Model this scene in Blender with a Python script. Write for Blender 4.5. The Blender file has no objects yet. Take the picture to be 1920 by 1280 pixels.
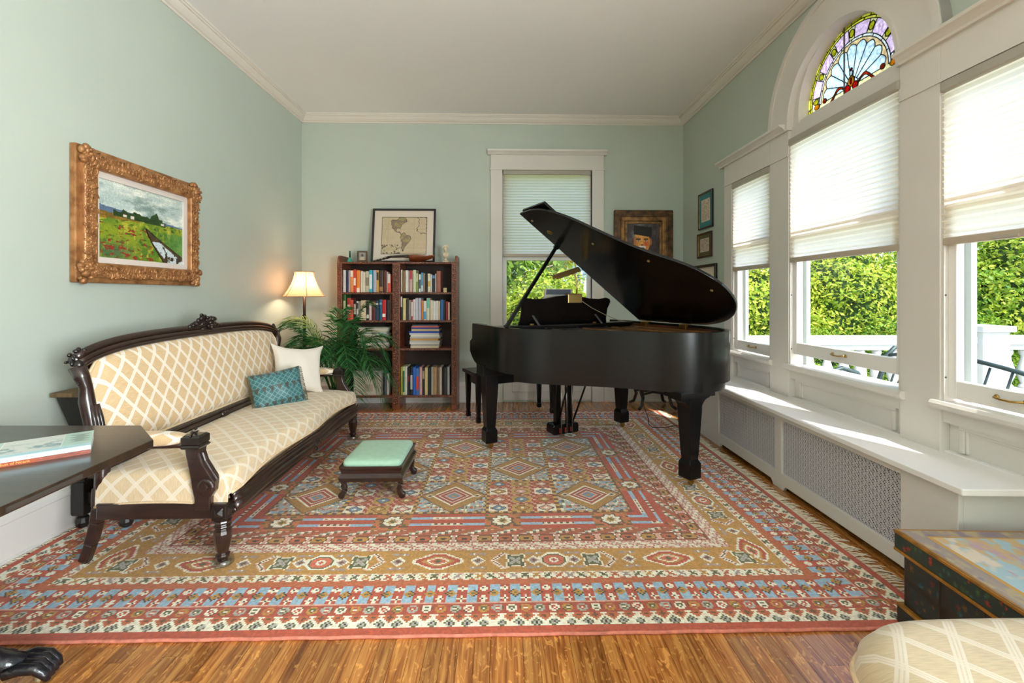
import bpy, math, random
import numpy as np
from mathutils import Vector, Matrix

random.seed(7)
rng = np.random.default_rng(7)
SC = bpy.context.scene
COL = SC.collection
PI = math.pi

# ------------------------------------------------------------------ camera
F_PX, HORIZON, CAM_H = 853.0, 553.0, 1.25
YAW = math.atan(19 / 853)
cam = bpy.data.cameras.new('camera')
cam.sensor_width = 36.0
cam.lens = 36.0 * F_PX / 1920.0
cam.shift_y = (HORIZON - 640.0) / 1920.0
cam.clip_start = 0.02
cam_ob = bpy.data.objects.new('camera', cam)
COL.objects.link(cam_ob)
cam_ob.location = (0, 0, CAM_H)
cam_ob.rotation_euler = (PI / 2, 0, -YAW)
SC.camera = cam_ob

# ------------------------------------------------------------------ world, sun, daylight
world = bpy.data.worlds.new('sky')
SC.world = world
world.use_nodes = True
wn = world.node_tree.nodes
wl = world.node_tree.links
wn.clear()
sky = wn.new('ShaderNodeTexSky')
sky.sky_type = 'NISHITA'
sky.sun_disc = False
sky.sun_elevation = math.radians(58)
sky.sun_rotation = math.radians(152)
sky.air_density = 1.0
sky.dust_density = 2.0
sky.altitude = 50
bg = wn.new('ShaderNodeBackground')
bg.inputs[1].default_value = 0.54
wo = wn.new('ShaderNodeOutputWorld')
wl.new(sky.outputs[0], bg.inputs[0])
wl.new(bg.outputs[0], wo.inputs[0])

def lamp(name, kind, loc, energy, color=(1, 1, 1), aim=None, size=None, size_y=None):
    l = bpy.data.lights.new(name, kind)
    l.energy = energy
    l.color = color
    o = bpy.data.objects.new(name, l)
    COL.objects.link(o)
    o.location = loc
    if aim is not None:
        o.rotation_euler = Vector(aim).to_track_quat('-Z', 'Y').to_euler()
    if kind == 'AREA':
        l.shape = 'RECTANGLE'
        l.size = size
        l.size_y = size_y
    return o

sun = lamp('sun', 'SUN', (8, -6, 12), 6.2, (1.0, 0.95, 0.86), aim=(-0.33, 0.62, -0.95))
sun.data.angle = math.radians(0.6)
# area fill light, added outside an equally added window behind the camera (window_6)
lamp('added_side_fill', 'AREA', (2.62, -1.52, 1.45), 560, (0.90, 0.95, 1.0), aim=(-1, 0.22, 0.30), size=2.2, size_y=1.9)
for nm, yc, wy in (('far', 3.84, 0.58), ('centre', 2.81, 0.92), ('near', 1.85, 0.58)):
    p = lamp('portal_' + nm, 'AREA', (2.36, yc, 1.62), 1, aim=(-1, 0, 0), size=wy, size_y=1.75)
    p.data.cycles.is_portal = True
p = lamp('portal_back', 'AREA', (0.52, 5.62, 1.75), 1, aim=(0, -1, 0), size=1.0, size_y=1.95)
p.data.cycles.is_portal = True

vs = SC.view_settings
vs.view_transform = 'Standard'
vs.look = 'None'
vs.exposure = 0.18
vs.gamma = 1.0
vs.use_curve_mapping = False
SC.cycles.use_denoising = True
SC.cycles.max_bounces = 10
SC.cycles.diffuse_bounces = 5
SC.cycles.transparent_max_bounces = 16
SC.cycles.sample_clamp_indirect = 8.0
SC.cycles.caustics_reflective = False
SC.cycles.caustics_refractive = False

# ------------------------------------------------------------------ pixel -> place on a known plane
def ray(x, y):
    u, v = (x - 960) / F_PX, (HORIZON - y) / F_PX
    return (u * math.cos(YAW) + math.sin(YAW), math.cos(YAW) - u * math.sin(YAW), v)
def on_z(x, y, z=0.0):
    a = ray(x, y); t = (z - CAM_H) / a[2]
    return Vector((a[0] * t, a[1] * t, z))
def on_x(x, y, X):
    a = ray(x, y); t = X / a[0]
    return Vector((X, a[1] * t, CAM_H + a[2] * t))
def on_y(x, y, Y):
    a = ray(x, y); t = Y / a[1]
    return Vector((a[0] * t, Y, CAM_H + a[2] * t))

# ------------------------------------------------------------------ materials
def s2l(c):
    return tuple(((v / 12.92) if v <= 0.04045 else ((v + 0.055) / 1.055) ** 2.4) for v in c)
def hexc(h):
    h = h.lstrip('#')
    return s2l(tuple(int(h[i:i + 2], 16) / 255 for i in (0, 2, 4)))

MATS = {}
def mat(name, col, rough=0.5, metal=0.0, var=0.0, vscale=12.0, stretch=(1, 1, 1), bump=0.0, bscale=60.0,
        bstretch=None, spec=0.5, coat=0.0, rand=0.0, sheen=0.0, col2=None, detail=4.0, island=0.0):
    if name in MATS:
        return MATS[name]
    if isinstance(col, str): col = hexc(col)
    if isinstance(col2, str): col2 = hexc(col2)
    m = bpy.data.materials.new(name)
    m.use_nodes = True
    nt = m.node_tree; N = nt.nodes; L = nt.links
    b = N['Principled BSDF']
    b.inputs['Base Color'].default_value = (*col, 1)
    b.inputs['Roughness'].default_value = rough
    b.inputs['Metallic'].default_value = metal
    b.inputs['Specular IOR Level'].default_value = spec
    b.inputs['Coat Weight'].default_value = coat
    b.inputs['Coat Roughness'].default_value = 0.12
    b.inputs['Sheen Weight'].default_value = sheen
    tc = N.new('ShaderNodeTexCoord')
    if var > 0 or col2 is not None or rand > 0 or island > 0:
        mp = N.new('ShaderNodeMapping'); mp.inputs['Scale'].default_value = stretch
        L.new(tc.outputs['Object'], mp.inputs[0])
        nz = N.new('ShaderNodeTexNoise'); nz.inputs['Scale'].default_value = vscale; nz.inputs['Detail'].default_value = detail
        L.new(mp.outputs[0], nz.inputs['Vector'])
        rp = N.new('ShaderNodeValToRGB')
        c2 = col2 if col2 is not None else tuple(min(1, v * (1 + var)) for v in col)
        c1 = col if col2 is not None else tuple(v * (1 - var) for v in col)
        rp.color_ramp.elements[0].position = 0.33; rp.color_ramp.elements[1].position = 0.67
        rp.color_ramp.elements[0].color = (*c1, 1); rp.color_ramp.elements[1].color = (*c2, 1)
        L.new(nz.outputs[0], rp.inputs[0])
        out = rp.outputs[0]
        if rand > 0 or island > 0:
            if island > 0:
                oi = N.new('ShaderNodeNewGeometry'); so = oi.outputs['Random Per Island']; k = island
            else:
                oi = N.new('ShaderNodeObjectInfo'); so = oi.outputs['Random']; k = rand
            mr = N.new('ShaderNodeMapRange'); mr.inputs['To Min'].default_value = 1 - k; mr.inputs['To Max'].default_value = 1 + k
            L.new(so, mr.inputs[0])
            hs = N.new('ShaderNodeHueSaturation')
            L.new(mr.outputs[0], hs.inputs['Value']); L.new(out, hs.inputs['Color'])
            out = hs.outputs[0]
        L.new(out, b.inputs['Base Color'])
    if bump > 0:
        mp2 = N.new('ShaderNodeMapping'); mp2.inputs['Scale'].default_value = bstretch or stretch
        L.new(tc.outputs['Object'], mp2.inputs[0])
        n2 = N.new('ShaderNodeTexNoise'); n2.inputs['Scale'].default_value = bscale; n2.inputs['Detail'].default_value = 3
        L.new(mp2.outputs[0], n2.inputs['Vector'])
        bp = N.new('ShaderNodeBump'); bp.inputs['Strength'].default_value = bump; bp.inputs['Distance'].default_value = 0.01
        L.new(n2.outputs[0], bp.inputs['Height']); L.new(bp.outputs[0], b.inputs['Normal'])
    MATS[name] = m
    return m

def attr_mat(name, rough=0.9, bump=0.0, bscale=120, coat=0.0, spec=0.3, sheen=0.0):
    if name in MATS: return MATS[name]
    m = mat(name, (0.5, 0.5, 0.5), rough=rough, bump=bump, bscale=bscale, coat=coat, spec=spec, sheen=sheen)
    a = m.node_tree.nodes.new('ShaderNodeAttribute'); a.attribute_name = 'print'
    m.node_tree.links.new(a.outputs['Color'], m.node_tree.nodes['Principled BSDF'].inputs['Base Color'])
    return m

def mix_mat(name, build):
    if name in MATS: return MATS[name]
    m = bpy.data.materials.new(name); m.use_nodes = True
    nt = m.node_tree; nt.nodes.clear()
    out = nt.nodes.new('ShaderNodeOutputMaterial')
    nt.links.new(build(nt.nodes, nt.links), out.inputs[0])
    MATS[name] = m
    return m

def translucent_mat(name, col, tcol=None, fac=0.5, rough=0.8):
    if isinstance(col, str): col = hexc(col)
    tcol = tcol or col
    if isinstance(tcol, str): tcol = hexc(tcol)
    def f(N, L):
        d = N.new('ShaderNodeBsdfDiffuse'); d.inputs[0].default_value = (*col, 1)
        t = N.new('ShaderNodeBsdfTranslucent'); t.inputs[0].default_value = (*tcol, 1)
        x = N.new('ShaderNodeMixShader'); x.inputs[0].default_value = fac
        L.new(d.outputs[0], x.inputs[1]); L.new(t.outputs[0], x.inputs[2])
        return x.outputs[0]
    return mix_mat(name, f)

def leaf_mat(name, c1, c2, fac=0.35):
    c1, c2 = hexc(c1), hexc(c2)
    def f(N, L):
        g = N.new('ShaderNodeNewGeometry')
        r = N.new('ShaderNodeValToRGB')
        r.color_ramp.elements[0].color = (*c1, 1); r.color_ramp.elements[1].color = (*c2, 1)
        L.new(g.outputs['Random Per Island'], r.inputs[0])
        d = N.new('ShaderNodeBsdfPrincipled'); d.inputs['Roughness'].default_value = 0.5; d.inputs['Specular IOR Level'].default_value = 0.3
        t = N.new('ShaderNodeBsdfTranslucent')
        L.new(r.outputs[0], d.inputs['Base Color']); L.new(r.outputs[0], t.inputs[0])
        x = N.new('ShaderNodeMixShader'); x.inputs[0].default_value = fac
        L.new(d.outputs[0], x.inputs[1]); L.new(t.outputs[0], x.inputs[2])
        return x.outputs[0]
    return mix_mat(name, f)

def glass_mat(name, tint=(1, 1, 1), gloss=0.06, rough=0.0):
    def f(N, L):
        t = N.new('ShaderNodeBsdfTransparent'); t.inputs[0].default_value = (*tint, 1)
        g = N.new('ShaderNodeBsdfGlossy'); g.inputs['Roughness'].default_value = rough
        x = N.new('ShaderNodeMixShader'); x.inputs[0].default_value = gloss
        L.new(t.outputs[0], x.inputs[1]); L.new(g.outputs[0], x.inputs[2])
        return x.outputs[0]
    return mix_mat(name, f)

def stained_mat(name, col):
    col = hexc(col)
    def f(N, L):
        tc = N.new('ShaderNodeTexCoord'); nz = N.new('ShaderNodeTexNoise'); nz.inputs['Scale'].default_value = 55; nz.inputs['Detail'].default_value = 4
        L.new(tc.outputs['Object'], nz.inputs['Vector'])
        rp = N.new('ShaderNodeValToRGB')
        rp.color_ramp.elements[0].color = (*[v * 0.72 for v in col], 1); rp.color_ramp.elements[1].color = (*[min(1, v * 1.2 + 0.02) for v in col], 1)
        rp.color_ramp.elements[0].position = 0.35; rp.color_ramp.elements[1].position = 0.65
        L.new(nz.outputs[0], rp.inputs[0])
        t = N.new('ShaderNodeBsdfTransparent'); L.new(rp.outputs[0], t.inputs[0])
        s = N.new('ShaderNodeBsdfTranslucent'); L.new(rp.outputs[0], s.inputs[0])
        x = N.new('ShaderNodeMixShader'); x.inputs[0].default_value = 0.75
        L.new(t.outputs[0], x.inputs[1]); L.new(s.outputs[0], x.inputs[2])
        g = N.new('ShaderNodeBsdfGlossy'); g.inputs['Roughness'].default_value = 0.15
        y = N.new('ShaderNodeMixShader'); y.inputs[0].default_value = 0.04
        L.new(x.outputs[0], y.inputs[1]); L.new(g.outputs[0], y.inputs[2])
        return y.outputs[0]
    return mix_mat(name, f)

def diamond_fabric(name, base, line, w, h):
    """woven diamond lattice laid out in the cushion's own UV metres"""
    if name in MATS: return MATS[name]
    base, line = hexc(base), hexc(line)
    m = bpy.data.materials.new(name); m.use_nodes = True
    N = m.node_tree.nodes; L = m.node_tree.links
    b = N['Principled BSDF']; b.inputs['Roughness'].default_value = 0.62; b.inputs['Sheen Weight'].default_value = 0.25
    b.inputs['Specular IOR Level'].default_value = 0.3
    uv = N.new('ShaderNodeUVMap'); sp = N.new('ShaderNodeSeparateXYZ'); L.new(uv.outputs[0], sp.inputs[0])
    def M(op, a, c=None):
        n = N.new('ShaderNodeMath'); n.operation = op
        for i, q in enumerate((a, c)):
            if q is None: continue
            if isinstance(q, (int, float)): n.inputs[i].default_value = q
            else: L.new(q, n.inputs[i])
        return n.outputs[0]
    u = M('DIVIDE', sp.outputs[0], w); v = M('DIVIDE', sp.outputs[1], h)
    masks = []
    for q in (M('ADD', u, v), M('SUBTRACT', u, v)):
        d = M('ABSOLUTE', M('SUBTRACT', M('FRACT', q), 0.5))     # 0 at the line's middle
        band = M('LESS_THAN', d, 0.105)
        gap = M('MULTIPLY', M('GREATER_THAN', d, 0.022), 1.0)
        hair = M('LESS_THAN', d, 0.05)
        groove = M('MULTIPLY', gap, hair)
        masks.append(M('SUBTRACT', band, M('MULTIPLY', groove, 0.55)))
    mk = M('MAXIMUM', masks[0], masks[1])
    nz = N.new('ShaderNodeTexNoise'); nz.inputs['Scale'].default_value = 1.0; nz.inputs['Detail'].default_value = 3
    mp = N.new('ShaderNodeMapping'); mp.inputs['Scale'].default_value = (30, 320, 1); L.new(uv.outputs[0], mp.inputs[0]); L.new(mp.outputs[0], nz.inputs['Vector'])
    rp = N.new('ShaderNodeValToRGB'); rp.color_ramp.elements[0].position = 0.3; rp.color_ramp.elements[1].position = 0.7
    rp.color_ramp.elements[0].color = (*[q * 0.86 for q in base], 1); rp.color_ramp.elements[1].color = (*[min(1, q * 1.1) for q in base], 1)
    L.new(nz.outputs[0], rp.inputs[0])
    mx = N.new('ShaderNodeMixRGB'); L.new(mk, mx.inputs[0]); L.new(rp.outputs[0], mx.inputs[1]); mx.inputs[2].default_value = (*line, 1)
    L.new(mx.outputs[0], b.inputs['Base Color'])
    bp = N.new('ShaderNodeBump'); bp.inputs['Strength'].default_value = 0.25; bp.inputs['Distance'].default_value = 0.002
    L.new(mk, bp.inputs['Height']); L.new(bp.outputs[0], b.inputs['Normal'])
    MATS[name] = m
    return m

# ------------------------------------------------------------------ mesh building
def V(*a): return Vector(a)
class MB:
    def __init__(s): s.v = []; s.f = []; s.uv = []
    def add(s, vs, fs):
        o = len(s.v)
        s.v += [tuple(v) for v in vs]; s.f += [tuple(i + o for i in f) for f in fs]
        return s
    def box(s, x0, x1, y0, y1, z0, z1):
        x0, x1 = sorted((x0, x1)); y0, y1 = sorted((y0, y1)); z0, z1 = sorted((z0, z1))
        return s.add([(x0, y0, z0), (x1, y0, z0), (x1, y1, z0), (x0, y1, z0), (x0, y0, z1), (x1, y0, z1), (x1, y1, z1), (x0, y1, z1)],
                     [(3, 2, 1, 0), (4, 5, 6, 7), (0, 1, 5, 4), (1, 2, 6, 5), (2, 3, 7, 6), (3, 0, 4, 7)])
    def obox(s, c, a, b, d):
        c, a, b, d = map(Vector, (c, a, b, d))
        P = [c + sx * a + sy * b + sz * d for sz in (-1, 1) for sx, sy in ((-1, -1), (1, -1), (1, 1), (-1, 1))]
        return s.add(P, [(3, 2, 1, 0), (4, 5, 6, 7), (0, 1, 5, 4), (1, 2, 6, 5), (2, 3, 7, 6), (3, 0, 4, 7)])
    def bar(s, p, q, w, h, up=(0, 0, 1)):
        p, q = Vector(p), Vector(q); t = (q - p); n = t.normalized(); up = Vector(up)
        r = n.cross(up)
        if r.length < 1e-5: r = n.cross(Vector((1, 0, 0)))
        r.normalize(); u = r.cross(n)
        return s.obox((p + q) / 2, t / 2, r * (w / 2), u * (h / 2))
    def tube(s, pts, r, n=8, sx=1.0, closed=False):
        pts = [Vector(p) for p in pts]; k = len(pts)
        rs = r if isinstance(r, (list, tuple)) else [r] * k
        o = len(s.v); prev = None
        for i, p in enumerate(pts):
            if closed: t = pts[(i + 1) % k] - pts[i - 1]
            else: t = pts[min(i + 1, k - 1)] - pts[max(i - 1, 0)]
            t.normalize()
            if prev is None:
                a = Vector((0, 0, 1)) if abs(t.z) < 0.9 else Vector((1, 0, 0))
                x = t.cross(a).normalized()
            else:
                x = (prev - t * prev.dot(t))
                x = x.normalized() if x.length > 1e-6 else t.orthogonal().normalized()
            prev = x; y = t.cross(x)
            for j in range(n):
                a = 2 * PI * j / n
                s.v.append(tuple(p + x * (rs[i] * math.cos(a) * sx) + y * (rs[i] * math.sin(a))))
        m = k if closed else k - 1
        for i in range(m):
            for j in range(n):
                a = o + i * n + j; b = o + i * n + (j + 1) % n
                c = o + ((i + 1) % k) * n + (j + 1) % n; d = o + ((i + 1) % k) * n + j
                s.f.append((a, b, c, d))
        if not closed:
            s.f.append(tuple(o + j for j in reversed(range(n)))); s.f.append(tuple(o + (k - 1) * n + j for j in range(n)))
        return s
    def lathe(s, prof, c=(0, 0, 0), n=16, ax='z', sx=1, sy=1, rot=0.0):
        o = len(s.v); c = Vector(c)
        for r, z in prof:
            for j in range(n):
                a = 2 * PI * j / n + rot
                x, y = r * math.cos(a) * sx, r * math.sin(a) * sy
                p = {'z': (x, y, z), 'x': (z, x, y), 'y': (x, z, y)}[ax]
                s.v.append(tuple(c + Vector(p)))
        for i in range(len(prof) - 1):
            for j in range(n):
                s.f.append((o + i * n + j, o + i * n + (j + 1) % n, o + (i + 1) * n + (j + 1) % n, o + (i + 1) * n + j))
        s.f.append(tuple(o + j for j in reversed(range(n)))); s.f.append(tuple(o + (len(prof) - 1) * n + j for j in range(n)))
        return s
    def square(s, prof, c=(0, 0, 0), rot=0.0):
        """square-section turning: prof = (half width, z)"""
        return s.lathe([(w * math.sqrt(2), z) for w, z in prof], c, 4, rot=PI / 4 + rot)
    def ball(s, c, r, n=10, m=6, sx=1, sy=1, sz=1):
        prof = [(max(1e-4, r * math.sin(PI * i / m)), -r * sz * math.cos(PI * i / m)) for i in range(m + 1)]
        return s.lathe(prof, c, n, sx=sx, sy=sy)
    def prism(s, poly, a0, a1, plane='xy'):
        """polygon in a plane, extruded along the third axis"""
        def P(u, v, w): return {'xy': (u, v, w), 'xz': (u, w, v), 'yz': (w, u, v)}[plane]
        n = len(poly); o = len(s.v)
        s.v += [P(u, v, a0) for u, v in poly] + [P(u, v, a1) for u, v in poly]
        s.f.append(tuple(o + i for i in reversed(range(n)))); s.f.append(tuple(o + n + i for i in range(n)))
        for i in range(n):
            j = (i + 1) % n
            s.f.append((o + i, o + j, o + n + j, o + n + i))
        return s
    def ring(s, outer, inner, a0, a1, plane='xy'):
        """closed band between two outlines of equal length, extruded"""
        def P(u, v, w): return {'xy': (u, v, w), 'xz': (u, w, v), 'yz': (w, u, v)}[plane]
        n = len(outer); o = len(s.v)
        for w in (a0, a1):
            s.v += [P(u, v, w) for u, v in outer] + [P(u, v, w) for u, v in inner]
        for i in range(n):
            j = (i + 1) % n
            A, B, C, D = o, o + n, o + 2 * n, o + 3 * n
            s.f += [(A + i, B + i, B + j, A + j), (C + i, C + j, D + j, D + i), (A + i, A + j, C + j, C + i), (B + i, D + i, D + j, B + j)]
        return s
    def grid(s, fn, nu, nv, uvfn=None, flip=False):
        o = len(s.v)
        for j in range(nv + 1):
            for i in range(nu + 1):
                s.v.append(tuple(fn(i / nu, j / nv)))
                if uvfn: s.uv.append(uvfn(i / nu, j / nv))
        for j in range(nv):
            for i in range(nu):
                a = o + j * (nu + 1) + i
                q = (a, a + 1, a + nu + 2, a + nu + 1)
                s.f.append(q[::-1] if flip else q)
        return s
    def superq(s, c, a, b, h, e1=0.35, e2=0.35, nu=28, nv=14, bulge=0.0):
        def pw(x, e): return math.copysign(abs(x) ** e, x)
        o = len(s.v); c = Vector(c)
        for j in range(nv + 1):
            ph = -PI / 2 + PI * j / nv
            for i in range(nu):
                th = 2 * PI * i / nu
                x = a * pw(math.cos(ph), e1) * pw(math.cos(th), e2)
                y = b * pw(math.cos(ph), e1) * pw(math.sin(th), e2)
                z = h * pw(math.sin(ph), e1)
                z += math.copysign(bulge * max(0, 1 - (x / a) ** 2) * max(0, 1 - (y / b) ** 2), z) if bulge else 0
                s.v.append(tuple(c + Vector((x, y, z))))
        for j in range(nv):
            for i in range(nu):
                s.f.append((o + j * nu + i, o + j * nu + (i + 1) % nu, o + (j + 1) * nu + (i + 1) % nu, o + (j + 1) * nu + i))
        return s
    def xform(s, M):
        s.v = [tuple(M @ Vector(v)) for v in s.v]
        return s

def link(o, parent=None):
    COL.objects.link(o)
    if parent is not None: o.parent = parent
    return o

def obj(name, mb, m, parent=None, smooth=False, bevel=0.0, base=False, kind=None, label=None, world=False, seg=2):
    """one mesh object; base=True moves the origin to the foot of its bounding box; world=True: given in room
    coordinates under a parent that stands unrotated at its own location"""
    me = bpy.data.meshes.new(name)
    vs = mb.v
    loc = Vector((0, 0, 0))
    if base:
        xs, ys, zs = zip(*vs)
        loc = Vector(((min(xs) + max(xs)) / 2, (min(ys) + max(ys)) / 2, min(zs)))
    elif world and parent is not None:
        loc = Vector(parent.location)
        if parent.parent: loc = loc + Vector(parent.parent.location)
    if loc.length > 0:
        vs = [(x - loc.x, y - loc.y, z - loc.z) for x, y, z in vs]
    me.from_pydata(vs, [], mb.f)
    if mb.uv:
        uvl = me.uv_layers.new(name='UVMap')
        li = np.empty(len(me.loops), dtype=np.int32); me.loops.foreach_get('vertex_index', li)
        uvl.data.foreach_set('uv', np.array(mb.uv, dtype=np.float32)[li].ravel())
    if smooth: me.polygons.foreach_set('use_smooth', [True] * len(me.polygons))
    me.update()
    me.materials.append(m)
    o = bpy.data.objects.new(name, me)
    if base: o.location = loc
    link(o, parent)
    if bevel > 0:
        b = o.modifiers.new('bevel', 'BEVEL'); b.width = bevel; b.segments = seg; b.limit_method = 'ANGLE'; b.angle_limit = math.radians(40)
    if kind: o['kind'] = kind
    if label: o['label'] = label
    return o

def tag(o, label, cat, group=None):
    o['label'] = label; o['category'] = cat
    if group: o['group'] = group
    return o
def thing(name, label, cat, loc=(0, 0, 0), rotz=0.0, group=None):
    o = bpy.data.objects.new(name, None)
    o.empty_display_size = 0.1
    link(o); o.location = loc; o.rotation_euler = (0, 0, rotz)
    return tag(o, label, cat, group)
def struct(name, mb, m, **k):
    o = obj(name, mb, m, **k); o['kind'] = 'structure'
    return o
def struct_root(name, loc=(0, 0, 0)):
    o = bpy.data.objects.new(name, None); link(o); o.location = loc; o['kind'] = 'structure'
    return o

def fast_mesh(name, verts, faces, m, parent=None, colors=None, smooth=False):
    """quads from numpy arrays, with one printed colour a face"""
    me = bpy.data.meshes.new(name)
    nv, nf = len(verts), len(faces); k = faces.shape[1]
    me.vertices.add(nv); me.vertices.foreach_set('co', np.asarray(verts, np.float32).ravel())
    me.loops.add(nf * k); me.loops.foreach_set('vertex_index', np.asarray(faces, np.int32).ravel())
    me.polygons.add(nf); me.polygons.foreach_set('loop_start', np.arange(0, nf * k, k, dtype=np.int32))
    me.update(calc_edges=True)
    if smooth: me.polygons.foreach_set('use_smooth', np.ones(nf, bool))
    if colors is not None:
        a = me.attributes.new('print', 'FLOAT_COLOR', 'FACE')
        c = np.ones((nf, 4), np.float32); c[:, :3] = colors
        a.data.foreach_set('color', c.ravel())
    me.materials.append(m)
    o = bpy.data.objects.new(name, me)
    return link(o, parent)

def print_sheet(name, w, h, nx, ny, colfn, m, parent=None, origin=(0, 0, 0), ax=(1, 0, 0), ay=(0, 0, 1)):
    """flat printed or painted sheet; colfn(S,T) gets 0..1 grids (left-right, bottom-top), returns sRGB"""
    o = np.array(origin, float); ax = np.array(ax, float); ay = np.array(ay, float)
    gx, gy = np.meshgrid(np.linspace(0, w, nx + 1), np.linspace(0, h, ny + 1))
    P = o + gx[..., None] * ax + gy[..., None] * ay
    idx = np.arange((nx + 1) * (ny + 1)).reshape(ny + 1, nx + 1)
    fc = np.stack([idx[:-1, :-1], idx[:-1, 1:], idx[1:, 1:], idx[1:, :-1]], -1).reshape(-1, 4)
    S, T = np.meshgrid((np.arange(nx) + 0.5) / nx, (np.arange(ny) + 0.5) / ny)
    c = np.clip(colfn(S, T), 0, 1)
    c = np.where(c <= 0.04045, c / 12.92, ((c + 0.055) / 1.055) ** 2.4)
    return fast_mesh(name, P.reshape(-1, 3), fc, m, parent, c.reshape(-1, 3))

def rgb(h):
    h = h.lstrip('#'); return np.array([int(h[i:i + 2], 16) / 255 for i in (0, 2, 4)])
def vnoise(S, T, f, seed=0):
    r = np.random.default_rng(seed); n = 64
    g = r.random((n, n))
    x, y = S * f, T * f
    xi, yi = np.floor(x).astype(int), np.floor(y).astype(int)
    fx, fy = x - xi, y - yi
    fx = fx * fx * (3 - 2 * fx); fy = fy * fy * (3 - 2 * fy)
    a, b = g[yi % n, xi % n], g[yi % n, (xi + 1) % n]
    c, d = g[(yi + 1) % n, xi % n], g[(yi + 1) % n, (xi + 1) % n]
    return (a * (1 - fx) + b * fx) * (1 - fy) + (c * (1 - fx) + d * fx) * fy
def fbm(S, T, f, seed=0, o=4):
    v = 0; a = 0.5; t = 0
    for i in range(o):
        v = v + a * vnoise(S, T, f * 2 ** i, seed + i); t += a; a *= 0.55
    return v / t
def put(img, mask, c):
    img[mask] = c
def lerp(img, k, c):
    return img * (1 - k[..., None]) + np.asarray(c) * k[..., None]
# ================================================================== the room
XL, XR, YB, YF, ZC = -2.32, 2.142, 5.33, -2.7, 3.335
M_wall = mat('sage_wall_paint', '#b9c2b7', rough=0.55, var=0.03, vscale=1.2, bump=0.03, bscale=220)
M_ceil = mat('ceiling_paint', '#efeeee', rough=0.8, var=0.015, vscale=1.0)
M_white = mat('white_trim_paint', '#d8d3cc', rough=0.42, var=0.02, vscale=3, bump=0.03, bscale=150)
M_sash = mat('white_sash_paint', '#e8e5e0', rough=0.38, var=0.02, vscale=6)
M_brass = mat('aged_brass', '#b08d4c', rough=0.28, metal=1.0, var=0.15, vscale=30)
M_dark = mat('painted_shade_black', '#120d0a', rough=0.9)
M_glass = glass_mat('window_glass', (0.97, 0.985, 0.98), 0.014)
M_teal = mat('pale_blue_exterior_paint', '#a4b0b1', rough=0.5, var=0.03, vscale=5)
M_steel = mat('dull_screw_metal', '#6b6660', rough=0.45, metal=0.8)

def oak(name, c1, c2, dark, rnd, coat=0.35, rough=0.32):
    """oak strip: long grain with ray flecks, every board its own tone"""
    m = bpy.data.materials.new(name); m.use_nodes = True
    N = m.node_tree.nodes; L = m.node_tree.links; b = N['Principled BSDF']
    b.inputs['Roughness'].default_value = rough; b.inputs['Coat Weight'].default_value = coat; b.inputs['Coat Roughness'].default_value = 0.22
    tc = N.new('ShaderNodeTexCoord'); oi = N.new('ShaderNodeObjectInfo')
    off = N.new('ShaderNodeVectorMath'); off.operation = 'MULTIPLY_ADD'
    cmb = N.new('ShaderNodeCombineXYZ')
    mu = N.new('ShaderNodeMath'); mu.operation = 'MULTIPLY'; mu.inputs[1].default_value = 37.0
    L.new(oi.outputs['Random'], mu.inputs[0])
    for i in range(3): L.new(mu.outputs[0], cmb.inputs[i])
    L.new(tc.outputs['Object'], off.inputs[0]); off.inputs[1].default_value = (1, 1, 1); L.new(cmb.outputs[0], off.inputs[2])
    mp = N.new('ShaderNodeMapping'); mp.inputs['Scale'].default_value = (60, 3.2, 8); L.new(off.outputs[0], mp.inputs[0])
    nz = N.new('ShaderNodeTexNoise'); nz.inputs['Scale'].default_value = 1.0; nz.inputs['Detail'].default_value = 5; nz.inputs['Distortion'].default_value = 1.1
    L.new(mp.outputs[0], nz.inputs['Vector'])
    rp = N.new('ShaderNodeValToRGB'); e = rp.color_ramp.elements
    e[0].position = 0.30; e[0].color = (*hexc(dark), 1); e[1].position = 0.72; e[1].color = (*hexc(c2), 1)
    k = e.new(0.47); k.color = (*hexc(c1), 1)
    L.new(nz.outputs[0], rp.inputs[0])
    mp2 = N.new('ShaderNodeMapping'); mp2.inputs['Scale'].default_value = (34, 16, 8); mp2.inputs['Rotation'].default_value = (0, 0, 0.5); L.new(off.outputs[0], mp2.inputs[0])
    n2 = N.new('ShaderNodeTexNoise'); n2.inputs['Scale'].default_value = 1.0; n2.inputs['Detail'].default_value = 2; n2.inputs['Distortion'].default_value = 2.2
    L.new(mp2.outputs[0], n2.inputs['Vector'])
    fl = N.new('ShaderNodeValToRGB'); fl.color_ramp.elements[0].position = 0.60; fl.color_ramp.elements[1].position = 0.66
    L.new(n2.outputs[0], fl.inputs[0])
    mx = N.new('ShaderNodeMixRGB'); mx.inputs[2].default_value = (*[min(1, v * 1.35) for v in hexc(c2)], 1)
    sc = N.new('ShaderNodeMath'); sc.operation = 'MULTIPLY'; sc.inputs[1].default_value = 0.55
    L.new(fl.outputs[0], sc.inputs[0]); L.new(sc.outputs[0], mx.inputs[0]); L.new(rp.outputs[0], mx.inputs[1])
    hs = N.new('ShaderNodeHueSaturation'); mr = N.new('ShaderNodeMapRange')
    mr.inputs['To Min'].default_value = 1 - rnd; mr.inputs['To Max'].default_value = 1 + rnd
    L.new(oi.outputs['Random'], mr.inputs[0]); L.new(mr.outputs[0], hs.inputs['Value']); L.new(mx.outputs[0], hs.inputs['Color'])
    L.new(hs.outputs[0], b.inputs['Base Color'])
    bp = N.new('ShaderNodeBump'); bp.inputs['Strength'].default_value = 0.08; bp.inputs['Distance'].default_value = 0.003
    L.new(nz.outputs[0], bp.inputs['Height']); L.new(bp.outputs[0], b.inputs['Normal'])
    MATS[name] = m
    return m
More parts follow.
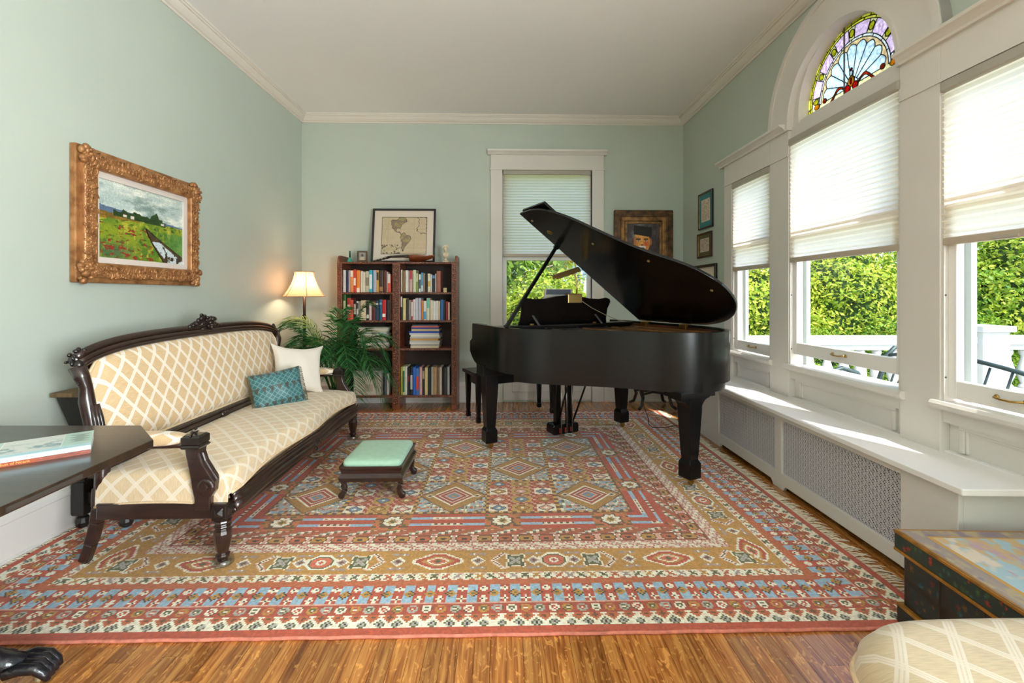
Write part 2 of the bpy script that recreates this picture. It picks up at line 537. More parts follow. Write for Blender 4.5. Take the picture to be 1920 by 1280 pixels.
M_oak = oak('oak_strip_floor', '#a5652d', '#cf924c', '#7a431a', 0.26, coat=0.55, rough=0.26)

# ---- floor: a sub-floor slab, strip boards where the floor shows
floor = struct('floor', MB().box(XL - 0.1, XR + 0.1, YF, YB + 0.1, -0.08, -0.016), mat('subfloor', '#6d4322', rough=0.6, var=0.2))
BW = 0.057
def plank(x, y0, y1):
    o = obj('board', MB().box(0.0006, BW - 0.0006, 0.0006, y1 - y0 - 0.0006, -0.016, 0.0), M_oak, floor)
    o.location = (x, y0, 0)
nrow = int((XR - XL) / BW)
for r in range(nrow + 1):
    x = XL + r * BW
    if x > XR - 0.01: break
    cut = random.uniform(0.75, 1.62)
    plank(x, -0.35, cut); plank(x, cut, 1.95)   # in front of the rug
    plank(x, 4.55, YB)                          # behind it
    if 1.55 < x < 1.85:
        for q in range(2): plank(x, 1.95 + 1.3 * q, 3.25 + 1.3 * q)
# the floor's part behind the camera and under the rug: same strips, too far round to see singly
mb = MB(); mb.box(XL, XR, YF, -0.35, -0.016, -0.001); mb.box(XL, 1.55, 1.95, 4.55, -0.016, -0.001)
mb.box(1.86, XR, 1.95, 4.55, -0.016, -0.001)
obj('board_field', mb, M_oak, floor)

# ---- walls
struct('wall_left', MB().box(XL - 0.15, XL, YF, YB + 0.15, 0, ZC), M_wall)
WX0, WX1, WZ0, WZ1 = 0.006, 1.058, 0.62, 2.722      # back window opening
mb = MB()
mb.box(XL, WX0, YB, YB + 0.15, 0, ZC); mb.box(WX1, XR + 0.2, YB, YB + 0.15, 0, ZC)
mb.box(WX0, WX1, YB, YB + 0.15, WZ1, ZC); mb.box(WX0, WX1, YB, YB + 0.15, 0, WZ0)
struct('wall_back', mb, M_wall)
YC = 2.81                                            # middle of the right-hand window group
mb = MB()
mb.box(XR, XR + 0.15, 4.235, YB, 0, ZC)
mb.box(XR, XR + 0.15, -0.4, 1.45, 0, ZC); mb.box(XR, XR + 0.15, YF, -2.55, 0, ZC)
mb.box(XR, XR + 0.15, -2.55, -0.4, 0, 0.45); mb.box(XR, XR + 0.15, -2.55, -0.4, 2.45, ZC)  # opening cut for the added fill-light window
arc = [(YC + 0.5 * math.cos(a), 2.52 + 0.5 * math.sin(a)) for a in np.linspace(PI, 0, 25)]
mb.prism([(1.45, 2.45), (YC - 0.5, 2.45)] + arc + [(YC + 0.5, 2.45), (4.235, 2.45), (4.235, ZC), (1.45, ZC)], XR, XR + 0.15, 'yz')
struct('wall_right', mb, M_wall)
struct('wall_front', MB().box(XL - 0.15, XR + 0.15, YF - 0.15, YF, 0, ZC), M_wall)
struct('ceiling', MB().box(XL - 0.15, XR + 0.15, YF, YB + 0.15, ZC, ZC + 0.1), M_ceil)

# ---- crown moulding and baseboards
M_crown = mat('crown_moulding_paint', '#ddd6cb', rough=0.5, var=0.02, vscale=2)
CR = [(0, 0), (0.012, 0), (0.014, 0.012), (0.03, 0.018), (0.048, 0.035), (0.06, 0.052), (0.062, 0.060), (0.075, 0.062), (0.078, 0.072), (0.088, 0.074), (0.090, 0.087), (0, 0.087)]
z0 = ZC - 0.087
struct('trim_1', MB().prism([(YB - a, z0 + b) for a, b in CR], XL, XR, 'yz'), M_crown)
struct('trim_2', MB().prism([(XL + a, z0 + b) for a, b in CR], YF, YB, 'xz'), M_crown)
struct('trim_3', MB().prism([(XR - a, z0 + b) for a, b in CR], YF, YB, 'xz'), M_crown)
BB = [(0, 0), (0.026, 0), (0.026, 0.018), (0.019, 0.024), (0.019, 0.185), (0.023, 0.19), (0.023, 0.205), (0.014, 0.215), (0.012, 0.232), (0, 0.235)]
struct('baseboard_left', MB().prism([(XL + a, b) for a, b in BB], YF, YB, 'xz'), M_white)
mb = MB().prism([(YB - a, b) for a, b in BB], XL, -0.135, 'yz')
mb.prism([(YB - a, b) for a, b in BB], 1.20, XR, 'yz')
struct('baseboard_back', mb, M_white)

# ---- blinds: pleated fabric, head rail, bottom rail
def blind_fabric(name, c, t):
    return translucent_mat(name, c, t, 0.72)
M_blind = blind_fabric('pleated_shade_fabric', '#f5f0e6', '#fff8ec')
M_brail = mat('shade_rail', '#b9ab98', rough=0.5)
M_hrail = mat('shade_headrail', '#aaa498', rough=0.45)
def blind(label, origin, width, z_top, z_bot, ax, n, pitch=0.0345):
    """ax: along the window, n: towards the room; origin at one end, on the shade's mid plane"""
    ax, n = Vector(ax), Vector(n)
    root = thing('pleated_blind', label, 'blind', (origin[0], origin[1], z_bot), group='pleated shades on the windows')
    O = Vector((0, 0, 0)); H = z_top - z_bot
    m = MB(); k = int(H / pitch)
    prof = []
    for i in range(k * 2 + 1):
        z = 0.035 + (H - 0.085) * i / (k * 2)
        prof.append((0.0115 if i % 2 else -0.002, z))
    for side in (1,):
        o = len(m.v)
        for d, z in prof:
            p = n * (d * side + 0.004 * side)
            m.v.append(tuple(p + Vector((0, 0, z)))); m.v.append(tuple(p + ax * width + Vector((0, 0, z))))
        for i in range(len(prof) - 1):
            m.f.append((o + 2 * i, o + 2 * i + 1, o + 2 * i + 3, o + 2 * i + 2))
    obj('fabric', m, M_blind, root)
    m = MB(); c = ax * (width / 2)
    m.obox(c + Vector((0, 0, 0.018)), ax * (width / 2), n * 0.014, Vector((0, 0, 0.018)))
    br = obj('bottom_rail', m, M_brail, root, bevel=0.005)
    m = MB(); m.obox(c + n * 0.016 + Vector((0, 0, 0.010)), ax * 0.05, n * 0.004, Vector((0, 0, 0.005)))
    obj('pull', m, M_hrail, br, bevel=0.002)
    m = MB(); m.obox(c + Vector((0, 0, H - 0.026)), ax * (width / 2 + 0.004), n * 0.024, Vector((0, 0, 0.026)))
    obj('head_rail', m, M_hrail, root, bevel=0.009)
    return root

# ---- back window
mb = MB()
mb.box(-0.131, WX0, YB - 0.028, YB + 0.12, 0, WZ1); mb.box(WX1, 1.195, YB - 0.028, YB + 0.12, 0, WZ1)
mb.box(-0.131, 1.195, YB - 0.028, YB + 0.12, WZ1, 2.885)
struct('trim_4', mb, M_white, bevel=0.003)
mb = MB().prism([(YB, 2.885), (YB - 0.035, 2.885), (YB - 0.05, 2.905), (YB - 0.07, 2.92), (YB - 0.075, 2.94), (YB, 2.94)], -0.165, 1.228, 'yz')
mb.box(-0.142, 1.206, YB - 0.036, YB, WZ1 - 0.012, WZ1 + 0.003)
struct('trim_5', mb, M_white)
w1 = struct_root('window_1', (0.53, YB, WZ0))
mb = MB()
for a, b in ((WX0, WX0 + 0.05), (WX1 - 0.05, WX1)): mb.box(a, b, YB + 0.05, YB + 0.09, WZ0 + 0.04, WZ1)
mb.box(WX0 + .05, WX1 - .05, YB + 0.05, YB + 0.09, WZ0 + 0.04, WZ0 + 0.12); mb.box(WX0 + .05, WX1 - .05, YB + 0.05, YB + 0.09, 1.66, 1.71); mb.box(WX0 + .05, WX1 - .05, YB + 0.05, YB + 0.09, 2.66, WZ1)
obj('sash', mb, M_sash, w1, world=True, bevel=0.003)
obj('pane', MB().box(WX0 + 0.05, WX1 - 0.05, YB + 0.068, YB + 0.072, WZ0 + 0.1, 2.67), M_glass, w1, world=True)
obj('sill', MB().box(WX0 - 0.02, WX1 + 0.02, YB - 0.05, YB + 0.12, WZ0, WZ0 + 0.035), M_white, w1, world=True, bevel=0.006)
mb = MB().box(0.02, 1.045, YB - 0.012, YB, 0.02, 0.6); mb.box(0.12, 0.945, YB - 0.022, YB - 0.012, 0.12, 0.5)
obj('apron_panel', mb, M_white, w1, world=True, bevel=0.004)
blind('pleated shade half lowered over the back window behind the piano', (WX0 + 0.012, YB + 0.02), 1.028, 2.715, 1.70, (1, 0, 0), (0, -1, 0))

# ---- right-hand window group: white panelled front with posts
XF = 2.09                                   # face of the casings
posts = [(1.45, 1.565), (2.125, 2.345), (3.275, 3.505), (4.095, 4.235)]
mb = MB()
for a, b in posts: mb.box(XF, XR + 0.06, a, b, 0.5, 2.452)
mb.box(XF, XR + 0.06, 1.565, 2.125, 2.268, 2.452); mb.box(XF, XR + 0.06, 3.505, 4.095, 2.268, 2.452)
mb.box(XR - 0.005, XR + 0.06, 1.45, 4.235, 0.0, 0.5)
for a, b in ((1.565, 2.125), (2.345, 3.275), (3.505, 4.095)): mb.box(XR - 0.005, XR + 0.06, a, b, 0.5, 0.735)
struct('trim_6', mb, M_white, bevel=0.003)
# ledge mouldings over the side windows
LED = [(0, 0), (0.018, 0), (0.022, 0.012), (0.04, 0.03), (0.058, 0.038), (0.062, 0.052), (0, 0.052)]
mb = MB().prism([(XF - a, 2.448 + b) for a, b in LED] + [(XR, 2.5), (XR, 2.448)], 1.39, 2.33, 'xz')
mb.prism([(XF - a, 2.448 + b) for a, b in LED] + [(XR, 2.5), (XR, 2.448)], 3.29, 4.295, 'xz')
mb.box(XF - 0.008, XF + 0.01, 1.44, 2.345, 2.262, 2.272); mb.box(XF - 0.008, XF + 0.01, 3.275, 4.245, 2.262, 2.272)
struct('trim_7', mb, M_white)
# arched casing over the middle window
def half_ring(r0, r1, zc, x0, x1, zb):
    A = np.linspace(PI, 0, 33)
    out = [(YC - r1, zb)] + [(YC + r1 * math.cos(a), zc + r1 * math.sin(a)) for a in A] + [(YC + r1, zb)]
    inn = [(YC - r0, zb)] + [(YC + r0 * math.cos(a), zc + r0 * math.sin(a)) for a in A] + [(YC + r0, zb)]
    m = MB(); n = len(out)
    for i in range(n - 1):
        q = [out[i], out[i + 1], inn[i + 1], inn[i]]
        m.prism(q[::-1], x0, x1, 'yz')
    return m
mb = half_ring(0.465, 0.70, 2.50, XF - 0.004, XR + 0.002, 2.45)
m2 = half_ring(0.455, 0.475, 2.50, XF - 0.016, XR, 2.45); mb.add(m2.v, m2.f)
m2 = half_ring(0.66, 0.70, 2.50, XF - 0.014, XR, 2.45); mb.add(m2.v, m2.f)
m2 = half_ring(0.40, 0.47, 2.56, XR - 0.02, XR + 0.10, 2.40); mb.add(m2.v, m2.f)
struct('trim_8', mb, M_white, smooth=False)

def sash_window(idx, y0, y1, zt, raised=0.0, label=None):
    z0 = 0.735
    w = struct_root('window_%d' % idx, (XR, (y0 + y1) / 2, z0))
    s0, s1 = 2.118, 2.156
    b = z0 + 0.03 + raised
    m = MB()
    m.box(s0, s1, y0 + 0.012, y0 + 0.052, b, 1.72); m.box(s0, s1, y1 - 0.052, y1 - 0.012, b, 1.72)
    m.box(s0, s1, y0 + 0.052, y1 - 0.052, b, b + 0.085); m.box(s0, s1, y0 + 0.052, y1 - 0.052, 1.66, 1.72)
    sash = obj('lower_sash', m, M_sash, w, world=True, bevel=0.004)
    obj('pane', MB().box(2.135, 2.139, y0 + 0.045, y1 - 0.045, b + 0.08, 1.67), M_glass, w, world=True)
    m = MB()
    m.box(s1, s1 + 0.036, y0 + 0.012, y0 + 0.052, 1.66, zt); m.box(s1, s1 + 0.036, y1 - 0.052, y1 - 0.012, 1.66, zt)
    m.box(s1, s1 + 0.036, y0 + 0.052, y1 - 0.052, 1.66, 1.72); m.box(s1, s1 + 0.036, y0 + 0.052, y1 - 0.052, zt - 0.05, zt)
    obj('upper_sash', m, M_sash, w, world=True, bevel=0.004)
    obj('pane', MB().box(s1 + 0.016, s1 + 0.02, y0 + 0.05, y1 - 0.05, 1.71, zt - 0.04), M_glass, w, world=True)
    # stops along the jambs with adjusting screws
    m = MB()
    for a in (y0, y1 - 0.014): m.box(XF + 0.006, s1 + 0.07, a, a + 0.014, z0, zt)
    obj('jamb', m, M_white, w, world=True)
    m = MB()
    for z in (0.86, 1.25): m.lathe([(0.0055, 0), (0.0055, 0.003), (0.002, 0.004)], (XF + 0.014, y1 - 0.0145, z), 8, 'y').lathe([(0.0055, 0), (0.002, -0.002)], (XF + 0.014, y1 - 0.0145, z), 8, 'y')
    obj('screw', m, M_steel, w, world=True)
    # pale blue outer casing and outer sill
    m = MB()
    m.box(s1 + 0.038, 2.222, y1 - 0.046, y1 + 0.01, z0 - 0.05, zt); m.box(s1 + 0.038, 2.235, y0 - 0.01, y0 + 0.046, z0 - 0.05, zt)
    obj('outer_casing', m, M_teal, w, world=True)
    m = MB().box(2.10, 2.26, y0 - 0.0, y1 + 0.0, z0 - 0.03, z0 + 0.012)
    obj('outer_sill', m, M_white, w, world=True)
    # stool (inner sill) with nosing and apron
    m = MB().prism([(XR, z0 - 0.028), (XF - 0.012, z0 - 0.028), (XF - 0.026, z0 - 0.018), (XF - 0.03, z0), (XF - 0.02, z0 + 0.014), (XR, z0 + 0.014)], y0 - 0.03, y1 + 0.03, 'xz')
    m.box(XF + 0.018, XR, y0, y1, z0 - 0.09, z0 - 0.026)
    obj('sill', m, M_white, w, world=True)
    # sunk panel under the sill
    m = MB()
    a, c, zb, zz = y0 + 0.06, y1 - 0.06, 0.52, 0.645
    m.box(XR - 0.022, XR - 0.002, a, c, zz - 0.02, zz); m.box(XR - 0.022, XR - 0.002, a, a + 0.022, zb, zz - 0.02); m.box(XR - 0.022, XR - 0.002, c - 0.022, c, zb, zz - 0.02)
    m.box(XR - 0.014, XR - 0.002, a + 0.022, a + 0.034, zb, zz - 0.02); m.box(XR - 0.014, XR - 0.002, c - 0.034, c - 0.022, zb, zz - 0.02); m.box(XR - 0.014, XR - 0.002, a + 0.034, c - 0.034, zz - 0.032, zz - 0.02)
    obj('panel_moulding', m, M_white, w, world=True, bevel=0.003)
    # brass pull on the bottom rail
    m = MB(); yc = (y0 + y1) / 2; zc = b + 0.05
    m.tube([(s0 - 0.002, yc - 0.055, zc), (s0 - 0.02, yc - 0.05, zc), (s0 - 0.026, yc - 0.02, zc - 0.004), (s0 - 0.026, yc + 0.02, zc - 0.004), (s0 - 0.02, yc + 0.05, zc), (s0 - 0.002, yc + 0.055, zc)], 0.005, 8)
    for q in (-0.055, 0.055): m.lathe([(0.011, -0.001), (0.011, -0.004), (0.006, -0.008)], (s0, yc + q, zc), 10, 'x')
    obj('handle', m, M_brass, w, world=True, smooth=True)
    return w
sash_window(2, 3.505, 4.095, 2.268)
sash_window(3, 2.345, 3.275, 2.40, raised=0.058)
sash_window(4, 1.565, 2.125, 2.268)
blind('pleated shade on the narrow window nearest the far corner', (2.108, 3.515), 0.572, 2.262, 1.465, (0, 1, 0), (-1, 0, 0))
blind('widest pleated shade, below the stained glass fan', (2.108, 2.352), 0.916, 2.385, 1.485, (0, 1, 0), (-1, 0, 0))
blind('pleated shade on the window nearest the camera, cut by the frame', (2.108, 1.572), 0.546, 2.262, 1.485, (0, 1, 0), (-1, 0, 0))
# wide window added behind the camera to carry the fill light
w6 = struct_root('window_6', (XR, -1.475, 0.45))
mb = MB()
for a in (-2.67, -0.4): mb.box(XF, XR, a, a + 0.12, 0.33, 2.45)
mb.box(XF, XR, -2.67, -0.28, 2.45, 2.6); mb.box(XF - 0.03, XR, -2.69, -0.26, 0.42, 0.45)
obj('casing', mb, M_white, w6, world=True, bevel=0.004)
mb = MB()
for a in (-2.55, -1.50, -0.445): mb.box(XR + 0.03, XR + 0.07, a, a + 0.045, 0.45, 2.45)
for a, b in ((-2.505, -1.50), (-1.455, -0.445)):
    mb.box(XR + 0.03, XR + 0.07, a, b, 0.45, 0.53); mb.box(XR + 0.03, XR + 0.07, a, b, 2.4, 2.45)
obj('sash', mb, M_sash, w6, world=True, bevel=0.003)
for a, b in ((-2.505, -1.50), (-1.455, -0.445)): obj('pane', MB().box(XR + 0.048, XR + 0.052, a, b, 0.53, 2.4), M_glass, w6, world=True)
# transom bar under the stained glass
mb = MB().box(2.112, 2.235, 2.345, 3.275, 2.39, 2.475); mb.box(2.135, 2.225, 2.35, 3.27, 2.475, 2.507)
struct('trim_9', mb, M_white, bevel=0.006)

# ---- window seat over the radiator
M_seat = mat('white_bench_paint', '#ebe8e4', rough=0.4, var=0.015, vscale=3)
seat = thing('window_seat', 'long white window seat with two pierced radiator grilles under the right-hand windows', 'window seat', (1.95, 3.0, 0))
SX = 1.795
mb = MB().prism([(1.765, 1.705), (XR - 0.006, 1.69), (XR - 0.006, 4.235), (1.765, 4.235)], 0.478, 0.505)
obj('seat_board', mb, M_seat, seat, world=True, bevel=0.004)
obj('back_strip', MB().box(XR - 0.03, XR - 0.006, 1.70, 4.235, 0.505, 0.512), M_seat, seat, world=True)
mb = MB()
ys = [(1.75, 2.01), (2.885, 2.955), (3.735, 3.84)]
def zb(y): return 0.0
g1, g2 = (2.01, 2.885), (2.955, 3.735)
# stiles, rails; the lower rail stops short of the floor between shaped feet
for a, b in ys: mb.box(SX, SX + 0.022, a, b, 0.0 if a > 2.8 else 0.03, 0.478)
for a, b in (g1, g2):
    mb.box(SX, SX + 0.022, a, b, 0.445, 0.478); mb.box(SX, SX + 0.022, a, b, 0.032, 0.105)
mb.box(SX, SX + 0.022, 3.84, 4.235, 0, 0.478)
for yf, sgn in ((2.955, 1), (2.885, -1), (3.735, -1)):
    mb.prism([(yf, 0), (yf, 0.034), (yf + sgn * 0.045, 0.034), (yf + sgn * 0.03, 0.018), (yf + sgn * 0.018, 0)][::sgn], SX, SX + 0.022, 'yz')
mb.box(SX + .022, XR - 0.01, 1.75, 1.772, 0, 0.478)
mb.box(SX + .022, XR - 0.01, 4.21, 4.235, 0, 0.478)
obj('front_frame', mb, M_white, seat, world=True, bevel=0.002)
obj('inner_shade_sheet', MB().box(SX + 0.06, SX + 0.066, 1.80, 4.2, 0.0, 0.47), M_dark, seat, world=True)  # near-black sheet standing in for the shade behind the grilles
M_grille = mat('white_pierced_metal', '#d9d7d8', rough=0.5)
def grille(y0, y1):
    m = MB(); z0, z1, X, t = 0.100, 0.448, SX + 0.014, 0.0035
    p = 0.0225; w = 0.0019
    ny, nz = int(round((y1 - y0) / p)), int(round((z1 - z0) / p))
    py, pz = (y1 - y0) / ny, (z1 - z0) / nz
    def strip(a, b):
        m.bar((X, *a), (X, *b), w, t, up=(1, 0, 0))
    for i in range(ny + 1): strip((y0 + i * py, z0), (y0 + i * py, z1))
    for j in range(nz + 1): strip((y0, z0 + j * pz), (y1, z0 + j * pz))
    # the two families of diagonals, clipped to the panel
    for k in range(-nz, ny + 1):
        a = max(k, 0); b = min(k + nz, ny)
        if b > a: strip((y0 + a * py, z0 + (a - k) * pz), (y0 + b * py, z0 + (b - k) * pz))
    for k in range(0, ny + nz + 1):
        a = max(k - nz, 0); b = min(k, ny)
        if b > a: strip((y0 + a * py, z0 + (k - a) * pz), (y0 + b * py, z0 + (k - b) * pz))
    for i in range(ny):
        for j in range(nz):
            if (i + j) % 2: continue
            c = (y0 + (i + .5) * py, z0 + (j + .5) * pz)
            o = len(m.v); r0, r1 = 0.0052, 0.0076
            for q in range(8):
                a = 2 * PI * q / 8
                m.v.append((X - 0.0016, c[0] + r1 * math.cos(a), c[1] + r1 * math.sin(a))); m.v.append((X - 0.0016, c[0] + r0 * math.cos(a), c[1] + r0 * math.sin(a)))
            for q in range(8):
                e = (q + 1) % 8
                m.f.append((o + 2 * q, o + 2 * q + 1, o + 2 * e + 1, o + 2 * e))
    o = obj('grille', m, M_grille, seat, world=True, label='white pierced metal grille with star and ring openings')
grille(*g1); grille(*g2)

# ---- stained glass fan
fan = struct_root('window_5', (2.2, YC, 2.505))
LEAD = MB()
GX = 2.2
M_lead = mat('lead_came', '#1b1814', rough=0.5, metal=0.4)
GM = {k: stained_mat('stained_glass_' + k, c) for k, c in dict(yellow='#faf08a', olive='#c9c636', green='#c9ee6a', lilac='#f2d9ea', white='#f8faf4',
      peach='#f6dcbb', blue='#dcecf6', red='#d0141c', orange='#d9611a', amber='#f2b71f', cream='#f6e8c4', pink='#f08f9a').items()}
def came(poly, w=0.0045):
    n = len(poly)
    for i in range(n):
        a, b = poly[i], poly[(i + 1) % n]
        if math.hypot(a[0] - b[0], a[1] - b[1]) > 1e-4:
            LEAD.bar((GX, *a), (GX, *b), w, 0.006, up=(1, 0, 0))
def pane(poly, colr, lead=True):
    # poly in (s, z): s grows to the viewer's right (towards the camera end), centre at 0
    pts = [(YC - s, z) for s, z in poly]
    a = sum(pts[i][0] * pts[(i + 1) % len(pts)][1] - pts[(i + 1) % len(pts)][0] * pts[i][1] for i in range(len(pts)))
    if a < 0: pts = pts[::-1]
    obj('glass_piece', MB().prism(pts, GX - 0.0015, GX + 0.0015, 'yz'), GM[colr], fan, world=True)
    if lead: came(pts)
ZS, ZG = 2.565, 2.507        # springing line, foot of the glass
def arcseg(r0, r1, a0, a1, n=5, zc=ZS):
    A = np.linspace(a0, a1, n)
    return [(r1 * math.cos(a), zc + r1 * math.sin(a)) for a in A] + [(r0 * math.cos(a), zc + r0 * math.sin(a)) for a in A[::-1]]
NO = 16
for i in range(NO):
    pane(arcseg(0.382, 0.402, PI * i / NO, PI * (i + 1) / NO, 4), 'olive' if i % 3 else 'yellow')
for i in range(12):
    pane(arcseg(0.366, 0.382, PI * i / 12, PI * (i + 1) / 12, 4), 'yellow')
for s in (-1, 1):
    for z0, z1 in ((ZG, ZS),):
        pane([(s * 0.382, z0), (s * 0.402, z0), (s * 0.402, z1), (s * 0.382, z1)], 'olive')
        pane([(s * 0.366, z0), (s * 0.382, z0), (s * 0.382, z1), (s * 0.366, z1)], 'yellow')
NL = 6
for i in range(NL):     # lilac lozenges and olive jewels between
    a0, a1 = 0.10 + (PI - 0.2) * i / NL, 0.10 + (PI - 0.2) * (i + 1) / NL
    pane(arcseg(0.288, 0.366, a0 + 0.075, a1 - 0.075, 6), 'lilac')
for i in range(NL + 1):
    a = 0.10 + (PI - 0.2) * i / NL
    c = (0.328 * math.cos(a), ZS + 0.328 * math.sin(a))
    e = [(c[0] + 0.026 * math.cos(q) * math.cos(a) - 0.02 * math.sin(q) * math.sin(a), c[1] + 0.026 * math.cos(q) * math.sin(a) + 0.02 * math.sin(q) * math.cos(a)) for q in np.linspace(0, 2 * PI, 10, endpoint=False)]
    pane(e, 'olive')
    if 0 < i < NL:
        pane(arcseg(0.288, 0.306, a - 0.07, a + 0.07, 3), 'cream', False); pane(arcseg(0.35, 0.366, a - 0.07, a + 0.07, 3), 'cream', False)
for i in range(10): pane(arcseg(0.272, 0.288, PI * i / 10, PI * (i + 1) / 10, 4), 'white')
NP = 9
for i in range(NP):     # shell of pale blue petals with peach spandrels
    a0, a1 = PI * i / NP, PI * (i + 1) / NP
    am = (a0 + a1) / 2
    tip = [(0.232 + 0.026 * math.sin(PI * t), a0 + (a1 - a0) * t) for t in np.linspace(0, 1, 7)]
    pane([(0.05 * math.cos(a0), ZS + 0.05 * math.sin(a0))] + [(r * math.cos(a), ZS + r * math.sin(a)) for r, a in tip] + [(0.05 * math.cos(a1), ZS + 0.05 * math.sin(a1))], 'blue')
for i in range(NP):
    a0, a1 = PI * i / NP, PI * (i + 1) / NP
    tip = [(0.232 + 0.026 * math.sin(PI * t), a0 + (a1 - a0) * t) for t in np.linspace(1, 0, 7)]
    A = np.linspace(a0, a1, 4)
    pane([(0.272 * math.cos(a), ZS + 0.272 * math.sin(a)) for a in A] + [(r * math.cos(a), ZS + r * math.sin(a)) for r, a in tip], 'peach', False)
# strip under the shell and the little figure of jewels and scrolls in front
for i in range(14):
    x0, x1 = -0.366 + 0.732 * i / 14, -0.366 + 0.732 * (i + 1) / 14
    pane([(x0, ZG + 0.014), (x1, ZG + 0.014), (x1, ZG + 0.028), (x0, ZG + 0.028)], 'yellow')
    if i % 2: pane([(x0, ZG), (x1, ZG), (x1, ZG + 0.014), (x0, ZG + 0.014)], 'green')
    else: pane([(x0, ZG), (x1, ZG), (x1, ZG + 0.014), (x0, ZG + 0.014)], 'olive')
pane([(-0.366, ZG + 0.028), (0.366, ZG + 0.028), (0.366, ZS), (-0.366, ZS)], 'cream', False)
def blob(cx, cz, r, colr, sx=1.0, n=12, dx=0.002):
    pts = [(YC - cx - r * sx * math.cos(q), cz + r * math.sin(q)) for q in np.linspace(0, 2 * PI, n, endpoint=False)]
    a = sum(pts[i][0] * pts[(i + 1) % n][1] - pts[(i + 1) % n][0] * pts[i][1] for i in range(n))
    if a < 0: pts = pts[::-1]
    obj('glass_piece', MB().prism(pts, GX - 0.006 - dx, GX - 0.003, 'yz'), GM[colr], fan, world=True)
    for i in range(n):
        LEAD.bar((GX - 0.005, *pts[i]), (GX - 0.005, *pts[(i + 1) % n]), 0.004, 0.006, up=(1, 0, 0))
blob(-0.032, ZS - 0.008, 0.024, 'red'); blob(0.032, ZS - 0.008, 0.024, 'red')
blob(0, ZS + 0.03, 0.034, 'amber', 0.75); blob(0, ZS + 0.028, 0.02, 'pink', 0.5); blob(0, ZS + 0.078, 0.017, 'white', 0.8); blob(0, ZS + 0.103, 0.010, 'red', 0.7)
for s in (-1, 1):
    c = [(s * (0.06 + 0.16 * t), ZS + 0.002 + 0.03 * math.sin(2 * PI * t * 0.9) - 0.012 * t) for t in np.linspace(0, 1, 9)]
    up = [(x, z + 0.009 * math.sin(PI * (0.15 + 0.8 * i / 8))) for i, (x, z) in enumerate(c)]
    dn = [(x, z - 0.009 * math.sin(PI * (0.15 + 0.8 * i / 8))) for i, (x, z) in enumerate(c)]
    pts = [(YC - x, z) for x, z in up + dn[::-1]]
    a = sum(pts[i][0] * pts[(i + 1) % 18][1] - pts[(i + 1) % 18][0] * pts[i][1] for i in range(18))
    if a < 0: pts = pts[::-1]
    obj('glass_piece', MB().prism(pts, GX - 0.007, GX - 0.003, 'yz'), GM['orange'], fan, world=True)
    for i in range(18): LEAD.bar((GX - 0.005, *pts[i]), (GX - 0.005, *pts[(i + 1) % 18]), 0.004, 0.006, up=(1, 0, 0))
    blob(s * 0.235, ZS + 0.004, 0.016, 'orange'); blob(s * 0.31, ZS - 0.008, 0.018, 'amber', 1.4)
obj('lead_came', LEAD, M_lead, fan, world=True)
obj('support_bar', MB().bar((GX - 0.012, YC + 0.05, ZG), (GX - 0.012, YC + 0.05, ZS + 0.39), 0.007, 0.007, up=(1, 0, 0)), M_steel, fan, world=True)
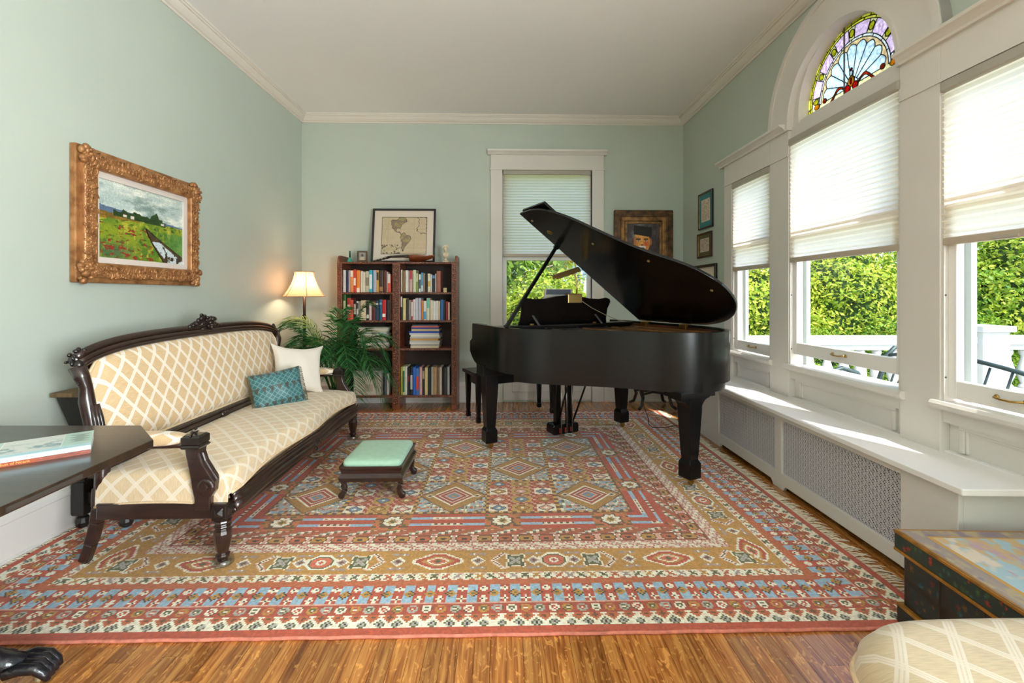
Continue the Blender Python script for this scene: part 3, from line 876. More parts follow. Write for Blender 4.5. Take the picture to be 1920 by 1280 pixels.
# ================================================================== rug
RX0, RX1, RY0, RY1 = -2.262, 1.668, 1.669, 4.845
RW, RD, RZ = RX1 - RX0, RY1 - RY0, 0.013
KN = 0.0085
C = {k: rgb(v) for k, v in dict(red='#b54c2e', coral='#cd6848', deep='#9c4429', rust='#ba6236', blue='#93b1c3', slate='#6d8699', cream='#ece0c8',
     ochre='#b98538', gold='#c79a4e', brown='#6e4626', olive='#5f5c30', pink='#d2a08a', dark='#3d2d22', mauve='#a58d84', grey='#a9a79a', orange='#c47a3c').items()}
def rug_colours(nx, ny):
    x = (np.arange(nx) + .5) * RW / nx; y = (np.arange(ny) + .5) * RD / ny
    X, Y = np.meshgrid(x, y)
    ex, ey = np.minimum(X, RW - X), np.minimum(Y, RD - Y)
    e = np.minimum(ex, ey)
    a = np.where(ey <= ex, X - RW / 2, Y - RD / 2)
    img = np.zeros((ny, nx, 3)); img[:] = C['rust']
    def per(p, off=0.0): return ((a + off) / p + 0.5) % 1.0 - 0.5     # -0.5..0.5 about each motif
    def idx(p, off=0.0): return np.floor((a + off) / p + 0.5).astype(int)
    def band(lo, hi): return (e >= lo) & (e < hi)
    # edge
    m = band(0, .037); img[m] = C['red']
    # cream band with stepped flowers
    m = band(.037, .102); img[m] = C['cream']
    q, k = per(.066) * .066, idx(.066)
    d = np.abs(q) + np.abs(e - .089)
    img[m & (d < .028)] = C['rust']; img[m & (d < .010)] = C['brown']
    q = per(.066, .033) * .066; d = np.abs(q) + np.abs(e - .052)
    img[m & (d < .023)] = C['olive']; img[m & (d < .016)] = C['grey']; img[m & (d < .007)] = C['dark']
    img[band(.098, .103)] = C['deep']
    # small octagons
    m = band(.103, .166); img[m] = C['red'] * .95
    q, k = per(.056) * .056, idx(.056)
    d = np.maximum(np.maximum(np.abs(q), np.abs(e - .134)), (np.abs(q) + np.abs(e - .134)) * .72)
    img[m & (d < .022)] = C['brown']
    img[m & (d < .021) & (k % 3 == 0)] = C['cream']; img[m & (d < .021) & (k % 3 == 1)] = C['ochre']; img[m & (d < .021) & (k % 3 == 2)] = C['grey']
    img[m & (d < .012)] = C['red']; img[m & (d < .012) & (k % 2 == 0)] = C['olive']; img[m & (d < .006)] = C['cream']
    img[band(.163, .169)] = C['pink']
    # blue and red blocks with crosses
    m = band(.169, .28); P = .088
    q, k = per(P) * P, idx(P)
    img[m] = C['red']
    img[m & (np.abs(q) < .021)] = C['blue']
    d = np.abs(q) + np.abs(e - .225)
    img[m & (d < .026)] = C['dark']; img[m & (d < .022)] = C['ochre']; img[m & (d < .008)] = C['olive']
    q2 = per(P, P / 2) * P
    for ec in (.193, .256):
        cr = ((np.abs(q2) < .006) & (np.abs(e - ec) < .019)) | ((np.abs(q2) < .018) & (np.abs(e - ec) < .006))
        img[m & cr] = C['cream']; img[m & (np.abs(q2) < .004) & (np.abs(e - ec) < .004)] = C['dark']
    img[band(.278, .283)] = C['pink']
    m = band(.283, .319); img[m] = C['rust']
    # cream guard with little blossoms
    m = band(.319, .368); img[m] = C['cream']
    q, k = per(.05) * .05, idx(.05)
    d = np.abs(np.abs(q) - np.abs(e - .343)); rr = np.maximum(np.abs(q), np.abs(e - .343))
    cols = ['olive', 'rust', 'mauve', 'olive', 'ochre']
    for i, cn in enumerate(cols): img[m & (d < .007) & (rr < .018) & (k % 5 == i)] = C[cn]
    saw = (np.floor(a / .0255) % 2 == 0)
    img[band(.319, .327) & saw] = C['rust']; img[band(.36, .368) & saw] = C['pink']
    # ochre main border
    m = band(.368, .545); img[m] = C['ochre']
    ec = .456; P = 1.08
    q = per(P) * P; de = e - ec
    def motif(qc, fn, mirror=True):
        for s in ((1, -1) if mirror else (1,)):
            fn(q - s * qc if qc else q, s)
    def medallion(qq, s):
        d = np.abs(qq) / .135 + np.abs(de) / .078
        d2 = np.maximum(d, np.maximum(np.abs(qq) / .118, np.abs(de) / .066))
        img[m & (d2 < 1.02)] = C['cream']; img[m & (d2 < .88)] = C['red']; img[m & (d2 < .62)] = C['ochre']
        img[m & (d2 < .46)] = C['cream']; img[m & (d2 < .34)] = C['coral']; img[m & (d2 < .16)] = C['olive']
    def lozenge(qq, s):
        d = np.abs(qq) + np.abs(de) * .9
        img[m & (d < .035)] = C['cream']; img[m & (d < .024)] = C['mauve']; img[m & (d < .014)] = C['brown']
    def chevron(qq, s):
        d = np.abs(s * qq - np.abs(de) * .8 + .02)
        img[m & (d < .017) & (np.abs(de) < .065)] = C['pink']; img[m & (d < .010) & (np.abs(de) < .062)] = C['cream']; img[m & (d < .004) & (np.abs(de) < .06)] = C['brown']
    def tulip(qq, s):
        d = np.maximum(np.abs(qq) * 1.2, np.abs(de)) + .35 * np.minimum(np.abs(qq), np.abs(de))
        d = d + .012 * np.cos(4 * np.arctan2(de, qq + 1e-6))
        img[m & (d < .056)] = C['cream']; img[m & (d < .047)] = C['olive']; img[m & (d < .027)] = C['grey']; img[m & (d < .012)] = C['mauve']
    def rosette(qq, s):
        d = np.maximum(np.maximum(np.abs(qq) * .85, np.abs(de)), (np.abs(qq) * .85 + np.abs(de)) * .72)
        img[m & (d < .06)] = C['cream']; img[m & (d < .049)] = C['olive']; img[m & (d < .042)] = C['coral']; img[m & (d < .02)] = C['cream']; img[m & (d < .01)] = C['red']
    def hook(qq, s):
        for z in (.055, -.055):
            d = np.abs(de - z) + .4 * np.abs(np.abs(qq) - .02)
            img[m & (d < .011) & (np.abs(qq) < .042)] = C['mauve']; img[m & (d < .005) & (np.abs(qq) < .038)] = C['cream']
    medallion(q, 1); motif(.185, lozenge); motif(.185, hook); motif(.275, chevron); motif(.36, tulip); motif(.445, lozenge); motif(.445, hook)
    q = per(P, P / 2) * P; rosette(q, 1)
    # pink check guard
    m = band(.545, .614); img[m] = C['pink'] * .95
    ck = ((np.floor(a / .0085) % 4) < 1) | ((np.floor(e / .0085) % 3) < 1)
    img[m & ck] = C['cream'] * .92
    img[m & ((np.floor(a / .0085) + 2 * np.floor(e / .0085)) % 5 == 0)] = C['red']
    img[m & ((np.floor(a / .0255) + np.floor(e / .017)) % 4 == 1)] = C['cream'] * .95
    # cream band of hexagons
    m = band(.614, .688); img[m] = C['cream']
    q, k = per(.105) * .105, idx(.105)
    d = np.maximum(np.abs(e - .651) / .026, (np.abs(q) + .5 * np.abs(e - .651)) / .046)
    img[m & (d < 1)] = C['brown']; img[m & (d < .82)] = C['rust']; img[m & (d < .82) & (k % 2 == 0)] = C['ochre']; img[m & (d < .32)] = C['dark']
    q2 = per(.105, .0525) * .105
    img[m & (np.abs(q2) < .010) & (np.abs(e - .651) < .026)] = C['pink']
    img[band(.614, .619) | band(.684, .690)] = C['deep']
    # mottled guard
    m = band(.690, .745); img[m] = C['rust'] * .9
    h = (np.floor(a / .017) * 7 + np.floor(e / .017) * 13).astype(int)
    for i, cn in enumerate(('pink', 'olive', 'cream', 'grey')): img[m & (h % 9 == i * 2)] = C[cn]
    # frame of red fields with blue bars, rosettes between
    m = band(.745, .92); img[m] = C['orange'] * .92
    P = .60; q = per(P) * P
    seg = np.abs(q) < .20; ec = .832
    img[m & seg] = C['red']
    st = np.abs(np.abs(e - ec) - .033) < .012
    img[m & seg & st] = C['blue']
    img[m & (np.abs(q) < .085) & st] = C['cream'] * .95
    img[m & (np.abs(q) < .085) & st & (np.floor(a / .017) % 2 == 0) & (np.abs(np.abs(e - ec) - .033) < .006)] = C['brown']
    q2 = per(P, P / 2) * P
    h = (np.floor(a / .017) * 5 + np.floor(e / .017) * 11).astype(int)
    img[m & ~seg & (h % 5 == 0)] = C['brown']; img[m & ~seg & (h % 7 == 2)] = C['olive']; img[m & ~seg & (h % 6 == 1)] = C['coral']
    d = np.hypot(q2, e - ec) + .006 * np.cos(8 * np.arctan2(e - ec, q2 + 1e-6))
    img[m & (d < .062)] = C['brown']; img[m & (d < .05)] = C['cream']; img[m & (d < .026)] = C['ochre']; img[m & (d < .012)] = C['olive']
    img[band(.915, .923)] = C['brown']
    # garden field
    m = e >= .923
    fw, fh = RW - 2 * .923, RD - 2 * .923
    cw, chh = fw / 5, fh / 3
    u, v = (X - .923) / cw, (Y - .923) / chh
    ci, cj = np.floor(u).astype(int), np.floor(v).astype(int)
    lu, lv = (u - ci - .5) * cw, (v - cj - .5) * chh
    A = (ci + cj) % 2 == 0
    mm = m & A; img[mm] = C['ochre'] * .92
    d = np.abs(lu) / .20 + np.abs(lv) / .205
    corner = mm & (d > 1.02)
    h = (np.floor(X / .017) * 5 + np.floor(Y / .017) * 3 + np.floor(X / .05) * np.floor(Y / .034)).astype(int)
    img[corner] = C['grey']
    for i, cn in enumerate(('slate', 'blue', 'cream', 'pink', 'rust', 'olive')): img[corner & (h % 11 == i)] = C[cn]
    img[mm & (np.abs(d - 1.02) < .03)] = C['brown']
    img[mm & (d < .66)] = C['cream']; img[mm & (d < .60)] = C['red'] * .9; img[mm & (d < .46)] = C['cream']; img[mm & (d < .41)] = C['deep']
    img[mm & (d < .28)] = C['pink']; img[mm & (d < .2)] = C['slate']; img[mm & (d < .1)] = C['ochre']
    for s in (-1, 1):
        dd = np.abs(lu - s * .145) + np.abs(lv)
        img[mm & (dd < .026)] = C['cream']; img[mm & (dd < .016)] = C['brown']
    mm = m & ~A; img[mm] = C['deep'] * 1.05
    bx, by = (lu + cw / 2) % (cw / 3) - cw / 6, (lv + chh / 2) % (chh / 4) - chh / 8
    bi = np.floor((lu + cw / 2) / (cw / 3)).astype(int); bj = np.floor((lv + chh / 2) / (chh / 4)).astype(int)
    box = mm & (np.abs(bx) < cw / 6 - .012) & (np.abs(by) < chh / 8 - .010)
    img[box] = C['rust']; img[box & ((bi + bj) % 2 == 0)] = C['cream'] * .96; img[box & (bi == 1)] = C['gold'] * .95
    dd = np.abs(bx) / .05 + np.abs(by) / .042
    img[box & (dd < 1)] = C['brown']; img[box & (dd < .78)] = C['pink']; img[box & (dd < .78) & ((bi + 2 * bj) % 3 == 0)] = C['slate']; img[box & (dd < .78) & ((bi + 2 * bj) % 3 == 1)] = C['ochre']; img[box & (dd < .3)] = C['cream']
    img[mm & ~box & ((np.floor(X / .017) + np.floor(Y / .017)) % 3 == 0)] = C['pink']
    edge = m & ((np.abs(np.abs(lu) - cw / 2) < .012) | (np.abs(np.abs(lv) - chh / 2) < .012))
    img[edge] = C['brown']; img[edge & ((np.floor(X / .0255) + np.floor(Y / .0255)) % 2 == 0)] = C['gold']
    # dye bands (abrash), knot to knot unevenness, thin worn patches
    n1 = fbm(X / RW, Y / RD, 5, 3); n2 = fbm(X / RW * .4, Y / RD, 22, 9)
    img = img * (0.94 + 0.28 * n1 * 0.6 + 0.2 * n2 * 0.6)[..., None]
    img = img * (1 + 0.16 * (np.random.default_rng(5).random((ny, nx, 1)) - .5))
    g = img.mean(-1, keepdims=True)
    img = np.clip(g + (img - g) * 0.97, 0, 1)
    return img
rug = thing('persian_rug', 'large red, ochre and blue patterned rug with cream fringes under the piano', 'rug', ((RX0 + RX1) / 2, (RY0 + RY1) / 2, 0))
M_pile = attr_mat('rug_pile', rough=0.95, bump=0.5, bscale=420, spec=0.1, sheen=0.3)
nx, ny = int(RW / KN), int(RD / KN)
gx, gy = np.meshgrid(np.linspace(RX0, RX1, nx + 1), np.linspace(RY0, RY1, ny + 1))
gz = RZ - 0.002 + 0.002 * vnoise((gx - RX0) / RW, (gy - RY0) / RD, 24, 2)
P = np.stack([gx, gy, gz], -1).reshape(-1, 3) - np.array(rug.location)
idx = np.arange((nx + 1) * (ny + 1)).reshape(ny + 1, nx + 1)
fc = np.stack([idx[:-1, :-1], idx[:-1, 1:], idx[1:, 1:], idx[1:, :-1]], -1).reshape(-1, 4)
ci = rug_colours(nx, ny)
ci = np.where(ci <= 0.04045, ci / 12.92, ((ci + 0.055) / 1.055) ** 2.4)
fast_mesh('pile', P, fc, M_pile, rug, ci.reshape(-1, 3))
obj('backing', MB().box(RX0 + .002, RX1 - .002, RY0 + .002, RY1 - .002, 0.0005, RZ - 0.004), mat('rug_backing', '#8c5a48', rough=0.95), rug, world=True)
M_bind = mat('rug_binding', '#cf7c66', rough=0.9, var=0.2, vscale=40, bump=0.4, bscale=90)
for yy in (RY0 - 0.002, RY1 + 0.002):
    pts = [(RX0 + RW * i / 60, yy + 0.0015 * math.sin(i * 1.7), 0.0065) for i in range(61)]
    obj('edge_binding', MB().tube(pts, 0.0065, 8), M_bind, rug, world=True, smooth=True)
M_fr = mat('fringe_cotton', '#d9ccb4', rough=0.95, var=0.12, vscale=60)
for sx, xe in ((1, RX1), (-1, RX0)):
    m = MB(); y = RY0 + 0.01
    while y < RY1:
        ln = (0.075 if sx > 0 else 0.034) * (0.7 + 0.6 * random.random()); dy = random.uniform(-.035, .03)
        pts = [(xe - sx * 0.004, y, 0.008), (xe + sx * ln * .35, y + dy * .25, 0.008 + random.random() * .004), (xe + sx * ln * .7, y + dy * .6, 0.006 + random.random() * .005), (xe + sx * ln, y + dy, 0.003)]
        m.tube(pts, [0.0035, 0.003, 0.0028, 0.001], 4)
        y += 0.0085 + random.random() * .004
    obj('fringe', m, M_fr, rug, world=True, kind='stuff')

# ================================================================== settee
M_mahog = mat('dark_mahogany', '#2b1712', rough=0.28, var=0.35, vscale=9, stretch=(1, 1, 6), coat=0.4, spec=0.6)
M_carve = mat('carved_ebonised_wood', '#1c110e', rough=0.3, var=0.3, vscale=20, coat=0.3, bump=0.25, bscale=45)
M_dia = diamond_fabric('cream_diamond_damask', '#d6b78d', '#efe6d8', 0.098, 0.124)
M_diaseat = diamond_fabric('cream_diamond_damask_seat', '#dcc39e', '#e9dcc8', 0.112, 0.112)
M_piping = mat('cream_piping', '#dcc09a', rough=0.8, var=0.1, vscale=60)
SY0, SY1 = 2.12, 3.98
SM = (SY0 + SY1) / 2
sofa = thing('settee', 'long carved dark wood settee upholstered in cream diamond damask against the left wall', 'sofa', (-1.62, SM, 0))
def crest(y):
    s = abs(y - SM) / 0.965
    return 0.925 + 0.108 * max(0.0, 1 - s ** 5) ** 0.6 + 0.018 * math.cos(min(1, s) * PI / 2)
def backx(z): return -1.860 - 0.115 * max(0, (z - 0.42)) / 0.6
def rect_sweep(path, w, h):
    m = MB()
    for a, b in zip(path[:-1], path[1:]): m.bar(a, b, w, h)
    return m
# back upholstery
def back_pt(s, t):
    y = SY0 + 0.06 + (SY1 - SY0 - 0.105) * s
    zt = crest(y) - 0.058 - 0.05 * max(0, abs(2 * s - 1) - .93) / .07
    z = 0.505 + (zt - 0.505) * t
    b = max(0, 1 - (2 * s - 1) ** 12) * max(0, 1 - (2 * t - 1) ** 8)
    return (backx(z) + 0.006 + 0.045 * b, y, z)
mb = MB().grid(back_pt, 60, 18, lambda s, t: (SY0 + .06 + (SY1 - SY0 - .105) * s, 0.505 + (crest(SY0 + .06 + (SY1 - SY0 - .105) * s) - .563) * t))
ub = obj('back_upholstery', mb, M_dia, sofa, world=True, smooth=True)
rim = [back_pt(s, 0) for s in np.linspace(0, 1, 30)] + [back_pt(1, t) for t in np.linspace(.05, .95, 10)] + [back_pt(s, 1) for s in np.linspace(1, 0, 40)] + [back_pt(0, t) for t in np.linspace(.95, .05, 10)]
obj('piping', MB().tube([(x + .004, y, z) for x, y, z in rim], 0.007, 6, closed=True), M_piping, ub, world=True, smooth=True)
obj('back_panel', MB().grid(lambda s, t: (backx(back_pt(s, t)[2]) - 0.02, back_pt(s, t)[1], back_pt(s, t)[2]), 24, 6, flip=True), M_mahog, sofa, world=True)
# crest rail: moulded, three reeds
ys = np.linspace(SY0 + 0.02, SY1 - 0.005, 49)
mb = MB()
for k, (dz, dx, r) in enumerate(((-0.012, 0.0, 0.020), (-0.036, 0.012, 0.014), (-0.055, 0.017, 0.011), (-0.03, -0.016, 0.022))):
    mb.tube([(backx(crest(min(max(y, SY0), SY1)) + dz) + dx, y, crest(min(max(y, SY0), SY1)) + dz) for y in ys], r, 8)
obj('crest_rail', mb, M_mahog, sofa, world=True, smooth=True)
def leafy(m, c, R, n, seed, flat=0.5, ax=(0, 1, 0)):
    r = random.Random(seed)
    for i in range(n):
        a = r.uniform(0, 2 * PI); q = R * math.sqrt(r.random())
        p = Vector(c) + Vector((r.uniform(-.3, 1) * R * .3, q * math.cos(a) * 1.3, q * math.sin(a) * 0.75))
        s = R * r.uniform(.16, .3)
        m.ball(p, s, 7, 5, sx=r.uniform(.5, 1), sy=r.uniform(.7, 1.6), sz=r.uniform(.5, 1.1))
mb = MB(); leafy(mb, (backx(1.05) + 0.01, SM, 1.075), 0.07, 34, 3)
for s in (-1, 1):
    for i in range(4): mb.ball((backx(1.05) + .012, SM + s * (.07 + .03 * i), 1.065 - .008 * i), 0.024 - .003 * i, 7, 5, sy=1.3, sz=.8)
obj('crest_carving', mb, M_carve, sofa, world=True, smooth=True, label='carved fruit and leaf crest')
for s, ye in ((-1, SY0 + 0.035), (1, SY1 - 0.02)):
    mb = MB(); leafy(mb, (backx(.95) - .012, ye - s * .012, 0.957), 0.05, 24, 5 + s)
    leafy(mb, (backx(.85) + .006, ye + s * .012, 0.85), 0.026, 14, 11 + s)
    for q in range(3): mb.ball((backx(.9) + .01, ye + s * .022, .93 - q * .03), .021, 7, 5)
    obj('shoulder_carving', mb, M_carve, sofa, world=True, smooth=True)
    # stile from shoulder to seat: S-curved with reeded lower part
    mb = MB()
    pts = [(backx(z) + dx, ye + s * dy, z) for z, dx, dy in ((.92, 0, .015), (.87, .01, .012), (.82, .004, -.004), (.76, -.006, -.006), (.66, .0, 0), (.55, .0, 0), (.44, .01, 0), (.30, .0, 0))]
    mb.tube(pts, [.034, .03, .026, .032, .03, .028, .03, .03], 10)
    for dy in (-.012, .006, .022): mb.tube([(backx(z) + .028, ye - s * .0 + dy, z) for z in (.74, .68, .6, .53)], [.006, .011, .011, .006], 6)
    obj('back_stile', mb, M_mahog, sofa, world=True, smooth=True)
    # raked rear leg
    mb = MB(); pts = [(-1.862, ye, .36), (-1.866, ye, .27), (-1.878, ye, .20), (-1.905, ye, .10), (-1.935, ye, .0155)]
    for i in range(4):
        w = .031 - .0015 * i
        mb.bar(pts[i], pts[i + 1], .05 - .003 * i, .048 - .003 * i, up=(0, 1, 0))
    obj('rear_leg', mb, M_mahog, sofa, world=True, bevel=.006)
# lower back rail
mb = MB()
for dz, dx, r in ((0.0, 0.012, .016), (.024, .016, .010), (-.022, .012, .012)):
    mb.tube([(backx(.47) + dx + .01, y, 0.468 + dz) for y in np.linspace(SY0, SY1, 8)], r, 8)
for y in (SM - .02, SM, SM + .02): mb.ball((backx(.47) + .035, y, .468), .02, 7, 5)
obj('lower_back_rail', mb, M_mahog, sofa, world=True, smooth=True)
# seat cushion: rounded, serpentine front, cloth carried down the front and the ends
def front(y): return -1.262 + 0.016 * math.cos((y - SM) / (SY1 - SM) * PI * 2) - 0.02 * max(0, abs(y - SM) / .93 - .9) / .1
NU, NV, DROP = 70, 26, 0.125
U0, U1, V0 = SY0 + 0.0, SY1 - 0.0, -1.86
def drop(e, r=0.045):
    return (r * (1 - math.exp(-e / r)), max(0.0, e - r * (1 - math.exp(-e / r)))) if e > 0 else (0.0, 0.0)
def seat_uv(s, t): return (U0 - DROP + (U1 - U0 + 2 * DROP) * s, V0 + (0.56 + DROP) * t)
def seat_pt(s, t):
    U, Vv = seat_uv(s, t)
    eu = max(0, U0 + .045 - U, U - U1 + .045); y = min(max(U, U0 + .045), U1 - .045)
    xf = front(y) - 0.045
    tt = (Vv - V0) / 0.56
    if tt <= 1: x = V0 + (xf - V0) * tt; ev = 0
    else: x = xf; ev = Vv - V0 - 0.56
    hu, du = drop(eu); hv, dv = drop(ev)
    sgn = -1 if U < SM else 1
    crown = 0.028 * max(0, 1 - ((y - SM) / .93) ** 4) + 0.02 * (1 - (2 * min(1, tt) - 1) ** 2)
    return (x + hv, y + sgn * hu, 0.418 + crown - max(du, dv) * 1.12)
mb = MB().grid(seat_pt, NU, NV, seat_uv)
us = obj('seat_upholstery', mb, M_diaseat, sofa, world=True, smooth=True)
hem = [seat_pt(s, 1) for s in np.linspace(.07, .93, 50)]
obj('piping', MB().tube([(x + .002, y, z) for x, y, z in hem], 0.006, 6), M_piping, us, world=True, smooth=True)
for se in (0, 1):
    hem = [seat_pt(se, t) for t in np.linspace(0, .82, 20)]
    obj('piping', MB().tube([(x, y + (.002 if se else -.002), z) for x, y, z in hem], 0.006, 6), M_piping, us, world=True, smooth=True)
obj('seat_base', MB().box(-1.855, -1.33, SY0 + .03, SY1 - .03, .285, .41), M_piping, sofa, world=True)
# front rail, moulded serpentine, with a carved boss
mb = MB(); yy = np.linspace(SY0 + .04, SY1 - .04, 40)
def dipz(y): return 0.018 * math.cos((y - SM) / (SY1 - SM) * PI * 2)
for dz, dx, r in ((0.052, .006, .014), (0.03, .010, .018), (0.0, .014, .024), (-.03, .010, .015)):
    mb.tube([(front(y) + dx - .012, y, 0.262 + dz + (dipz(y) if dz < 0 else dipz(y) * .4) - .006) for y in yy], r, 8)
obj('front_rail', mb, M_mahog, sofa, world=True, smooth=True)
mb = MB(); leafy(mb, (front(SM) + .012, SM, .262), 0.042, 16, 21)
obj('front_carving', mb, M_carve, sofa, world=True, smooth=True)
for ye in (SY0 + .01, SY1 - .01):
    obj('side_rail', MB().box(-1.85, -1.30, ye - .018, ye + .018, .225, .298), M_mahog, sofa, world=True, bevel=.006)
# turned front legs with carved blocks
LEG = [(.030, .222), (.036, .215), (.038, .207), (.030, .198), (.037, .188), (.030, .178), (.036, .168), (.038, .155), (.036, .12), (.026, .075), (.022, .064), (.030, .056), (.030, .046), (.021, .040), (.022, .03), (.02, .0245)][::-1]
for ye in (SY0 + .012, SY1 - .012):
    lg = obj('front_leg', MB().lathe(LEG, (-1.289, ye, 0), 10), M_mahog, sofa, world=True, smooth=False, bevel=.002)
    mb = MB().box(-1.322, -1.256, ye - .034, ye + .034, .222, .298)
    mb.square([(.022, 0), (.004, .014)], (0, 0, 0))
    n0 = len(mb.v) - 8
    mb.v[n0:] = [(-1.289 + x, ye - .034 - z, .26 + y) for x, y, z in mb.v[n0:]]
    m2 = MB().square([(.022, 0), (.004, .014)]); mb.add([(-1.256 + z, ye + x, .26 + y) for x, y, z in m2.v], m2.f)
    obj('leg_block', mb, M_carve, lg, world=True, bevel=.003)
# arms: scrolled post, capital, padded rest, rail back to the stile
for s, ye in ((-1, SY0 + .004), (1, SY1 - .004)):
    # scrolled post as one outline: foot on the side rail, knee scroll, waist, shoulder
    ctl_f = [(-1.325, .27), (-1.325, .33), (-1.306, .36), (-1.306, .40), (-1.335, .445), (-1.362, .49), (-1.375, .53), (-1.372, .56)]
    ctl_b = [(-1.44, .56), (-1.436, .52), (-1.425, .47), (-1.415, .42), (-1.408, .37), (-1.398, .33), (-1.395, .27)]
    mb = MB().prism((ctl_f + ctl_b)[::-1], ye - .028, ye + .028, 'xz')
    mb.lathe([(.034, -.036), (.038, -.030), (.038, .030), (.034, .036)], (-1.345, ye, .378), 16, 'y')
    mb.lathe([(.016, -.041), (.018, .0), (.016, .041)], (-1.345, ye, .378), 10, 'y')
    mb.tube([(-1.310, ye, .40), (-1.34, ye, .447), (-1.366, ye, .49), (-1.379, ye, .53)], [.014, .012, .012, .012], 6)
    obj('arm_post', mb, M_mahog, sofa, world=True, bevel=.006)
    mb = MB().square([(.038, 0), (.043, .008), (.036, .016), (.040, .022), (.040, .052), (.030, .060)], (-1.408, ye, .552))
    leafy(mb, (-1.412, ye, .617), .03, 12, 40 + s)
    obj('arm_capital', mb, M_carve, sofa, world=True, bevel=.003)
    mb = MB().tube([(-1.43, ye, .565), (-1.55, ye, .562), (-1.68, ye, .56), (-1.80, ye, .575), (-1.875, ye - s * .0, .60)], [.017, .018, .018, .02, .024], 8)
    obj('arm_rail', mb, M_mahog, sofa, world=True, smooth=True)
    mb = MB(); L0, L1 = -1.80, -1.452
    def pad(si, ti):
        a = 2 * PI * si; k = math.sin(PI * min(max(ti, .02), .98)) ** .22
        return (L0 + (L1 - L0) * ti, ye + .043 * k * math.copysign(abs(math.cos(a)) ** .5, math.cos(a)), .592 + .030 * k * math.copysign(abs(math.sin(a)) ** .6, math.sin(a)))
    mb.grid(pad, 24, 14, lambda si, ti: (si * .2, ti * .33))
    obj('arm_pad', mb, M_dia, sofa, world=True, smooth=True)
# clear cups under the front feet
M_cup = glass_mat('clear_glass_cup', (.9, .93, .93), .18, .05)
for k, ye in enumerate((SY0 + .012, SY1 - .012)):
    c = (-1.289, ye, 0.013)
    mb = MB().lathe([(.046, 0), (.047, .008), (.044, .022), (.036, .024), (.034, .010), (.002, .0095)], c, 20)
    tag(obj('furniture_cup', mb, M_cup, smooth=True, base=True), ('clear glass cup under the nearer front foot of the settee', 'clear glass cup under the far front foot of the settee')[k], 'furniture cup', 'glass cups under the settee')
# pillows
def pillow(name, label, w, h, th, m, loc, rot, cat='pillow', pinch=.10):
    mb = MB()
    for side in (1, -1):
        def f(s, t):
            u, v = 2 * s - 1, 2 * t - 1
            k = max(0, (1 - u ** 2)) ** .45 * max(0, (1 - v ** 2)) ** .45
            pu = 1 - pinch * (1 - v ** 2) * abs(u) ** 3 ; pv = 1 - pinch * (1 - u ** 2) * abs(v) ** 3
            wr = .004 * math.sin(9 * u + 3 * v) * k
            return (u * w / 2 * (pu if True else 1), side * (th / 2 * k + wr), v * h / 2 * pv)
        mb.grid(f, 20, 16, lambda s, t: (s * w, t * h), flip=(side > 0))
    root = thing(name, label, cat, loc)
    o = obj('cover', mb, m, root, smooth=True); o.rotation_euler = rot
    return root, o
M_linen = mat('ivory_linen', '#e3d9cc', rough=0.85, var=0.04, vscale=4, bump=0.15, bscale=300, sheen=0.2)
pillow('throw_pillow', 'plain ivory square pillow at the far end of the settee', .42, .42, .15, M_linen, (-1.66, 3.74, .645), (math.radians(-20), math.radians(7), math.radians(42)), pinch=.2)
def teal_fabric():
    m = mat('teal_brocade', '#2e5a58', rough=0.5, sheen=0.3)
    N = m.node_tree.nodes; L = m.node_tree.links; b = N['Principled BSDF']
    uv = N.new('ShaderNodeUVMap'); sp = N.new('ShaderNodeSeparateXYZ'); L.new(uv.outputs[0], sp.inputs[0])
    def M(op, a, c=None):
        n = N.new('ShaderNodeMath'); n.operation = op
        for i, q in enumerate((a, c)):
            if q is None: continue
            if isinstance(q, (int, float)): n.inputs[i].default_value = q
            else: L.new(q, n.inputs[i])
        return n.outputs[0]
    u, v = M('MULTIPLY', sp.outputs[0], 26.0), M('MULTIPLY', sp.outputs[1], 26.0)
    d1 = M('ABSOLUTE', M('SUBTRACT', M('FRACT', M('ADD', u, v)), .5)); d2 = M('ABSOLUTE', M('SUBTRACT', M('FRACT', M('SUBTRACT', u, v)), .5))
    lt = M('LESS_THAN', M('MINIMUM', d1, d2), .10)
    row = M('LESS_THAN', M('FRACT', M('MULTIPLY', sp.outputs[1], 9.0)), .42)
    z = M('ABSOLUTE', M('SUBTRACT', M('FRACT', M('MULTIPLY', sp.outputs[0], 20.0)), .5))
    tr = M('LESS_THAN', z, M('MULTIPLY', M('FRACT', M('MULTIPLY', sp.outputs[1], 18.0)), .42))
    dk = M('MULTIPLY', row, tr)
    x1 = N.new('ShaderNodeMixRGB'); x1.inputs[1].default_value = (*hexc('#2f5f62'), 1); x1.inputs[2].default_value = (*hexc('#6f9fa0'), 1)
    L.new(M('MULTIPLY', lt, .6), x1.inputs[0])
    x2 = N.new('ShaderNodeMixRGB'); L.new(M('MULTIPLY', dk, .85), x2.inputs[0]); L.new(x1.outputs[0], x2.inputs[1]); x2.inputs[2].default_value = (*hexc('#3a3325'), 1)
    L.new(x2.outputs[0], b.inputs['Base Color'])
    return m
tp, tcov = pillow('throw_pillow', 'small teal patterned pillow with fringed ends leaning on the settee back', .345, .265, .11, teal_fabric(), (-1.625, 3.34, .572), (math.radians(-18), math.radians(-7), math.radians(40)), pinch=.05)
mb = MB()
for s in (-1, 1):
    for i in range(34):
        z = -.125 + .25 * i / 33
        mb.tube([(s * .165, 0, z), (s * (.176 + .004 * random.random()), random.uniform(-.006, .006), z - .003), (s * .184, random.uniform(-.008, .008), z - .008)], .0022, 4)
fr = obj('fringe', mb, mat('brown_fringe', '#5c5038', rough=.9, var=.3, vscale=80), tp, kind='stuff'); fr.rotation_euler = tcov.rotation_euler
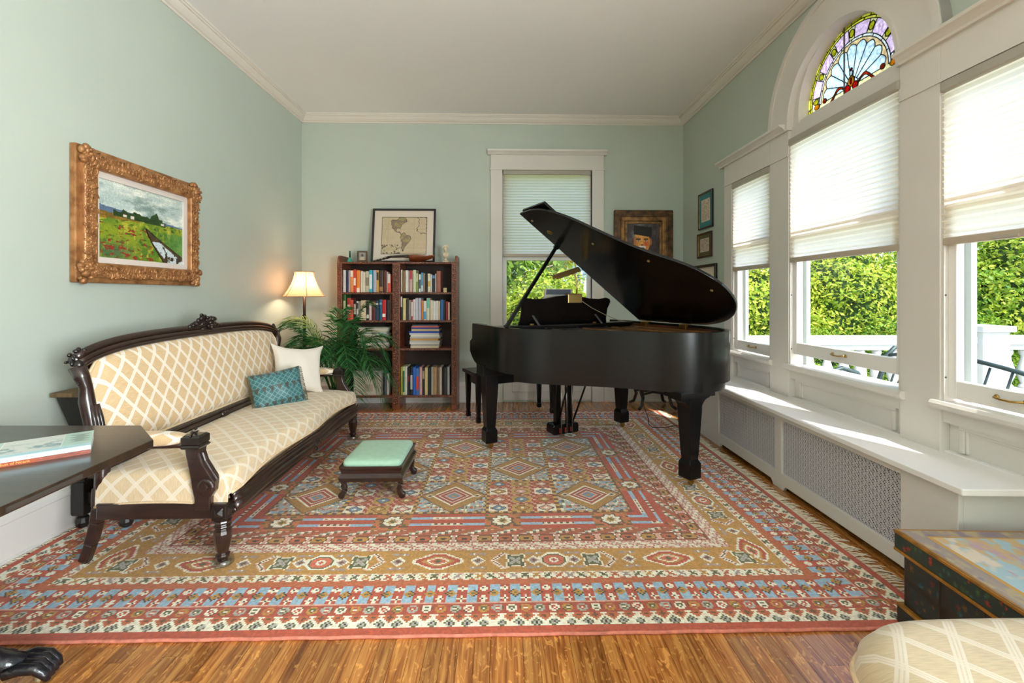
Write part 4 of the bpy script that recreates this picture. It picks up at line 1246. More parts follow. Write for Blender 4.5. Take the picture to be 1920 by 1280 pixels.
# ================================================================== footstool
stool = thing('footstool', 'low dark wood footstool with a mint green padded top in front of the settee', 'footstool', (-.79, 2.975, 0.0135))
M_mint = mat('mint_wool', '#a3c9ae', rough=0.9, var=0.05, vscale=30, bump=0.2, bscale=350, sheen=0.2)
W2, D2 = .185, .215
mb = MB().superq((0, 0, .212), W2 - .006, D2 - .006, .032, .55, .16, 40, 12)
obj('padded_top', mb, M_mint, stool, smooth=True)
PR = [(W2, .200), (W2 + .004, .205), (W2 + .004, .192), (W2 - .004, .176), (W2 - .006, .158), (W2 + .006, .146), (W2 + .008, .136), (W2 + .002, .112)]
mb = MB()
def sqring(dx0, z0, dx1, z1): pass
o0 = len(mb.v)
for w, z in PR:
    d = w - W2
    mb.v += [(-W2 - d, -D2 - d, z), (W2 + d, -D2 - d, z), (W2 + d, D2 + d, z), (-W2 - d, D2 + d, z)]
for i in range(len(PR) - 1):
    for j in range(4):
        a, b = i * 4 + j, i * 4 + (j + 1) % 4
        mb.f.append((a + 4, b + 4, b, a))
mb.f.append((0, 1, 2, 3)[::1]); k = (len(PR) - 1) * 4; mb.f.append((k + 3, k + 2, k + 1, k))
obj('moulded_apron', mb, M_mahog, stool)
for sx in (-1, 1):
    for sy in (-1, 1):
        path = [(sx * (W2 - .018), sy * (D2 - .03), .118), (sx * (W2 - .012), sy * (D2 - .03), .09), (sx * (W2 - .022), sy * (D2 - .03), .055), (sx * (W2 - .004), sy * (D2 - .03), .018)]
        mb = MB()
        for i in range(3): mb.bar(path[i], path[i + 1], .03, .03, up=(0, 1, 0))
        mb.lathe([(.02, -.014), (.02, .014)], (sx * (W2 - .002), sy * (D2 - .03), .0205), 12, 'y')
        obj('leg', mb, M_mahog, stool, bevel=.004)

# ================================================================== narrow table behind the settee
M_black = mat('worn_black_paint', '#1a1716', rough=0.45, var=0.5, vscale=14, bump=0.3, bscale=40)
M_wornwood = mat('worn_brown_board', '#6d5638', rough=0.6, var=0.35, vscale=6, stretch=(8, 1, 1), bump=0.2, bscale=30)
tb = thing('dough_box_table', 'worn black trough table with brown board top behind the near end of the settee', 'table', (-2.13, 2.56, 0.0135))
mb = MB().box(-.165, .125, -.20, .20, .715, .738)
obj('board_top', mb, M_wornwood, tb, bevel=.004)
mb = MB(); n = 4
top = [(-.15, -.185), (.11, -.185), (.11, .185), (-.15, .185)]; bot = [(-.085, -.15), (.06, -.15), (.06, .15), (-.085, .15)]
mb.add([(x, y, .714) for x, y in top] + [(x, y, .48) for x, y in bot], [(0, 1, 2, 3), (7, 6, 5, 4), (0, 4, 5, 1), (1, 5, 6, 2), (2, 6, 7, 3), (3, 7, 4, 0)])
obj('trough', mb, M_black, tb, bevel=.006)
BL = [(.018, 0), (.028, .012), (.032, .03), (.026, .055), (.014, .062), (.024, .07)]
BU = [(.024, .245), (.015, .255), (.026, .268), (.026, .278), (.014, .285), (.026, .30), (.032, .318), (.026, .338), (.014, .348), (.02, .36), (.026, .40), (.022, .48)]
for x in (-.107, .122):
    for y in (-.08, .15):
        mb = MB().lathe(BL, (x, y, 0), 12).square([(.03, .07), (.033, .078), (.033, .238), (.03, .246)], (x, y, 0)).lathe(BU, (x, y, 0), 12)
        obj('leg', mb, M_black, tb, bevel=.002)
mb = MB()
for y in (-.08, .15): mb.box(-.075, .09, y - .014, y + .014, .13, .19)
mb.box(-.01, .02, -.066, .136, .13, .18)
obj('stretcher', mb, M_black, tb, bevel=.003)

# ================================================================== foreground table with clipped corners, on a paw-footed pedestal
M_walnut = mat('dark_table_top', '#33241a', rough=0.3, var=0.3, vscale=3, stretch=(1, 12, 1), coat=0.25, bump=0.05, bscale=20)
TZ = 0.72
c0, c1, c2, c3 = on_z(265, 797, TZ), on_z(288, 824, TZ), on_z(0, 951, TZ), on_z(4, 799, TZ)
ft = thing('clipped_corner_table', 'dark wooden table with clipped corners in the left foreground', 'table', (-1.72, 1.42, 0))
dirf = (c2 - c1).normalized()
p3 = c1 + dirf * 0.95
p4 = p3 + Vector((-.13, -.16, 0))
poly = [(c1.x, c1.y), (c0.x, c0.y), (-2.20, c0.y + .012), (-2.285, c0.y - .09), (-2.285, p4.y + .12), (-2.2, p4.y), (p4.x, p4.y), (p3.x, p3.y)][::1]
obj('table_top', MB().prism(poly[::1], TZ - .026, TZ), M_walnut, ft, world=True, bevel=.003)
obj('hinge_plate', MB().bar(c1 + dirf * .52 + Vector((.001, 0, -.013)), c1 + dirf * .30 + Vector((.001, 0, -.013)), .004, .013), M_steel, ft, world=True)
cx, cy = -1.80, 1.42
mb = MB().lathe([(.10, .16), (.11, .19), (.06, .24), (.045, .30), (.075, .38), (.08, .44), (.05, .52), (.045, .58), (.10, .63), (.12, TZ - .026)], (cx, cy, 0), 18)
obj('pedestal', mb, M_carve, ft, world=True, smooth=True)
M_paw = mat('carved_black_paw', '#17151a', rough=0.3, var=0.4, vscale=25, bump=0.35, bscale=50, bstretch=(1, 1, 1), coat=.3)
def paw(px, py, ang):
    d = Vector((math.cos(ang), math.sin(ang), 0)); sd = Vector((-d.y, d.x, 0)); P0 = Vector((px, py, 0))
    m = MB()
    b = P0 - d * .33
    m.tube([b + Vector((0, 0, .20)), P0 - d * .25 + Vector((0, 0, .185)), P0 - d * .15 + Vector((0, 0, .12)), P0 - d * .07 + Vector((0, 0, .075)), P0 - d * .02 + Vector((0, 0, .058))], [.05, .046, .04, .036, .034], 10)
    for k, o in enumerate((-.033, -.011, .012, .034)):
        q = P0 + sd * o
        m.tube([q - d * .05 + Vector((0, 0, .058)), q - d * .01 + Vector((0, 0, .066)), q + d * .028 + Vector((0, 0, .056)), q + d * .05 + Vector((0, 0, .032)), q + d * .058 + Vector((0, 0, .012))], [.017, .019, .017, .014, .008], 8)
    for k in range(5):   # overlapping feather tufts on the instep
        q = P0 - d * (.08 + .04 * k) + sd * (.02 * (-1) ** k)
        m.ball(q + Vector((0, 0, .085 + .02 * k)), .03, 7, 5, sx=1.3, sz=.6)
    return m
for px, py, an in ((-1.525, 1.51, math.radians(18)), (-1.62, 1.16, math.radians(-55)), (-2.06, 1.53, math.radians(150))):
    lg = obj('paw_leg', paw(px, py, an), M_paw, ft, world=True, smooth=True)
    d = Vector((math.cos(an), math.sin(an), 0))
    mb = MB().lathe([(.012, 0), (.012, .022), (.009, .03)], Vector((px, py, 0)) + d * .02, 10)
    obj('caster_pin', mb, mat('worn_nickel', '#b8ab8c', rough=.4, metal=.7), lg, world=True)
# book on the table
M_bcov = attr_mat('book_print', rough=0.35, coat=0.2, spec=0.4)
b0, b1 = on_z(170, 842, TZ + .016), on_z(183, 806, TZ + .032)
sp0 = on_z(170, 849, TZ); sp1 = on_z(0, 877, TZ)
dv = (sp1 - sp0).normalized()                       # along the spine, away from the right-hand end
nv_ = Vector((dv.y, -dv.x, 0));
if nv_.y < 0: nv_ = -nv_
BLN, BWD, BTH = .30, .215, .028
bk = thing('picture_book', 'pale blue paperback lying on the dark table, orange lettered spine', 'book', (sp0.x, sp0.y, TZ))
def cover(S, T):
    im = np.zeros(S.shape + (3,)); im[:] = rgb('#c3dbd2')
    im = lerp(im, np.clip(fbm(S, T, 8, 4), 0, 1) * .35, rgb('#8fb7a3'))
    inn = (S > .25) & (S < .74) & (T > .0)
    sky_ = rgb('#d5d7d2') * np.ones_like(im); k = np.clip((fbm(S, T, 14, 8) - .45) * 5, 0, 1) * np.exp(-((T - .45) / .22) ** 2)
    im[inn] = lerp(sky_, k, rgb('#6d8e98'))[inn]
    im[(np.abs(S - .25) < .006) | (np.abs(S - .74) < .006)] = rgb('#e6e6dc')
    ship = (S < .2) & (np.abs(S - .11) < .06 + .03 * np.sin(T * 40)) & (T > .35) & (T < .85)
    im[ship] = im[ship] * .8
    im[T < .17] = rgb('#bfe0ea')
    return im
o3 = Vector((0, 0, 0)); A = dv; B = nv_
core = MB(); core.obox(A * (BLN / 2) + B * (BWD / 2) + Vector((0, 0, BTH / 2)), A * (BLN / 2 - .001), B * (BWD / 2 - .001), Vector((0, 0, BTH / 2 - .0015)))
obj('pages', core, mat('book_pages', '#efe9e4', rough=.8, var=.05, vscale=200, stretch=(1, 1, 30)), bk)
print_sheet('front_cover', BLN, BWD, 150, 100, cover, M_bcov, bk, origin=(0, 0, BTH), ax=tuple(A), ay=tuple(B))
print_sheet('back_cover', BLN, BWD, 2, 2, lambda S, T: np.ones(S.shape + (3,)) * rgb('#bcd6d0'), M_bcov, bk, origin=(0, 0, .0005), ax=tuple(A), ay=tuple(B))
def spine(S, T):
    im = np.ones(S.shape + (3,)) * rgb('#a04c30'); im[T > .52] = rgb('#bfe0ea')
    ph = (S < .42) & (T <= .52); im[ph] = (rgb('#8d4b3c') * (.7 + .6 * fbm(S, T, 20, 2))[..., None])[ph]
    return im
print_sheet('spine', BLN, BTH, 120, 16, spine, M_bcov, bk, origin=tuple(-B * .0006), ax=tuple(A), ay=(0, 0, 1))
def text(body, size, m, parent, origin, right, up, align='CENTER', name='lettering'):
    cu = bpy.data.curves.new(name, 'FONT'); cu.body = body; cu.size = size; cu.align_x = align; cu.align_y = 'CENTER'; cu.resolution_u = 2
    tmp = bpy.data.objects.new('tmp', cu); COL.objects.link(tmp)
    bpy.context.view_layer.update()
    me = bpy.data.meshes.new_from_object(tmp.evaluated_get(bpy.context.evaluated_depsgraph_get()))
    bpy.data.objects.remove(tmp)
    me.materials.clear(); me.materials.append(m); me.name = name
    o = bpy.data.objects.new(name, me); link(o, parent)
    r, u = Vector(right).normalized(), Vector(up).normalized(); n = r.cross(u)
    M = Matrix((r, u, n)).transposed().to_4x4(); M.translation = Vector(origin)
    o.matrix_local = M
    return o
# lettering reads left to right for the viewer: rightwards is -A
text('CELEBRATING A MARITIME HERITAGE', .0125, mat('pale_lettering', '#93b9c6', rough=.5), bk, A * .165 + B * .018 + Vector((0, 0, BTH + .0006)), -A, B)
text('Captains B.F. Rathbun of Noank', .0115, mat('yellow_lettering', '#f0b35a', rough=.5), bk, A * .215 - B * .0014 + Vector((0, 0, BTH * .27)), -A, (0, 0, 1))

# ================================================================== floor lamp in the corner
lampo = thing('floor_lamp', 'dark floor lamp with a lit peach bell shade in the far left corner', 'lamp', (-2.055, 4.78, 0))
M_pole = mat('dark_bronze', '#2a1d18', rough=.35, metal=.6)
obj('base', MB().lathe([(.13, 0), (.135, .012), (.12, .022), (.05, .035), (.03, .06), (.018, .08)], n=24), M_pole, lampo, smooth=True)
obj('pole', MB().lathe([(.016, .08), (.016, .55), (.022, .56), (.016, .57), (.015, 1.0), (.022, 1.015), (.024, 1.03), (.014, 1.05), (.014, 1.26)], n=12), M_pole, lampo, smooth=True)
sh = []
for i in range(9):
    t = i / 8
    sh.append((.208 - .113 * (1 - (1 - t) ** 1.75), 1.235 + .255 * t))
M_shade = translucent_mat('peach_silk_shade', '#eec9a8', '#f4bd92', .6)
m = MB(); n = 32
for r, z in sh:
    for j in range(n):
        a = 2 * PI * j / n; k = 1 - .03 * abs(math.sin(3 * a))
        m.v.append((r * k * math.cos(a), r * k * math.sin(a), z))
for i in range(8):
    for j in range(n): m.f.append((i * n + j, i * n + (j + 1) % n, (i + 1) * n + (j + 1) % n, (i + 1) * n + j))
shade = obj('shade', m, M_shade, lampo, smooth=True)
m = MB()
for j in range(6):
    a = PI / 3 * j
    m.tube([(r * math.cos(a) * 1.004, r * math.sin(a) * 1.004, z) for r, z in sh], .003, 5)
for r, z in (sh[0], sh[-1]):
    m.tube([(r * (1 - .03 * abs(math.sin(3 * a))) * math.cos(a), r * (1 - .03 * abs(math.sin(3 * a))) * math.sin(a), z) for a in np.linspace(0, 2 * PI, 36, endpoint=False)], .0035, 5, closed=True)
obj('trim', m, mat('tan_braid', '#a8815f', rough=.8), shade, smooth=True)
obj('bulb', MB().ball((0, 0, 1.36), .03, 12, 8, sz=1.3), mat('bulb_glass', '#fff1d8', rough=.3), lampo, smooth=True)
bl = lamp('bulb_light', 'POINT', (-2.055, 4.78, 1.355), 17, (1.0, .76, .52)); bl.data.shadow_soft_size = .045
for o in lampo.children:
    if o.name.startswith('bulb'): o.visible_shadow = True

# ================================================================== palm in the corner
palm = thing('potted_palm', 'feathery green palm in a dark pot between the settee and the bookcase', 'plant', (-1.62, 4.50, 0.0135))
obj('pot', MB().lathe([(.10, 0), (.11, .01), (.145, .24), (.155, .26), (.155, .275), (.135, .275), (.13, .24), (.002, .24)], n=20), mat('dark_pot', '#2d241e', rough=.5, var=.2), palm, smooth=True)
M_fr1 = leaf_mat('palm_leaf', '#123a18', '#3f8040', .22)
M_fr2 = leaf_mat('pale_palm_leaf', '#6d8f35', '#c9cf86', .35)
def frond(tip, base, sag, nleaf, leaf, m, seed, wid=.0062):
    r = random.Random(seed); b = Vector(base); t = Vector(tip)
    mid = (b + t) / 2 + Vector((0, 0, sag)); pts = []
    for i in range(21):
        k = i / 20
        pts.append((1 - k) ** 2 * b + 2 * k * (1 - k) * mid + k * k * t)
    mb = MB().tube(pts, [.007 * (1 - .75 * i / 20) for i in range(21)], 5)
    for i in range(nleaf):
        k = .26 + .74 * i / (nleaf - 1); f = k * 20; a = min(int(f), 19)
        p = pts[a].lerp(pts[a + 1], f - a); d = (pts[a + 1] - pts[a]).normalized()
        side = d.cross(Vector((0, 0, 1)))
        side = side.normalized() if side.length > .05 else Vector((1, 0, 0))
        ln = leaf * (.45 + .55 * math.sin(PI * min(1, .12 + k * .84))) * r.uniform(.85, 1.1)
        for s in (-1, 1):
            dr = (side * s * .75 + d * .75 + Vector((0, 0, r.uniform(-.1, .25)))).normalized()
            e1 = p + dr * ln * .5 + Vector((0, 0, -.015)); e2 = p + dr * ln + Vector((0, 0, -ln * r.uniform(.25, .5)))
            w = d * wid
            mb.add([p - w * .4, p + w * .4, e1 + w, e2, e1 - w], [(0, 1, 2, 4), (4, 2, 3)])
    return mb
tips = [((530, 672), 4.35, .42, 0), ((548, 600), 4.55, .30, 1), ((520, 690), 4.15, .40, 0), ((600, 660), 4.0, .35, 0), ((690, 570), 4.55, .25, 0), ((728, 668), 4.50, .42, 0), ((735, 640), 4.72, .30, 0),
        ((725, 760), 4.45, .52, 0), ((668, 742), 4.15, .50, 0), ((745, 725), 4.55, .45, 0), ((620, 690), 4.10, .42, 0), ((655, 610), 4.3, .32, 0), ((700, 700), 4.25, .45, 0), ((560, 655), 4.6, .4, 0), ((640, 580), 4.75, .2, 0),
        ((522, 622), 4.35, .34, 0), ((540, 605), 4.65, .3, 0), ((652, 690), 4.02, .48, 0), ((690, 640), 4.35, .38, 0)]
for i, ((px, py), Y, sag, pale) in enumerate(tips):
    tp_ = on_y(px, py, Y) - Vector(palm.location)
    bs = Vector((random.uniform(-.05, .05), random.uniform(-.05, .05), .24))
    o = obj('frond', frond(tp_, bs, sag + .22, 34, .27, M_fr2 if pale else M_fr1, i), M_fr2 if pale else M_fr1, palm)
    if pale: o['label'] = 'pale yellow green frond under the lamp'
# ================================================================== bookcase
BY0, BY1 = 4.985, 5.295                          # front and back
BX0, BX1 = -1.792, -0.492
M_bcase = mat('carved_mahogany_case', '#7d4328', rough=.38, var=.3, vscale=7, stretch=(1, 1, 5), coat=.15)
M_bin = mat('bookcase_inside', '#2a130b', rough=.6, var=.2, vscale=6)
def carved_mat():
    m = mat('carved_scroll_front', '#5a2d1b', rough=.42)
    N = m.node_tree.nodes; L = m.node_tree.links; b = N['Principled BSDF']
    tc = N.new('ShaderNodeTexCoord'); vo = N.new('ShaderNodeTexVoronoi'); vo.feature = 'DISTANCE_TO_EDGE'; vo.inputs['Scale'].default_value = 62
    L.new(tc.outputs['Object'], vo.inputs['Vector'])
    rp = N.new('ShaderNodeValToRGB'); e = rp.color_ramp.elements
    e[0].position = .08; e[0].color = (*hexc('#45200f'), 1); e[1].position = .4; e[1].color = (*hexc('#ac6a44'), 1)
    L.new(vo.outputs[0], rp.inputs[0]); L.new(rp.outputs[0], b.inputs['Base Color'])
    bp = N.new('ShaderNodeBump'); bp.inputs['Strength'].default_value = .9; bp.inputs['Distance'].default_value = .006
    L.new(vo.outputs[0], bp.inputs['Height']); L.new(bp.outputs[0], b.inputs['Normal'])
    return m
M_carved = carved_mat()
bc = thing('bookcase', 'tall carved mahogany double bookcase against the back wall', 'bookcase', ((BX0 + BX1) / 2, (BY0 + BY1) / 2, 0))
XP = [BX0, BX0 + .052, -1.193, -1.112, BX1 - .058, BX1]      # posts: left, middle, right
ZSH = [.152, .668, .974, 1.281, 1.612]
for (a, b), zt in (((XP[0], XP[1]), 1.60), ((XP[2], XP[3]), 1.60), ((XP[4], XP[5]), 1.60)):
    up = obj('upright', MB().box(a, b, BY0, BY1, 0.0, zt), M_bcase, bc, world=True, bevel=.003)
    obj('carved_strip', MB().box(a + .010, b - .010, BY0 - .005, BY0 + .001, .05, zt - .02), M_carved, up, world=True, bevel=.002)
for a in (XP[0], XP[5] - .022):
    mb = MB().prism([(BY0 + .01, 1.60), (BY1, 1.60), (BY1, 1.685), (BY0 + .06, 1.685), (BY0 + .025, 1.67), (BY0 + .01, 1.64)], a, a + .022, 'yz')
    obj('end_ear', mb, M_bcase, bc, world=True, bevel=.003)
for i, z in enumerate(ZSH):
    bays = [(XP[1], XP[2]), (XP[3], XP[4])] if i < 4 else [(XP[0], XP[5])]
    for a, b in bays:
        s = obj('shelf' if i < 4 else 'top_board', MB().box(a, b, BY0 + .006, BY1, z - .022, z), M_bcase, bc, world=True, bevel=.002)
        obj('shelf_edge', MB().box(a + .004, b - .004, BY0 + .001, BY0 + .0065, z - .021, z - .002), M_carved, s, world=True)
obj('back_boards', MB().box(BX0 + .01, BX1 - .01, BY1 - .012, BY1 + .0, .13, 1.60), M_bin, bc, world=True)

# ---- books: (left px, right px, top px, colour[, band colour, band from, band to]) read off the shelves
def B1(l): return [(630 + a / 8.35, 630 + b / 8.35, 490 + t / 8.35, *r) for a, b, t, *r in l]
def B2(l): return [(630 + a / 7.113, 630 + b / 7.113, 600 + t / 7.113, *r) for a, b, t, *r in l]
rows = {
 'top left shelf': (1.281, B1([(92, 150, 132, 'white', '#dcdad6'), (156, 190, 132, 'navy', '#23284a'), (192, 222, 134, 'grey', '#a5a3ae'), (224, 272, 136, 'orange and white', '#d98a4c', '#d8d2c4', .7, .98),
   (275, 316, 122, 'red', '#c23a22', '#e8e2d4', .3, .62), (318, 376, 136, 'orange', '#dd7f22', '#e5e0d2', .0, .2), (378, 414, 148, 'off-white', '#dbd5c8'), (416, 454, 164, 'cream', '#d6cdb9'), (456, 516, 150, 'speckled cream', '#c2b8a0', '#8d836c', .3, .7),
   (519, 571, 132, 'turquoise', '#2fa3ba', '#d6e4e2', .15, .8), (574, 629, 132, 'lavender grey', '#b4b6c8'), (631, 668, 134, 'gold', '#c99a4a', '#3b2a1a', .55, .9), (671, 736, 136, 'dark brown', '#3a281c', '#a1703f', .05, .25),
   (744, 790, 138, 'maroon', '#59201a'), (792, 804, 158, 'thin white', '#cfc9c0'), (806, 856, 194, 'white and red', '#d6503a', '#d8d6d2', .5, 1.0)])),
 'top right shelf': (1.281, B1([(996, 1034, 128, 'white', '#e0ddd6'), (1040, 1082, 140, 'ochre brown', '#8a6a3c'), (1086, 1128, 136, 'white', '#dfdcd6'), (1130, 1148, 150, 'pinkish', '#bfa9a2'), (1150, 1196, 140, 'red and pink', '#c79c98', '#b5303a', .6, .98),
   (1204, 1250, 130, 'pale green', '#ccd2b0'), (1254, 1284, 180, 'olive green', '#8c9a4a', '#d8d4b4', .55, .98), (1288, 1328, 196, 'white', '#d8d8d4', '#56606a', .2, .7), (1334, 1362, 172, 'sky blue', '#4c9cc4', '#d6dde0', .05, .35), (1364, 1388, 186, 'tan', '#b7977c'),
   (1390, 1428, 206, 'black', '#1c1c1e'), (1432, 1478, 188, 'cream', '#d9d0b6', '#c9a53e', .3, .6), (1480, 1500, 204, 'white', '#dad8d2'), (1503, 1552, 208, 'navy and blue', '#1d2030', '#5b83bd', .8, .98), (1555, 1570, 190, 'thin white', '#d4d0c8'), (1574, 1636, 148, 'dusty rose', '#9a5b4a')])),
 'second left shelf': (.974, B1([(98, 150, 512, 'tall green', '#2f6a2f', '#cfd8a0', .2, .75), (164, 224, 568, 'brick red', '#a83a2e', '#e3c3b4', .3, .7), (226, 270, 600, 'coral', '#d8553f'), (274, 312, 600, 'black', '#1b1a1c', '#c9c3b8', .3, .8), (316, 350, 618, 'white', '#cfccc6', '#47443e', .6, .9),
   (352, 386, 622, 'grey', '#98948c'), (388, 466, 606, 'thick cream', '#d6c3a2'), (470, 516, 628, 'black and white', '#202126', '#d6d2c8', .1, .3), (518, 552, 632, 'pale pink', '#d4bdb6'), (554, 618, 608, 'dark red', '#5c1d22', '#c79a70', .75, .9), (620, 668, 608, 'navy', '#20314f', '#c8c8c0', .78, .86),
   (670, 718, 592, 'petrol blue', '#1f5f78', '#7fb0c0', .75, .85), (720, 780, 596, 'bright red', '#bf1820', '#efe6e0', .16, .32), (784, 836, 600, 'black', '#171819'), (838, 872, 520, 'tall dark brown', '#3f1a12')])),
 'second right shelf': (.974, B1([(996, 1040, 540, 'black and white', '#26262a', '#cfcac0', .55, .98), (1043, 1090, 574, 'pale yellow', '#dcc988'), (1094, 1134, 596, 'charcoal', '#33302f'), (1138, 1172, 602, 'grey', '#8c8478'), (1175, 1205, 602, 'pink', '#b84a5c', '#e0d4d0', .2, .9), (1208, 1238, 590, 'white', '#d6d3cc'),
   (1240, 1285, 570, 'pale lilac', '#bdb9c6'), (1288, 1332, 570, 'lilac grey', '#b2adbc'), (1336, 1362, 606, 'orange', '#d67a2c'), (1365, 1412, 616, 'white and blue', '#d8d6d0', '#4b93c4', .05, .45), (1415, 1462, 572, 'teal and cream', '#d2cdb0', '#57b09c', .55, .98), (1470, 1516, 604, 'cream', '#d3c7b0'), (1518, 1560, 618, 'white', '#dcdad4'),
   (1562, 1598, 612, 'off-white', '#d6d2ca'), (1600, 1626, 620, 'cream', '#cfc0a2'), (1630, 1682, 598, 'blue', '#285c94'), (1685, 1716, 600, 'black', '#19171a'), (1718, 1756, 622, 'red', '#8f1d22'), (1758, 1778, 636, 'cream', '#d8cbb4')])),
 'bottom right shelf': (.152, B2([(852, 884, 622, 'olive yellow', '#a8a53a'), (886, 914, 618, 'pale green', '#c8cf9a', '#2f6b4a', .1, .85), (916, 950, 618, 'cream', '#d9d5c2'), (952, 986, 628, 'black', '#1e1a1c', '#7a2430', .5, .7), (988, 1022, 620, 'black and white', '#232326', '#b9b6b0', .2, .7), (1025, 1064, 626, 'royal blue', '#2a63b8'),
   (1066, 1106, 640, 'blue and red', '#3f6fae', '#c8402e', .2, .7), (1109, 1146, 628, 'pink', '#d29f9c'), (1149, 1180, 640, 'dark', '#2b2322', '#b09a84', .6, .9), (1182, 1222, 632, 'gold and cream', '#d9c48c'), (1225, 1264, 628, 'black', '#222a2e'), (1266, 1302, 626, 'grey cream', '#b3a89a'), (1304, 1342, 628, 'tan', '#c39a6c'),
   (1344, 1374, 632, 'brown grey', '#7d6a60'), (1376, 1410, 628, 'cream', '#d3c3ae'), (1412, 1436, 640, 'black', '#1d1c1d'), (1438, 1478, 630, 'charcoal', '#3b3a3a'), (1482, 1514, 622, 'light grey', '#9fa09f')])),
}
ORD = 'first second third fourth fifth sixth seventh eighth ninth tenth eleventh twelfth thirteenth fourteenth fifteenth sixteenth seventeenth eighteenth nineteenth'.split()
def book_mat(h): return mat('book_cloth_' + h.lstrip('#'), h, rough=.5, var=.08, vscale=40)
BF = BY0 + .03
for shelf, (z, items) in rows.items():
    prev = None
    for i, it in enumerate(items):
        l, r, t, cn, colr = it[:5]
        x0, x1 = on_y(l, t, BF).x, on_y(r, t, BF).x
        x0 = max(x0, (XP[1] if 'left' in shelf else XP[3]) + .002)
        if prev is not None and x0 < prev + .0006: x0 = prev + .0006
        lim = XP[2] if 'left' in shelf else XP[4]
        x1 = min(x1, lim - .002)
        if x1 - x0 < .006: x1 = x0 + .006
        prev = x1
        h = max(.12, on_y(l, t, BF).z - z - .002); dp = min(.24, .14 + .25 * (h - .12)); w = x1 - x0
        dy = random.uniform(-.008, .012)
        o = MB().prism([(0, dp), (0, .005), (w * .25, .0008), (w * .75, .0008), (w, .005), (w, dp)], 0, h)
        name = 'book'
        lab = f'{cn} book, {ORD[i]} from the left on the {shelf}'
        root = tag(obj(name, o, book_mat(colr), bevel=.0015 if w > .014 else 0, seg=1), lab, 'book', 'upright books in the bookcase')
        root.location = (x0, BF + dy, z + .0003)
        if len(it) > 5:
            c2, f0, f1 = it[5:8]
            obj('spine_band', MB().box(w * .12, w * .88, -.0008, .003, h * f0, h * f1), book_mat(c2), root)
# stack of magazines on the third right shelf
z = .668; zz = z
mags = [('cream', '#cfc4a8', 1.0), ('grey', '#a9a49a', 1.02), ('white', '#d8d4cc', 1.05), ('pale grey', '#bdb9b2', 1.07), ('tan', '#c79a58', 1.0), ('grey white', '#b8b6b4', 1.06), ('ivory', '#ddd6c4', 1.02), ('white', '#d2d0cc', 1.04), ('blue', '#2546a0', 1.08), ('buff', '#bfae86', .98), ('navy', '#2a3f8c', .99), ('salmon', '#cf6a5c', .96), ('slate', '#4a5a68', .90)]
NM = len(mags)
for i, (cn, colr, k) in enumerate(mags):
    th = (.0235, .019, .018, .021, .0245, .018, .022, .017, .0215, .025, .0155, .0165, .015)[i]
    w = .31 * k; xc = on_y(796, 630, BF).x + random.uniform(-.008, .008)
    mb = MB().box(-w / 2, w / 2, 0, .215, 0, th - .0006)
    o = tag(obj('magazine', mb, mat('pages_' + colr[1:], colr, rough=.7, var=.12, vscale=1.0, stretch=(1, 1, 260)), bevel=.001, seg=1), f'{cn} magazine, {ORD[NM - 1 - i]} from the top of the neat stack on the right', 'magazine', 'magazines stacked on the third shelf')
    o.location = (xc, BF + random.uniform(0, .012), zz + .0004); zz += th
# leaning pile of papers on the third left shelf, behind the palm
zz = z
for i in range(12):
    th = .016 + .006 * random.random(); w = .33
    colr = ['#cfc8b4', '#b7b2a4', '#d9d3c2', '#9fb4ae', '#c2baa6'][i % 5]
    mb = MB().box(-w / 2, w / 2, 0, .215, 0, th - .0006)
    o = tag(obj('magazine', mb, mat('pages_' + colr[1:], colr, rough=.7, var=.12, vscale=1.0, stretch=(1, 1, 260)), bevel=.001, seg=1), f'pale magazine, {ORD[11 - i]} from the top of the uneven stack behind the palm', 'magazine', 'magazines stacked behind the palm')
    o.location = (-1.42 + .012 * math.sin(i * 1.3), BF + .004, zz + .0004); o.rotation_euler = (0, 0, random.uniform(-.06, .06)); zz += th
# storage box on the bottom left shelf
box = thing('storage_box', 'cream cardboard storage box with a lid on the bottom left shelf', 'box', (-1.475, BF + .137, .1526))
obj('carton', MB().box(-.15, .15, -.13, .115, 0, .235), mat('cream_card', '#cdbfae', rough=.8, var=.05, vscale=8), box, bevel=.003)
obj('lid', MB().box(-.156, .156, -.136, .12, .205, .262), mat('grey_card', '#b5b0aa', rough=.7), box, bevel=.004)
obj('label_holder', MB().box(-.03, .06, -.1345, -.129, .04, .12), mat('box_label', '#b8a791', rough=.8), box)
for i, (xo, colr, cn) in enumerate(((-.285, '#57606c', 'slate'), (-.26, '#b9b4ac', 'pale grey'))):
    o = tag(obj('book', MB().box(0, .02, 0, .2, 0, .25 - .02 * i), book_mat(colr), bevel=.0015, seg=1), f'{cn} folder standing right of the storage box', 'book', 'folders beside the storage box')
    o.location = (-1.005 + xo, BF + .02, .1523)
# little block on the top right shelf
tr = thing('trinket_block', 'tiny cream ridged ornament at the right end of the top right shelf', 'ornament', (on_y(834, 540, BF).x, BF + .03, 1.2815))
for i in range(3): obj('block', MB().box(-.019, .019, -.014, .014, .0165 * i, .0165 * i + .0155), mat('ivory_ornament', '#cdbb8c', rough=.5, var=.1), tr, bevel=.003)

